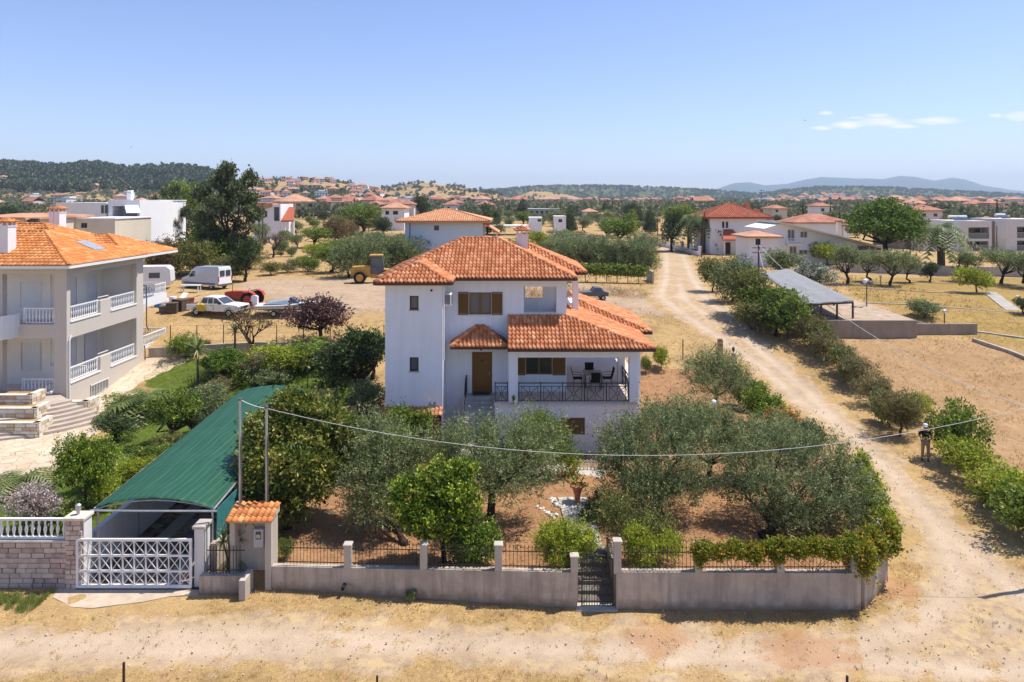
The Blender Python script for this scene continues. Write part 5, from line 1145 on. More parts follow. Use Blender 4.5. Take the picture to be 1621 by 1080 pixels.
def nth(i): return TEN[i] if i < 20 else ('thirtieth' if i == 29 else 'fortieth' if i == 39 else 'fiftieth' if i == 49 else 'sixtieth' if i == 59 else ['', '', 'twenty ', 'thirty ', 'forty ', 'fifty ', 'sixty '][(i + 1) // 10] + TEN[(i + 1) % 10 - 1])
for k in range(5):
    m = MB(); m.lathe([(.08, 0), (.13, .04), (.12, .10), (.05, .14)], 6); m.v = [(x * rg.uniform(.8, 1.3), y * rg.uniform(.7, 1.2), z * rg.uniform(.7, 1.2)) for x, y, z in m.v]; rock_me.append(m.mesh('white_rock', [plain('white_rock', (.62, .60, .56), .8, .2, 0, .1, 6)]))
for path_, n_ in ((((870, 790), (885, 800), (914, 806), (945, 798), (985, 800)), 50), (((850, 803), (870, 815), (880, 822)), 14)):
    for k in range(n_):
        t = k / n_ * (len(path_) - 1); i = int(t); f_ = t - i; px = path_[i][0] + (path_[i + 1][0] - path_[i][0]) * f_; py = path_[i][1] + (path_[i + 1][1] - path_[i][1]) * f_
        q = g_(px + rg.uniform(-3, 3), py + rg.uniform(-3, 3)); ROCKS.append((px, tag(link('white_rock', rock_me[k % 5], None, None, q, (0, 0, rg.uniform(0, 6)), (rg.uniform(.4, .8),) * 3), None, 'rock', 'white rocks bordering the bed round the urn')))
ROCKS.sort(key=lambda q: q[0])
for i, (px, r) in enumerate(ROCKS): r['label'] = nth(i) + ' white rock from the left in the border round the terracotta urn'
bf = empty('border_fence', g_(925, 745), label='low white picket border below the veranda wall', cat='fence')
for k in range(9): MB().bb(-.4 + k * .17, -.34 + k * .17, 0, .02, 0, .5).build('picket', M['whitepaint'], bf)
for z in (.15, .4): MB().bb(-.5, 1.2, .02, .04, z, z + .04).build('rail', M['whitepaint'], bf)
gpth = MB(); pts = [g_(*q) for q in ((955, 752), (900, 742), (760, 745), (700, 760))]
for a, c_ in zip(pts, pts[1:]): gpth.beam((a[0], a[1], a[2] + .0), (c_[0], c_[1], c_[2] + .0), .9, .06)
tag(gpth.build('garden_path', M['concrete2']), kind='structure')

# ---------------------------------------------------------------- reusable plants, one metre wide and one metre tall
def proto(name, mat, lobes, n, tr, bark='bark', seed=0, extra=None, split=.35, **kw):
    r = tree(name, 'x', 'x', mat, (0, 0, 0), lobes, n, tr, bark, seed, None, split, extra=extra, **kw); return r
def lb_(seed, n, rx, zc, rz, rr, flat=1.0):
    rg = random.Random(seed); o = []
    for k in range(n): a = 2.4 * k + rg.uniform(-.4, .4); d = rx * (rg.uniform(.5, 1) if k else 0); q = rr * rg.uniform(.8, 1.2); o.append((d * math.cos(a), d * math.sin(a), zc + rg.uniform(-1, 1) * rz, q, q, q * flat))
    return o
PR = {}; USED = set()
def P_(key, *a, **k): PR[key] = (a, k)
SM = dict(spray=8, slen=.07, jit=.016, rmin=.5, lump=.28)
P_('olive_a', 'olive_tree', 'olive', lb_(1, 7, .27, .66, .12, .2), 5200, .035, 'darkbark', 1, L=.05, W=.014, up=.6, out=.5, **SM)
P_('olive_b', 'olive_tree', 'olive2', lb_(2, 6, .28, .64, .1, .22), 5200, .035, 'darkbark', 2, L=.05, W=.014, up=.6, out=.5, **SM)
P_('olive_c', 'olive_tree', 'olive', lb_(3, 8, .3, .62, .14, .18), 5200, .03, 'darkbark', 3, L=.05, W=.014, up=.6, out=.5, **SM)
P_('round', 'broadleaf_tree', 'green', lb_(4, 8, .26, .62, .14, .22), 6000, .04, 'darkbark', 4, L=.04, W=.022, up=.3, out=.5, **SM)
P_('darkround', 'broadleaf_tree', 'dark', lb_(5, 8, .26, .6, .16, .23), 6000, .04, 'darkbark', 5, L=.04, W=.022, up=.3, out=.5, **SM)
P_('shrub_a', 'shrub', 'shrub', lb_(6, 7, .27, .46, .14, .25), 5600, .02, 'bark', 6, L=.045, W=.02, up=.4, out=.5, **SM)
P_('shrub_b', 'shrub', 'green', lb_(7, 7, .27, .46, .14, .25), 5600, .02, 'bark', 7, L=.045, W=.022, up=.4, out=.5, **SM)
P_('shrub_c', 'shrub', 'olive2', lb_(8, 6, .28, .46, .13, .25), 5600, .02, 'bark', 8, L=.05, W=.018, up=.5, out=.5, **SM)
P_('dry', 'shrub', 'dryshrub', lb_(9, 7, .27, .44, .16, .24), 4600, .02, 'bark', 9, L=.07, W=.012, up=.9, out=.3, **SM)
P_('lime', 'shrub', 'lime', lb_(10, 7, .27, .46, .14, .25), 5600, .02, 'bark', 10, L=.045, W=.022, up=.3, out=.5, **SM)
P_('brown', 'shrub', 'brown', lb_(11, 7, .27, .5, .14, .24), 5200, .03, 'darkbark', 11, L=.04, W=.016, up=.3, out=.5, **SM)
P_('purple', 'plum_tree', 'purple', lb_(12, 8, .27, .55, .16, .23), 7000, .03, 'darkbark', 12, L=.034, W=.02, up=.7, out=.5, **SM)
P_('pink', 'flowering_bush', 'pink', lb_(13, 8, .26, .5, .13, .24), 7000, .02, 'bark', 13, L=.03, W=.024, up=.3, out=.7, **SM)
P_('oleander', 'oleander_bush', 'oleander', lb_(14, 8, .27, .48, .15, .23), 6400, .02, 'bark', 14, L=.045, W=.018, up=.5, out=.6, **SM)
P_('pine', 'umbrella_pine', 'pine', [(x, y, .66 + z * 1.6, .19, .19, .17) for x, y, z in [(0, 0, .14), (.2, .05, .08), (-.2, -.04, .09), (.05, .22, .07), (-.04, -.22, .06), (.31, .1, -.02), (-.32, .06, -.02), (.28, -.16, -.01), (-.25, -.2, 0), (.1, -.32, -.02), (-.12, .32, 0), (.36, -.02, -.05), (-.37, -.08, -.05)]], 15000, .035, 'darkbark', 15, L=.034, W=.02, up=.9, out=.5, split=.5, **SM)
P_('cypress', 'cypress_tree', 'cedar', [(0, 0, .1 + .1 * k, .34 - .034 * k, .34 - .034 * k, .12) for k in range(9)], 4200, .05, 'darkbark', 16, L=.07, W=.02, up=1.4, out=.2, **SM)
P_('conifer', 'fir_tree', 'cedar', [(.05 * math.sin(k * 2), .05 * math.cos(k * 2), .16 + .095 * k, .46 - .05 * k, .46 - .05 * k, .07) for k in range(9)], 5200, .04, 'darkbark', 17, L=.07, W=.02, up=.2, out=1, **SM)
P_('cedar', 'cedar_tree', 'cedar', [(r_ * math.cos(k * 2.4), r_ * math.sin(k * 2.4), z, q, q, .045) for k, (r_, z, q) in enumerate([(.30, .50, .13), (.36, .56, .13), (.33, .61, .14), (.38, .66, .12), (.28, .70, .14), (.36, .74, .13), (.22, .78, .14), (.32, .81, .12), (.15, .85, .13), (.26, .88, .11), (.08, .92, .12), (.14, .96, .09), (.2, .44, .13), (.24, .37, .12), (.14, .30, .13), (.2, .24, .12), (.1, .66, .16), (.06, .8, .14)])], 13000, .028, 'darkbark', 18, L=.036, W=.02, up=.15, out=.8, split=.25, spray=9, slen=.05, jit=.014, rmin=.3, lump=.4)
P_('hedgerow', 'olive_tree', 'olive2', lb_(19, 9, .3, .5, .26, .27), 8200, .03, 'darkbark', 19, L=.05, W=.014, up=.8, out=.4, **SM)
def palm(nf=54, L=.5, fan=False, trunk=.6, seed=1, mat='palm'):
    rg = random.Random(seed); r = empty('palm_tree', (0, 0, 0)); mb = MB(); zt = trunk
    mb.tube([(0, 0, -.03), (0, 0, .1), (.01, 0, zt * .6), (0, 0, zt)], [.07, .05, .045, .06], 8); mb.build('trunk', M['polewood'], r)
    V = []; Q_ = []; sh = []; n = 0
    for f in range(nf):
        a = f * 2.4; el = R(rg.uniform(-25, 70)); l = L * rg.uniform(.8, 1.1); px = Vector((0, 0, zt)); d0 = Vector((math.cos(a) * math.cos(el), math.sin(a) * math.cos(el), math.sin(el))); side = Vector((-math.sin(a), math.cos(a), 0)); prev = px; s0 = rg.random() * .6 + (.35 if el < 0 else 0)
        m = 12
        for k in range(m):
            t = k / m; q = px + d0 * l * t + Vector((0, 0, -.9 * l * t * t)); nx_ = px + d0 * l * (t + 1 / m) + Vector((0, 0, -.9 * l * (t + 1 / m) ** 2)); dd = (nx_ - q)
            for sg in (-1, 1):
                lw = l * .2 * math.sin(math.pi * min(1, t * .9 + .12)) + .01
                tip = q + side * sg * lw * .85 + dd.normalized() * lw * .5 + Vector((0, 0, -.25 * lw))
                w_ = dd * .42
                V += [q - w_ * .5, q + w_ * .9, tip + w_ * .15, tip]; Q_.append((n, n + 1, n + 2, n + 3)); sh.append(min(1, s0 + rg.uniform(0, .25))); n += 4
    link('crown', np_mesh('crown', [tuple(v) for v in V], Q_, FM[mat], sh), None, r); return r
def yucca(seed=1, heads=((0, 0, .75),), n=46, L=.32):
    rg = random.Random(seed); r = empty('yucca', (0, 0, 0)); mb = MB(); V = []; Q_ = []; sh = []; c = 0
    for h in heads:
        mb.tube([(0, 0, -.03), (h[0] * .3, h[1] * .3, h[2] * .5), h], [.035, .025, .02], 6); h = Vector(h)
        for k in range(n):
            a = k * 2.4; el = R(rg.uniform(-35, 85)); d = Vector((math.cos(a) * math.cos(el), math.sin(a) * math.cos(el), math.sin(el))); s = d.cross(Vector((0, 0, 1))).normalized() * .014; l = L * rg.uniform(.8, 1.1)
            V += [h - s, h + s, h + d * l * .6 + s, h + d * l * .6 - s, h + d * l * .6 - s, h + d * l * .6 + s, h + d * l + Vector((0, 0, -.08 * l)), h + d * l + Vector((0, 0, -.08 * l))]
            Q_ += [(c, c + 1, c + 2, c + 3), (c + 4, c + 5, c + 6, c + 7)]; sh += [rg.random()] * 2; c += 8
    mb.build('trunk', M['polewood'], r); link('crown', np_mesh('crown', [tuple(v) for v in V], Q_, FM['palm'], sh), None, r); return r
def bare(seed=1, mat='darkbark', leaves=None):
    rg = random.Random(seed); r = empty('bare_tree', (0, 0, 0)); mb = MB(); tips = []
    def grow(p, d, l, rad, k):
        e = p + d * l; mb.tube([p, p.lerp(e, .5) + Vector((rg.uniform(-.02, .02), 0, 0)), e], [rad, rad * .8, rad * .6], 5 if k > 2 else 4, False)
        if k == 0: tips.append(e); return
        for i in range(3 if k > 1 else 2):
            nd = (d + Vector((rg.uniform(-.7, .7), rg.uniform(-.7, .7), rg.uniform(-.1, .5)))).normalized(); grow(e, nd, l * rg.uniform(.65, .85), rad * .6, k - 1)
    grow(Vector((0, 0, 0)), Vector((.05, 0, 1)), .28, .035, 5); mb.build('trunk', M[mat], r)
    t = np.array([tuple(x) for x in tips]); rs = np.random.RandomState(seed)
    if leaves:
        p = np.repeat(t, 5, 0) + rs.normal(size=(len(t) * 5, 3)) * .03; N = len(p); d = unit(rs.normal(size=(N, 3))); w = unit(np.cross(d, rs.normal(size=(N, 3)))); V = np.stack([p, p + d * .012 + w * .008, p + d * .025, p + d * .012 - w * .008], 1)
        link('crown', np_mesh('crown', V.reshape(-1, 3), np.arange(N * 4).reshape(-1, 4), FM[leaves], rs.uniform(0, 1, N)), None, r)
    return r
SPECIAL = {'palm': lambda: palm(), 'palm_low': lambda: palm(34, .55, trunk=.28, seed=5), 'cycad': lambda: palm(40, .6, trunk=.12, seed=8), 'yucca': lambda: yucca(), 'yucca3': lambda: yucca(3, ((.2, 0, .7), (-.2, .1, .62), (0, -.1, .85))), 'bare': lambda: bare(2, 'darkbark', 'brown'), 'bare2': lambda: bare(5, 'bark', 'dryshrub')}
def plant(kind, px, py, wpx, hpx, name, label, cat, group=None, rz=None, world_=None):
    """a plant whose foot stands at (px, py), wpx wide and hpx tall in the photograph"""
    if kind not in CHILD: CHILD[kind] = SPECIAL[kind]() if kind in SPECIAL else proto(*PR[kind][0], **PR[kind][1])
    if kind in USED: r = copy_tree(CHILD[kind])
    else: r = CHILD[kind]; USED.add(kind)
    r.name = name
    b = world_ or G(px, py); k = b[1] / F; r.location = b; rgl = random.Random(int(px * 7 + py))
    r.rotation_euler = (0, 0, rgl.uniform(0, 6.28) if rz is None else rz); r.scale = (wpx * k, wpx * k, hpx * k)
    for p in ('group',):
        if p in r: del r[p]
    return tag(r, label, cat, group)

# ---------------------------------------------------------------- left garden
for a in (
 ('pink', 55, 842, 96, 92, 'flowering_bush', 'round pale pink flowering bush behind the white balustrade', 'bush'),
 ('cycad', 28, 775, 190, 100, 'cycad', 'dark green cycad with stiff fronds behind the pink flowering bush', 'cycad'),
 ('lime', 168, 802, 75, 56, 'citrus_shrub', 'small yellow green shrub against the left edge of the carport', 'bush'),
 ('lime', 208, 765, 69, 47, 'golden_bush', 'golden bush beside the green carport, below the fan palm', 'bush'),
 ('shrub_b', 200, 660, 78, 47, 'hedge_bush', 'clipped hedge clump at the foot of the taupe house', 'bush'),
 ('darkround', 185, 700, 75, 45, 'garden_bush', 'dark bush in shade left of the small garden tree', 'bush'),
 ('palm_low', 228, 660, 175, 100, 'fan_palm', 'broad low fan palm in front of the taupe house wall', 'palm'),
 ('round', 274, 704, 100, 92, 'garden_tree', 'bright green garden tree between fan palm and carport', 'tree'),
 ('shrub_c', 322, 660, 100, 62, 'garden_bush', 'grey green bush just left of the far end of the carport', 'bush'),
 ('darkround', 300, 662, 75, 45, 'garden_bush', 'dark bush under the dragon tree', 'bush'),
 ('lime', 270, 640, 42, 31, 'golden_bush', 'small golden bush behind the fan palm', 'bush'),
 ('shrub_b', 238, 745, 74, 54, 'garden_bush', 'leafy green bush halfway along the left edge of the carport', 'bush'),
 ('shrub_a', 268, 722, 62, 46, 'garden_bush', 'olive green bush beside the carport, above the leafy one', 'bush'),
 ('darkround', 150, 775, 74, 52, 'garden_bush', 'dark low bush behind the small citrus tree', 'bush'),
 ('shrub_b', 100, 835, 84, 48, 'garden_bush', 'green bush right of the pale pink flowering bush', 'bush'),
 ('darkround', 306, 690, 60, 44, 'garden_bush', 'dark bush at the carport edge right of the garden tree', 'bush'),
 ('shrub_c', 345, 655, 56, 40, 'garden_bush', 'grey green bush beside the pet house', 'bush'),
 ('yucca', 313, 618, 78, 87, 'yucca_tree', 'slender yucca with one spiky head on the lawn', 'yucca'),
 ('yucca', 372, 566, 65, 56, 'yucca_tree', 'yucca with dense spiky head near the fence line', 'yucca'),
 ('palm_low', 357, 590, 112, 52, 'low_palm', 'low palm with arching fronds in the middle of the lawn', 'palm'),
 ('pine', 356, 610, 78, 56, 'clipped_pine', 'flat clipped pine under the low palm', 'tree'),
 ('dry', 338, 640, 75, 52, 'garden_bush', 'olive brown bush beside the yucca', 'bush'),
 ('shrub_b', 293, 566, 70, 47, 'round_bush', 'round glossy green bush near the end balconies', 'bush'),
 ('bare', 400, 572, 105, 90, 'bare_tree', 'small bare reddish tree at the edge of the lawn', 'tree'),
 ('purple', 508, 545, 120, 90, 'plum_tree', 'dark purple plum tree beside the boat', 'tree'),
 ('lime', 455, 592, 112, 58, 'sprawling_shrub', 'sprawling yellow green shrub below the purple plum tree', 'bush'),
 ('shrub_b', 500, 580, 112, 56, 'sprawling_shrub', 'green sprawling shrub right under the purple plum tree', 'bush'),
 ('bare2', 402, 614, 75, 58, 'bare_shrub', 'grey leafless shrub beside the carport end', 'bush'),
 ('darkround', 560, 640, 138, 125, 'broadleaf_tree', 'dark leafy tree standing in the shade of the white tower', 'tree'),
 ('darkround', 530, 618, 88, 78, 'broadleaf_tree', 'smaller dark tree left of the shaded tower side', 'tree'),
 ('round', 590, 600, 75, 78, 'broadleaf_tree', 'green topped tree touching the left side of the white tower', 'tree'),
 ('olive_a', 585, 690, 88, 90, 'olive_tree', 'silvery olive bush at the left foot of the white tower', 'tree'),
 ('olive_c', 505, 668, 75, 56, 'olive_tree', 'small olive behind the yellowing tree', 'tree'),
 ('shrub_c', 430, 612, 75, 38, 'garden_bush', 'low grey green shrub at the far end of the carport', 'bush'),
 ('shrub_a', 250, 785, 75, 45, 'garden_bush', 'low green bush in the shaded left garden bed', 'bush'),
 ('shrub_b', 8, 655, 32, 18, 'planter_plant', 'little rounded plant in the top stone planter', 'plant'),
 ('shrub_a', 22, 676, 38, 20, 'planter_plant', 'little green plant in the lower stone planter', 'plant'),
 ('red' if False else 'brown', 328, 556, 18, 22, 'flowering_shrub', 'little reddish shrub behind the yucca', 'bush'),
): plant(*a)
plant('shrub_b', 450, 895, 30, 44, 'young_shrub', 'thin young shrub behind the fence right of the meter niche', 'bush', world_=(AX(452, 23.4), 23.4, .5))
plant('yucca3', 362, 898, 60, 84, 'dragon_plant', 'spiky green plant behind the short low wall beside the meter niche', 'plant', world_=(-9.45, 22.85, .25))
plant('palm_low', 362, 898, 60, 60, 'dwarf_palm', 'small dark palm filling the bed behind the short low wall', 'palm', world_=(-9.4, 23.05, .3))
plant('shrub_c', 648, 955, 26, 22, 'weed_tuft', 'dark green weed growing at the foot of the concrete wall', 'weed', world_=(AX(650, 21.85), 21.85, 0))
plant('citrus' if False else 'round', 140, 812, 0.1, 0.1, 'garden_tree', 'x', 'x') if False else None
b = g_(140, 815); tree('citrus_tree', 'small citrus tree with slender trunk left of the carport front', 'tree', 'citrus', b, PL(b[1], [(128, 735, 40, 34), (155, 720, 30, 28, .3), (115, 715, 28, 24, .2), (150, 755, 26, 22, -.3)]), 11000, .07, 'bark', 31, split=.5, **{**BR, 'L': .11, 'W': .05, 'rmin': .35})
ph = MB(); q = g_(345, 632); phh = empty('pet_house', q, label='small wooden pet house with orange roof boards near the carport end', cat='pet house')
ph.bb(-.5, .5, -.4, .5, 0, .55); ph.build('body', M['polewood'], phh); r_ = MB(); r_.add([(-.7, -.5, .5), (.7, -.5, .5), (.7, 0.05, .85), (-.7, .05, .85), (-.7, .6, .5), (.7, .6, .5)], [(0, 1, 2, 3), (3, 2, 5, 4)]); r_.build('roof', plain('orange_board', (.6, .32, .12), .7, .2), phh)
kb = MB(); pts = [g_(*q) for q in ((236, 566), (300, 562), (410, 556), (560, 560))]
rw = empty('retaining_wall', (0, 0, 0), label='low brown retaining wall behind the lawn of the taupe house', cat='wall')
for a, c_ in zip(pts, pts[1:]): MB().beam((a[0], a[1], a[2] + .3), (c_[0], c_[1], c_[2] + .3), .2, .8).build('wall_body', M['concrete'], rw)
wf = empty('wire_fence', (0, 0, 0), label='thin wire fence on metal posts between lawn and dry field', cat='fence')
fp = [g_(q, 566 - (q - 240) * .01) for q in range(250, 620, 44)]
fp = [(p_[0], 52.4, float(zg(p_[0], 52.4))) for p_ in fp]
for q in fp: MB().beam(q, (q[0], q[1], q[2] + 1.7), .05).build('post', M['rustiron'], wf)
for z in (.5, 1.1, 1.65):
    for a, c_ in zip(fp, fp[1:]): MB().tube([(a[0], a[1], a[2] + z), (c_[0], c_[1], c_[2] + z)], .008, 3).build('wire', M['rustiron'], wf)
gfm = empty('netting_stand', (0, 0, 0), label='thin dark metal frame with netting on the lawn above the carport', cat='frame')
a = g_(398, 622); c_ = g_(487, 618)
for q in (a, ((a[0] + c_[0]) / 2, (a[1] + c_[1]) / 2, a[2]), c_): MB().beam(q, (q[0], q[1], q[2] + 1.9), .05).build('post', M['iron'], gfm)
MB().beam((a[0], a[1], a[2] + 1.9), (c_[0], c_[1], c_[2] + 1.9), .04).build('top_bar', M['iron'], gfm)

# ---------------------------------------------------------------- hedge, poles and shrubs along the right of the road
HG = 'shrubs lining the right side of the dirt road'
for a in (
 ('shrub_a', 1128, 462, 59, 67, 'roadside_shrub', 'grey brown shrub at the far end of the roadside hedge', 'bush', HG),
 ('shrub_c', 1160, 478, 84, 94, 'roadside_shrub', 'tall grey green shrub before the wooden pole in the roadside hedge', 'bush', HG),
 ('shrub_a', 1186, 500, 90, 94, 'roadside_shrub', 'bushy shrub just left of the grey shed roof', 'bush', HG),
 ('shrub_b', 1215, 512, 102, 81, 'roadside_shrub', 'green shrub overlapping the left edge of the grey shed roof', 'bush', HG),
 ('shrub_a', 1190, 522, 77, 56, 'roadside_shrub', 'low shrub at the road edge below the grey shed roof', 'bush', HG),
 ('shrub_b', 1246, 535, 97, 94, 'roadside_shrub', 'dense bright green shrub in front of the shed posts', 'bush', HG),
 ('darkround', 1228, 532, 64, 67, 'roadside_shrub', 'dark shaded shrub low in the roadside hedge beside the shed', 'bush', HG),
 ('dry', 1283, 548, 72, 63, 'roadside_shrub', 'dry brown shrub left end of the concrete retaining wall', 'bush', HG),
 ('shrub_a', 1296, 558, 56, 60, 'roadside_shrub', 'olive green shrub just below the concrete retaining wall corner', 'bush', HG),
 ('shrub_c', 1345, 604, 50, 50, 'roadside_shrub', 'grey green shrub filling the thin hedge near its middle', 'bush', HG),
 ('shrub_b', 1408, 676, 54, 58, 'roadside_shrub', 'green shrub at the lower end of the thin hedge', 'bush', HG),
 ('dry', 1308, 572, 79, 60, 'roadside_shrub', 'dry shrub in the thin part of the hedge, above the others', 'bush', HG),
 ('shrub_a', 1332, 592, 56, 56, 'roadside_shrub', 'olive brown shrub in the thin part of the hedge', 'bush', HG),
 ('dry', 1356, 615, 76, 63, 'roadside_shrub', 'dry grassy shrub in the middle of the thin hedge', 'bush', HG),
 ('dry', 1382, 642, 76, 63, 'roadside_shrub', 'straw coloured shrub below the middle of the thin hedge', 'bush', HG),
 ('shrub_c', 1396, 668, 51, 69, 'roadside_shrub', 'narrow dark green shrub in the thin hedge', 'bush', HG),
 ('dry', 1425, 690, 93, 94, 'roadside_shrub', 'tall dry shrub left of the standing person', 'bush', HG),
 ('lime', 1446, 670, 61, 58, 'roadside_shrub', 'yellow green shrub top behind the tall dry shrub', 'bush', HG),
 ('shrub_b', 1516, 733, 110, 123, 'roadside_shrub', 'big bright green bush right behind the standing person', 'bush', HG),
 ('lime', 1545, 770, 108, 85, 'roadside_shrub', 'yellow green bush below the big bush by the person', 'bush', HG),
 ('lime', 1590, 812, 123, 96, 'roadside_shrub', 'yellow green bush reaching the right edge of the photo', 'bush', HG),
 ('shrub_b', 1640, 860, 141, 123, 'roadside_shrub', 'green bush half outside the right edge', 'bush', HG),
 ('shrub_b', 1572, 800, 64, 45, 'roadside_shrub', 'small green bush at the road edge between two yellow green ones', 'bush', HG),
): plant(*a)
def pole(px, py, top, name, label, lean=0, arm=False, stay=None, mat='polewood', r=.12):
    b = g_(px, py); zt = AZ(top, b[1]); p_ = empty(name, b, label=label, cat='pole'); MB().tube([(0, 0, -.2), (lean, 0, zt - b[2])], [r, r * .7], 8).build('shaft', M[mat], p_)
    if arm:
        for dz in (.3, .8): MB().beam((lean - .7, 0, zt - b[2] - dz), (lean + .7, 0, zt - b[2] - dz), .08).build('crossarm', M['greymetal'], p_)
    if stay: e = g_(*stay); MB().tube([(lean, 0, (zt - b[2]) * .9), (e[0] - b[0], e[1] - b[1], e[2] - b[2])], .02, 4).build('stay_wire', M['cablegrey'], p_)
    return b, zt
w1 = pole(1201, 462, 388, 'wooden_pole', 'wooden utility pole with a stay wire rising from the roadside hedge by the grey shed', arm=True, stay=(1228, 500))
pole(1110, 408, 336, 'wooden_pole', 'leaning wooden pole in front of the palms by the street fence', lean=.6)
pole(1041, 386, 344, 'wooden_pole', 'wooden pole at the bend of the street beside the fence', r=.1)
pole(187, 392, 336, 'wooden_pole', 'short wooden pole beside the beige house behind the taupe house')
pole(416, 396, 322, 'wooden_pole', 'dark pole in front of the white house with the slanted roof')
pole(1205, 372, 300, 'utility_mast', 'thin lattice mast beside the white house with the big red roof', arm=True, mat='greymetal', r=.09)
pole(1578, 402, 358, 'wooden_pole', 'wooden pole in front of the brown apartment block at the right', r=.1)
cable((w1[0][0], w1[0][1], w1[1]), g_(1500, 655)[:2] + (2.2,), 1.0, .022, 'slack cable coming down from the wooden pole over the thin hedge')
cable(g_(1500, 655)[:2] + (2.2,), g_(1760, 735)[:2] + (1.6,), .2, .02, 'cable running low over the mown field at the right')
# gate posts left behind in the field edge
bp = empty('brick_post', g_(1140, 568), label='reddish brick post with iron brackets at the side of the dirt road', cat='post')
for k in range(9): MB().rb(-.17, .17, -.17, .17, k * .16, k * .16 + .148, .015).build('brick', M['stair_a'][1] if k % 2 else plain('old_red_brick', (.36, .17, .12), .9, .1), bp)
MB().bb(-.13, .13, -.13, .13, 0, 1.46).build('core', M['polewood'], bp); MB().tube([(-.3, 0, 0), (-.3, 0, 1.2)], .03, 5).build('bracket', M['rustiron'], bp); MB().tube([(-.9, 0, .3), (-.3, 0, 1.1)], .03, 5).build('bracket', M['rustiron'], bp)
cp_ = empty('lamp_post', g_(1161, 582), label='short round concrete post topped by a little black lantern beside the dirt road', cat='post')
MB().lathe([(.15, 0), (.14, .95), (.18, 1.0), (.18, 1.05)], 12).build('shaft', M['concrete'], cp_); MB().lathe([(.03, 1.05), (.03, 1.15), (.09, 1.18), (.1, 1.36), (.12, 1.38), (.02, 1.5)], 8).build('lantern', M['iron'], cp_)
lg = empty('garden_lamp', g_(1130, 672), label='white globe garden lamp in front of the round lone olive tree', cat='lamp'); MB().tube([(0, 0, 0), (0, 0, 1.0)], .03, 6).build('shaft', M['concrete2'], lg); MB().lathe([(.05, 1.0), (.15, 1.08), (.19, 1.2), (.15, 1.33), (.05, 1.4)], 12).build('globe', M['whitepaint'], lg, smooth=True)
tag(MB().beam(G(1081, 570), Vector(G(1081, 570)) + Vector((0, 0, 1.5)), .06).build('fence_post', M['rustiron']), 'thin rusty post standing in the dry grass right of the veranda', 'post')
plant('lime', 1047, 585, 34, 44, 'young_tree', 'young yellow green sapling right of the veranda roof', 'tree')
plant('shrub_b', 1022, 590, 24, 34, 'small_bush', 'small bush touching the right side of the veranda', 'bush')
# stakes at the very front
for px, h_ in ((196, .55), (597, .35), (1341, .35)):
    x = AX(px, 17.9); tag(MB().beam((x, 17.9 - .0, -.05), (x, 17.9, h_ - .1 + (.25 if px < 300 else .1)), .05).build('stake', M['rustiron']), 'rusty iron stake in the dry grass, %s of the three along the near edge' % {196: 'leftmost', 597: 'middle', 1341: 'rightmost'}[px], 'stake')
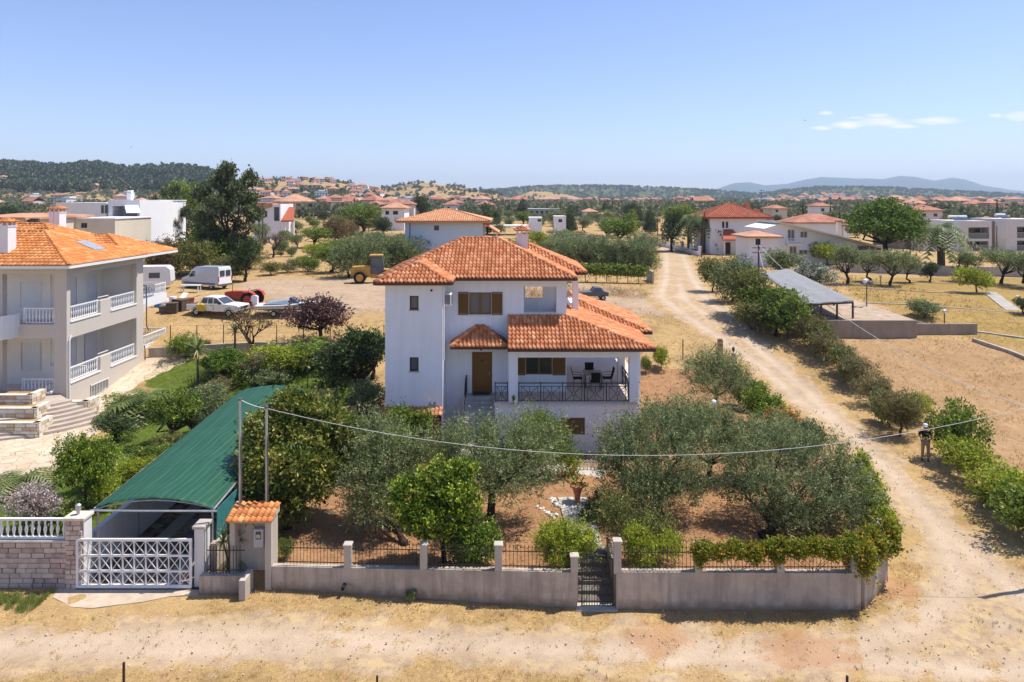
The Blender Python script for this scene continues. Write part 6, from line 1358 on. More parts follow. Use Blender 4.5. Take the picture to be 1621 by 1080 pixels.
# street lamp outside the frame on the right whose shadow lies on the road
# ---------------------------------------------------------------- person by the bush
def person(b, rz):
    r = empty('person', b, rz, label='person in white cap, black shirt and khaki trousers standing beside the big bush', cat='person')
    def skin(name, verts, edges, rad, mat, parent, root=0):
        me = bpy.data.meshes.new(name); me.from_pydata(verts, edges, []); o = link(name, me, mat, parent); o.modifiers.new('skin', 'SKIN')
        sv = me.skin_vertices[0].data
        for i, q in enumerate(rad): sv[i].radius = (q, q) if not isinstance(q, tuple) else q
        sv[root].use_root = True; s_ = o.modifiers.new('sub', 'SUBSURF'); s_.levels = 1; s_.render_levels = 1; return o
    v = [(0, 0, .93), (0, 0, 1.15), (0, .01, 1.38), (0, 0, 1.5), (0, -.03, 1.6), (0, -.03, 1.7), (.1, 0, .9), (.12, -.01, .5), (.13, .02, .09), (.13, -.14, .04), (-.1, 0, .9), (-.12, .0, .5), (-.13, .03, .09), (-.13, -.12, .04), (.2, 0, 1.4), (.27, .02, 1.14), (.12, -.24, 1.13), (-.2, 0, 1.4), (-.27, .02, 1.14), (-.1, -.24, 1.15), (.07, -.30, 1.15), (-.05, -.31, 1.16)]
    e = [(0, 1), (1, 2), (2, 3), (3, 4), (4, 5), (0, 6), (6, 7), (7, 8), (8, 9), (0, 10), (10, 11), (11, 12), (12, 13), (2, 14), (14, 15), (15, 16), (2, 17), (17, 18), (18, 19), (16, 20), (19, 21)]
    rad = [.13, .125, .15, .05, .085, .085, .09, .06, .042, .035, .09, .06, .042, .035, .06, .042, .03, .06, .042, .03, .03, .03]
    n0 = len(v)
    for s, h in ((1, 20), (-1, 21)):
        for f in range(5):
            bx, by, bz = v[h]; i = len(v); v.append((bx - s * .02 * (f - 2) * .8, by - .05 - (.01 if f == 2 else 0), bz + .01 * (f - 2))); v.append((bx - s * (.02 * (f - 2) * .8 + .01), by - .085, bz - .015 + .008 * (f - 2))); e += [(h, i), (i, i + 1)]; rad += [.010, .008]
    skin('body', v, e, rad, M['skin'], r)
    tv = [(0, 0, .95), (.1, 0, .88), (.12, -.01, .5), (.13, .02, .1), (-.1, 0, .88), (-.12, 0, .5), (-.13, .03, .1)]
    skin('trousers', tv, [(0, 1), (1, 2), (2, 3), (0, 4), (4, 5), (5, 6)], [.15, .105, .078, .066, .105, .078, .066], M['khaki'], r)
    sv_ = [(0, 0, .98), (0, 0, 1.15), (0, .01, 1.38), (.2, 0, 1.4), (.26, .02, 1.2), (-.2, 0, 1.4), (-.26, .02, 1.2), (0, 0, 1.47)]
    skin('shirt', sv_, [(0, 1), (1, 2), (2, 3), (3, 4), (2, 5), (5, 6), (2, 7)], [.155, .15, .175, .08, .065, .08, .065, .07], M['blackcloth'], r)
    cpm = MB(); cpm.lathe([(.115, 1.70), (.115, 1.76), (.09, 1.81), (.03, 1.83)], 12, (0, -.03, 0)); cpm.bb(-.07, .07, -.22, -.1, 1.705, 1.72); cpm.build('cap', M['whitecloth'], r, smooth=True)
    for s in (-1, 1): MB().rb(.13 * s - .05, .13 * s + .05, -.2, .1, 0, .09, .02).build('shoe', M['darkwood'], r)
    fc = MB(); fc.bb(-.045, -.02, -.118, -.105, 1.655, 1.665); fc.bb(.02, .045, -.118, -.105, 1.655, 1.665); fc.bb(-.025, .025, -.118, -.105, 1.585, 1.592); fc.build('eyes_and_mouth', M['darkwood'], r)
    fn = MB(); fn.tube([(0, -.105, 1.655), (0, -.14, 1.62), (0, -.11, 1.612)], [.008, .014, .008], 5); fn.tube([(.085, -.03, 1.66), (.088, -.02, 1.61)], .014, 5); fn.tube([(-.085, -.03, 1.66), (-.088, -.02, 1.61)], .014, 5); fn.build('nose_and_ears', M['skin'], r)
    MB().rb(-.07, .07, -.40, -.33, 1.13, 1.17, .01).build('controller', M['greymetal'], r)
person(G(1465, 729), R(-30))
# ---------------------------------------------------------------- vehicles in the field
def wheel(parent, x, y, r, w_=.22, rimmat='galv', z=None):
    wo = MB(); n_ = 16; z = r if z is None else z; s = 1 if y > 0 else -1
    v = []; f = []
    for (rr, yy) in ((r * .6, -w_ / 2), (r * .94, -w_ / 2), (r, -w_ / 2 + .03), (r, w_ / 2 - .03), (r * .94, w_ / 2), (r * .6, w_ / 2)):
        for k in range(n_): t = 2 * math.pi * k / n_; v.append((x + rr * math.cos(t), y + yy, z + rr * math.sin(t)))
    for i in range(6):
        for k in range(n_): f.append((i * n_ + k, i * n_ + (k + 1) % n_, ((i + 1) % 6) * n_ + (k + 1) % n_, ((i + 1) % 6) * n_ + k))
    wo.add(v, f); w = wo.build('wheel', M['black'], parent)
    rm = MB(); rm.v = []; 
    ring = [(x + r * .6 * math.cos(2 * math.pi * k / n_), y - w_ / 2 + .02, z + r * .6 * math.sin(2 * math.pi * k / n_)) for k in range(n_)] + [(x + r * .6 * math.cos(2 * math.pi * k / n_), y + w_ / 2 - .02, z + r * .6 * math.sin(2 * math.pi * k / n_)) for k in range(n_)]
    rm.add(ring, [tuple(range(n_)), tuple(range(2 * n_ - 1, n_ - 1, -1))]); rm.add([(x + .08 * math.cos(k), y + sy * (w_ / 2 + .01), z + .08 * math.sin(k)) for sy in (-1, 1) for k in range(6)], [tuple(range(6)), tuple(range(11, 5, -1))])
    rm.build('rim', M[rimmat], w); return w
def van(b, rz):
    r = empty('van', b, rz, label='silver high roofed panel van parked by the trees, rear doors coloured lighter for sunlight', cat='van')
    prof = [(-2.75, .45), (2.5, .4), (2.75, .55), (2.78, .95), (2.6, 1.15), (1.75, 1.42, .03), (1.15, 2.15, .12), (.75, 2.42, .18), (-2.6, 2.5, .18), (-2.75, 2.35, .14), (-2.82, 1.3, .02)]
    MB().extr(prof, 'y', -.98, .98).build('body', M['silver'], r)
    MB().add([(-2.84, -.93, .62), (-2.84, .93, .62), (-2.79, .84, 2.33), (-2.79, -.84, 2.33), (-2.80, -.93, .62), (-2.80, .93, .62), (-2.75, .84, 2.33), (-2.75, -.84, 2.33)], [(3, 2, 1, 0), (0, 1, 5, 4), (1, 2, 6, 5), (2, 3, 7, 6), (3, 0, 4, 7)]).build('rear_doors', M['whitepaint'], r)  # silver van's rear face, sunlight put in as white paint
    for s in (-1, 1):
        MB().bb(-2.86, -2.81, s * .1, s * .72, 1.45, 2.1).build('window', M['carglass'], r)
        MB().add([(1.55, s * .985, 1.35), (.75, s * .985, 1.35), (.75, s * .90, 1.95), (1.15, s * .9, 1.95)], [(0, 1, 2, 3) if s < 0 else (3, 2, 1, 0)]).build('side_window', M['carglass'], r)
        MB().bb(-2.85, -2.82, s * .84, s * .94, .9, 1.5).build('tail_light', M['red'], r)
        MB().bb(1.2, 1.35, s * 1.0, s * 1.18, 1.3, 1.65).build('mirror', M['greymetal'], r)
        MB().bb(-2.3, 2.3, s * .985, s * 1.0, .55, .72).build('side_strip', M['greymetal'], r)
        for x in (-1.75, 1.85): wheel(r, x, s * .86, .35)
        MB().bb(2.62, 2.78, s * .55, s * .85, .85, 1.08).build('headlight', M['galv'], r)
    MB().add([(1.78, -.9, 1.44), (1.78, .9, 1.44), (1.2, .8, 2.14), (1.2, -.8, 2.14)], [(0, 1, 2, 3)]).build('windscreen', M['carglass'], r)
    MB().bb(-2.92, -2.8, -.95, .95, .42, .6).build('bumper', M['greymetal'], r)
q = G(323, 457); van((q[0], q[1] + .6, q[2]), R(180 - 24))
def pickup(b, rz):
    r = empty('pickup_truck', b, rz, label='white extended cab pickup parked in the dry grass, yellow cloth over its bed side', cat='pickup')
    MB().extr([(-2.5, .5), (2.45, .45), (2.55, .6), (2.52, .92), (2.35, 1.0), (1.15, 1.08), (-.75, 1.08), (-.8, .98), (-2.5, .98)], 'y', -.84, .84).build('body', M['whitepaint'], r)
    MB().extr([(1.1, 1.07), (.35, 1.58, .12), (-.1, 1.66, .14), (-.95, 1.64, .14), (-1.3, 1.07)], 'y', -.80, .80).build('cab', M['whitepaint'], r)
    for s in (-1, 1):
        for (a, b_, c, d) in ((.88, .12, .12, .36), (.02, -.42, -.42, .0), (-.52, -1.12, -.94, -.52)):
            MB().add([(a, s * .812, 1.1), (b_, s * .812, 1.1), (c, s * .70, 1.54), (d, s * .70, 1.54)], [(0, 1, 2, 3) if s < 0 else (3, 2, 1, 0)]).build('side_window', M['carglass'], r)
        MB().bb(.72, .86, s * .85, s * 1.0, 1.08, 1.25).build('mirror', M['black'], r)
        for x in (-1.55, 1.6): wheel(r, x, s * .76, .34)
        for x in (-1.55, 1.6): MB().tube([(x + .42 * math.cos(t), s * .845, .36 + .42 * math.sin(t)) for t in [k * math.pi / 8 for k in range(9)]], .03, 5).build('wheel_arch', M['greymetal'], r)
        MB().bb(2.44, 2.57, s * .5, s * .8, .74, .92).build('headlight', M['galv'], r); MB().bb(-2.53, -2.49, s * .7, s * .84, .6, .9).build('tail_light', M['red'], r)
        MB().bb(.1, .14, s * .842, s * .852, .55, 1.05).build('door_seam', M['greymetal'], r); MB().bb(-.02, -.15, s * .845, s * .865, .92, .96).build('door_handle', M['black'], r)
    MB().add([(1.08, -.72, 1.1), (1.08, .72, 1.1), (.40, .62, 1.56), (.40, -.62, 1.56)], [(0, 1, 2, 3)]).build('windscreen', M['carglass'], r)
    MB().bb(2.53, 2.58, -.45, .45, .7, .9).build('grille', M['black'], r); MB().bb(2.5, 2.66, -.85, .85, .42, .58).build('bumper', M['greymetal'], r)
    MB().bb(-2.42, -1.36, -.74, .74, .985, 1.0).build('bed_floor', M['greymetal'], r)
    rg = random.Random(2); v = []; f = []
    for i in range(7):
        for j in range(6): v.append((-1.45 + i * .14 + rg.uniform(-.03, .03), -.9 - rg.uniform(0, .08) if j < 3 else -.9 + (j - 2) * .22, (.45 + j * .28) if j < 3 else 1.05 + rg.uniform(0, .2)))
    for i in range(6):
        for j in range(5): f.append((i * 6 + j, (i + 1) * 6 + j, (i + 1) * 6 + j + 1, i * 6 + j + 1))
    o = MB().add(v, f).build('yellow_cloth', M['yellowcloth'], None, 'yellow cloth draped over the side of the white pickup bed', 'cloth'); o.location = b; o.rotation_euler = (0, 0, rz); m_ = o.modifiers.new('t', 'SOLIDIFY'); m_.thickness = .02
q = G(342, 500); pickup((q[0], q[1] + .4, q[2]), R(-12))
def tractor(b, rz):
    r = empty('tractor', b, rz, label='old red tractor with large rear wheels behind the white pickup', cat='tractor')
    MB().extr([(-.6, .7), (1.9, .7), (1.95, 1.25), (1.6, 1.35), (.1, 1.4), (-.5, 1.0)], 'y', -.32, .32).build('bonnet', M['red'], r)
    for s in (-1, 1):
        wheel(r, -.7, s * .75, .68, .36, 'red'); wheel(r, 1.45, s * .65, .38, .2, 'red')
        MB().extr([(-1.5, .95), (-1.3, 1.3), (-.8, 1.5), (-.2, 1.4), (-.15, 1.3), (-.8, 1.42), (-1.25, 1.22), (-1.42, .92)], 'y', s * .55, s * .95).build('mudguard', M['red'], r)
    MB().bb(-1.0, -.55, -.25, .25, 1.05, 1.15).build('seat', M['black'], r); MB().tube([(-.2, 0, 1.3), (-.45, 0, 1.65)], .025, 5).build('steering_column', M['black'], r); MB().tube([(1.2, .2, 1.35), (1.2, .2, 2.0)], .035, 6).build('exhaust', M['greymetal'], r)
    MB().bb(-.5, 1.3, -.25, .25, .35, .7).build('chassis', M['greymetal'], r)
    im = empty('mower_implement', (b[0] + 2.2, b[1] - 1.2, b[2]), R(-8), label='low red field implement lying beside the tractor and the boat', cat='implement')
    MB().rb(-1.1, 1.1, -.5, .5, .2, .45, .04).build('deck', M['red'], im); MB().tube([(-1.1, 0, .4), (-1.6, 0, .8)], .05, 5).build('arm', M['red'], im); MB().tube([(1, -.4, .1), (1, .4, .1)], .12, 8).build('roller', M['greymetal'], im)
q = G(382, 487); tractor((q[0], q[1] + 1, q[2]), R(170))
def boat(b, rz):
    r = empty('motor_boat', b, rz, label='white motor boat with blue stripe and cover on a trailer beside the purple plum tree', cat='boat')
    N = 14; v = []; f = []
    for i in range(N + 1):
        t = i / N; x = -2.6 + 5.2 * t; hw = 1.0 * (1 - max(0, (t - .45) / .55) ** 2.2) ** .7 if t < 1 else .02; sh = .95 + .28 * t * t; ke = .45 + .45 * max(0, t - .55) ** 2 * 3
        v += [(x, -hw, sh), (x, -hw * .9, (sh + ke) / 2), (x, 0, ke), (x, hw * .9, (sh + ke) / 2), (x, hw, sh), (x, 0, sh + .06)]
    for i in range(N):
        for k in range(6): a = i * 6 + k; c = i * 6 + (k + 1) % 6; f.append((a, c, c + 6, a + 6))
    f.append((0, 1, 2, 3, 4, 5)); MB().add(v, f).build('hull', M['whitepaint'], r, smooth=False)
    s = MB()
    for sg in (-1, 1):
        for i in range(N - 2):
            p = v[i * 6 + (0 if sg < 0 else 4)]; q2 = v[(i + 1) * 6 + (0 if sg < 0 else 4)]; s.beam((p[0], p[1] + sg * .012, p[2] - .12), (q2[0], q2[1] + sg * .012, q2[2] - .12), .02, .1)
    s.build('stripe', M['silver'], r)
    ws = MB(); ws.extr([(.2, 1.05), (1.0, 1.15), (.35, 1.6, .12), (.2, 1.58, .12)], 'y', -.6, .6); ws.build('windscreen', M['carglass'], r)
    MB().extr([(-2.0, 1.05), (.2, 1.08), (0, 1.38, .2), (-1.6, 1.25, .3)], 'y', -.75, .75).build('cockpit_cover', plain('grey_blue_canvas', (.24, .28, .33), .9, .1), r)
    mo = MB(); mo.extr([(-2.62, 1.0), (-2.62, 1.65), (-2.8, 1.75), (-3.15, 1.7), (-3.2, 1.3), (-3.0, 1.1), (-2.95, .5), (-2.75, .5)], 'y', -.17, .17); mo.build('outboard_motor', M['whitepaint'], r)
    tr = empty('boat_trailer', b, rz, label='low metal trailer carrying the white motor boat', cat='trailer')
    MB().beam((-2.2, -.5, .35), (2.2, -.5, .38), .08).beam((-2.2, .5, .35), (2.2, .5, .38), .08).beam((2.2, 0, .38), (3.3, 0, .38), .08).beam((-1, -.9, .35), (-1, .9, .35), .08).beam((1.2, -.5, .35), (1.2, .5, .35), .06).beam((2.2, -.5, .38), (2.2, .5, .38), .06).build('frame', M['galv'], tr)
    for sg in (-1, 1): wheel(tr, -1, sg * .95, .28, .16); MB().beam((-1.6, sg * .35, .36), (-1.6, sg * .35, .62), .08).build('cradle', M['greymetal'], tr)
q = G(455, 500); boat((q[0], q[1] + .3, q[2]), R(3))
def loader(b, rz):
    r = empty('wheel_loader', b, rz, label='worn yellow wheel loader with enclosed cab parked left of the terracotta roof', cat='loader')
    MB().extr([(-2.6, .9), (-.4, .9), (-.4, 1.9), (-.9, 2.05), (-2.5, 1.95), (-2.7, 1.6)], 'y', -.7, .7).build('engine_cover', M['yellow'], r)
    MB().extr([(-.4, 1.1), (1.1, 1.1), (1.2, 1.9), (.9, 3.2, .08), (-.35, 3.25, .08)], 'y', -.6, .6).build('cab_frame', M['greymetal'], r)
    for s in (-1, 1): MB().add([(-.25, s * .615, 1.9), (1.05, s * .615, 1.9), (.82, s * .56, 3.0), (-.22, s * .56, 3.0)], [(0, 1, 2, 3) if s < 0 else (3, 2, 1, 0)]).build('cab_window', M['carglass'], r)
    MB().rb(-.5, 1.05, -.7, .7, 3.2, 3.35, .03).build('cab_roof', M['yellow'], r); MB().bb(-.4, 2.4, -.45, .45, .6, 1.1).build('chassis', M['yellow'], r)
    for s in (-1, 1):
        wheel(r, -1.6, s * .85, .72, .5, 'yellow'); wheel(r, 1.5, s * .85, .72, .5, 'yellow'); MB().tube([(1.0, s * .4, 1.6), (2.2, s * .4, 1.5), (3.1, s * .4, .6)], .13, 5).build('lift_arm', M['yellow'], r)
    MB().extr([(2.9, .1), (3.9, .05), (4.1, .2), (3.2, .35), (3.1, 1.1), (2.85, 1.15)], 'y', -1.25, 1.25).build('bucket', M['yellow'], r)
    MB().tube([(-1.4, .3, 1.95), (-1.4, .3, 2.6)], .05, 6).build('exhaust', M['greymetal'], r)
q = G(590, 449); loader((q[0], q[1] + .8, q[2]), R(8))
def caravan(b):
    r = empty('caravan', b, R(15), label='white caravan half hidden behind the end balcony of the taupe house', cat='caravan')
    MB().extr([(-2.6, .45), (2.6, .45), (2.8, .9), (2.7, 2.2), (2.3, 2.55), (-2.3, 2.6), (-2.7, 2.2)], 'y', -1.1, 1.1).build('body', M['whitepaint'], r); MB().bb(-1.6, -.4, -1.115, -1.1, 1.3, 1.9).build('window', M['carglass'], r); MB().bb(.6, 1.7, -1.115, -1.1, 1.3, 1.9).build('window', M['carglass'], r)
    for s in (-1, 1): wheel(r, 0, s * 1.0, .33)
caravan(G(230, 458))
q = g_(940, 477); sv = empty('flatbed_truck', (q[0], q[1] + 1, q[2]), R(5), label='small grey flatbed vehicle behind the veranda roof of the white house', cat='vehicle'); sv.scale = (.85, .85, .85)
MB().extr([(-1.7, .5), (1.7, .5), (1.75, .9), (1.2, 1.0), (.9, 1.45, .1), (.1, 1.5, .1), (-.2, 1.0), (-1.7, .95)], 'y', -.75, .75).build('body', M['greymetal'], sv); MB().add([(1.18, -.6, 1.02), (1.18, .6, 1.02), (.92, .55, 1.42), (.92, -.55, 1.42)], [(0, 1, 2, 3)]).build('windscreen', M['carglass'], sv)
for s in (-1, 1):
    for x in (-1.1, 1.1): wheel(sv, x, s * .68, .3)
    MB().add([(.85, s * .77, 1.05), (.0, s * .77, 1.05), (.1, s * .67, 1.42), (.8, s * .67, 1.42)], [(0, 1, 2, 3)]).build('side_window', M['carglass'], sv)
# white table and clutter near the van
q = g_(302, 463); tt = empty('work_table', q, label='white table with a chair standing beside the silver van', cat='table'); MB().bb(-1.0, 1.0, -.4, .4, .72, .8).build('table_top', M['whitepaint'], tt)
for sx in (-.9, .9):
    for sy in (-.3, .3): MB().beam((sx, sy, 0), (sx, sy, .72), .08).build('leg', M['whitepaint'], tt)
rg = random.Random(5)
names = (('wooden_crate', 'polewood', 'crate'), ('cardboard_box', 'cream', 'box'), ('paint_drum', 'blue', 'drum'), ('plank_bundle', 'stone', 'planks'), ('metal_cabinet', 'greymetal', 'cabinet'), ('red_box', 'red', 'box'), ('white_tub', 'whitepaint', 'tub'))
LBs = ['old brown crate at the left end of the junk heap', 'pale cardboard box in the junk heap next to the crate', 'blue drum in the middle of the junk heap', 'bundle of pale boards leaning on the junk heap', 'dark cabinet standing at the near side of the junk heap', 'red box near the right end of the junk heap', 'white tub on the junk heap beside the pickup', 'second pale box on top of the junk heap', 'small crate beside the pickup rear wheel', 'white tub next to the caravan', 'pile of pale boards behind the junk heap', 'brown crate under the end balcony']
for k, lb in enumerate(LBs):
    px = 238 + (k * 37) % 62; py = 478 + (k * 13) % 18; nm = names[[0, 1, 2, 3, 4, 5, 6, 1, 0, 6, 3, 0][k]]; q = g_(px, py); sx, sy, sz = rg.uniform(.35, .7), rg.uniform(.3, .5), rg.uniform(.4, 1.0)
    rt = empty(nm[0], q, rg.uniform(0, 3), label=lb, cat=nm[2])
    if nm[2] == 'drum' or nm[2] == 'tub': MB().lathe([(.3, 0), (.32, .3), (.3, .32), (.32, .6), (.3, .85), (.27, .85)], 12).build('shell', M[nm[1]], rt)
    elif nm[2] == 'planks':
        for j in range(5): MB().beam((-1.2, j * .12 - .3, .1), (1.2 + rg.uniform(-.2, .2), j * .12 - .3, .9), .1, .04).build('plank', M[nm[1]], rt)
    else:
        MB().rb(-sx, sx, -sy, sy, 0, sz, .03).build('box_body', M[nm[1]], rt); MB().rb(-sx - .02, sx + .02, -sy - .02, sy + .02, sz, sz + .06, .02).build('lid', M['polewood'], rt)

# ---------------------------------------------------------------- grey shed and walls on the right
sh = empty('shed', (0, 0, 0), label='open shed with grey corrugated roof beyond the roadside hedge', cat='shed')
A_, B_, C_, D_ = [np.array((AX(px, y), y, z)) for px, y, z in ((1272, 54.3, 4.55), (1352, 54.6, 4.75), (1248, 76.5, 5.1), (1203, 74, 5.0))]
V = []; Qc = []; nu, nv = 150, 14
for j in range(nv + 1):
    for i in range(nu + 1):
        s, t = i / nu, j / nv; p_ = (A_ * (1 - s) + B_ * s) * (1 - t) + (D_ * (1 - s) + C_ * s) * t; p_ = p_ + np.array((0, 0, .045 * math.sin(t * 2 * math.pi * 46 / 1.0) * 0 + .04 * math.sin(i * 1.5707) + .02 * math.sin(j * 2 + s * 3))); V.append(p_)
V = []; nu, nv = 12, 160
for j in range(nv + 1):
    for i in range(nu + 1):
        s, t = i / nu, j / nv; p_ = (A_ * (1 - s) + B_ * s) * (1 - t) + (D_ * (1 - s) + C_ * s) * t; V.append(p_ + np.array((0, 0, .11 * (1 if j % 4 in (1, 2) else 0) + .03 * math.sin(i * 1.3))))
for j in range(nv):
    for i in range(nu): a = j * (nu + 1) + i; Qc.append((a, a + 1, a + nu + 2, a + nu + 1))
M['sheet'] = streaky('grey_corrugated_sheet', (.27, .275, .285), (.16, .15, .14), .5)
o = link('roof', np_mesh('roof', V, Qc, M['sheet']), None, sh); sd = o.modifiers.new('t', 'SOLIDIFY'); sd.thickness = .04
for px, y in ((1300, 54.8), (1325, 54.9), (1350, 55.2), (1275, 64), (1320, 62), (1250, 72)): MB().beam((AX(px, y), y, 2.4), (AX(px, y), y, 4.6), .12).build('post', M['polewood'], sh)
MB().beam((AX(1275, 54.7), 54.7, 4.42), (AX(1350, 55), 55, 4.6), .12).build('beam', M['polewood'], sh); MB().beam((AX(1275, 55), 55, 3.9), (AX(1325, 55), 55, 3.4), .08).build('brace', M['polewood'], sh)
M['brownwall'] = streaky('brown_concrete', (.36, .29, .22), (.2, .16, .12), .7)
cw = empty('retaining_wall', (0, 0, 0), label='grey concrete retaining wall holding a paved terrace beside the shed', cat='wall')
x0, x1 = AX(1282, 54), AX(1447, 54.6); MB().bb(x0, x1, 54.2, 54.5, 1.6, 3.3).build('wall_body', M['brownwall'], cw); MB().prism([(x0, 54.5), (x1, 54.5), (AX(1352, 66), 66), (AX(1290, 66), 66)], 1.8, 3.28).build('terrace', plain('brown_terrace', (.38, .29, .21), .9, .1, 0, .3, 1.2), cw)
lw2 = MB(); lw2.bb(x1 + .02, AX(1538, 55.6), 54.9, 55.1, 1.8, 2.9); tag(lw2.build('low_wall', M['brownwall']), 'lower concrete wall continuing right of the retaining wall', 'wall')
kb = MB(); pts = [g_(*q) for q in ((1540, 540), (1600, 560), (1700, 600))]
for a, c_ in zip(pts, pts[1:]): kb.beam((a[0], a[1], a[2] + .1), (c_[0], c_[1], c_[2] + .1), .25, .3)
tag(kb.build('field_kerb', M['concrete']), kind='structure')
pth = MB()
for line, w_ in ((((1347, 479), (1447, 483), (1610, 496)), .35), (((1405, 503), (1500, 519), (1640, 538)), .5), (((1362, 456), (1470, 463), (1580, 465)), .35), (((1566, 463), (1600, 489), (1640, 520)), 1.5), (((1300, 452), (1420, 447), (1640, 452)), .3)):
    pts = [g_(*q) for q in line]
    for a, c_ in zip(pts, pts[1:]): pth.beam((a[0], a[1], a[2] + .02), (c_[0], c_[1], c_[2] + .02), w_ * .8, .1)
tag(pth.build('garden_path', plain('grey_path_slabs', (.36, .33, .29), .9, .1, 0, .2, 1)), kind='structure')
for px, py, top, lb in ((1372, 490, 449, 'dark lamp post with a cluster of white lamps in the dry yard'), (1495, 513, 496, 'short lamp post at the path behind the dark yard bush'), (1394, 452, 440, 'short white headed lamp far back in the dry yard'), (1611, 484, 473, 'short lamp at the right end of the yard path')):
    b = g_(px, py); zt = AZ(top, b[1]) - b[2]; l_ = empty('yard_lamp', b, label=lb, cat='lamp'); MB().tube([(0, 0, 0), (0, 0, zt)], .05, 6).build('shaft', M['greymetal'], l_)
    if top == 449:
        for k in range(5): MB().lathe([(.05, 0), (.17, .08), (.2, .2), (.15, .32), (.03, .36)], 8, (.35 * math.cos(k * 1.26), .35 * math.sin(k * 1.26), zt - .1 + (.15 if k % 2 else 0))).build('globe', M['whitepaint'] if k % 2 else M['greymetal'], l_)
    else: MB().lathe([(.06, 0), (.15, .08), (.15, .25), (.05, .33)], 8, (0, 0, zt)).build('globe', M['whitepaint'], l_)
YG = 'trees in the dry yard at the right'
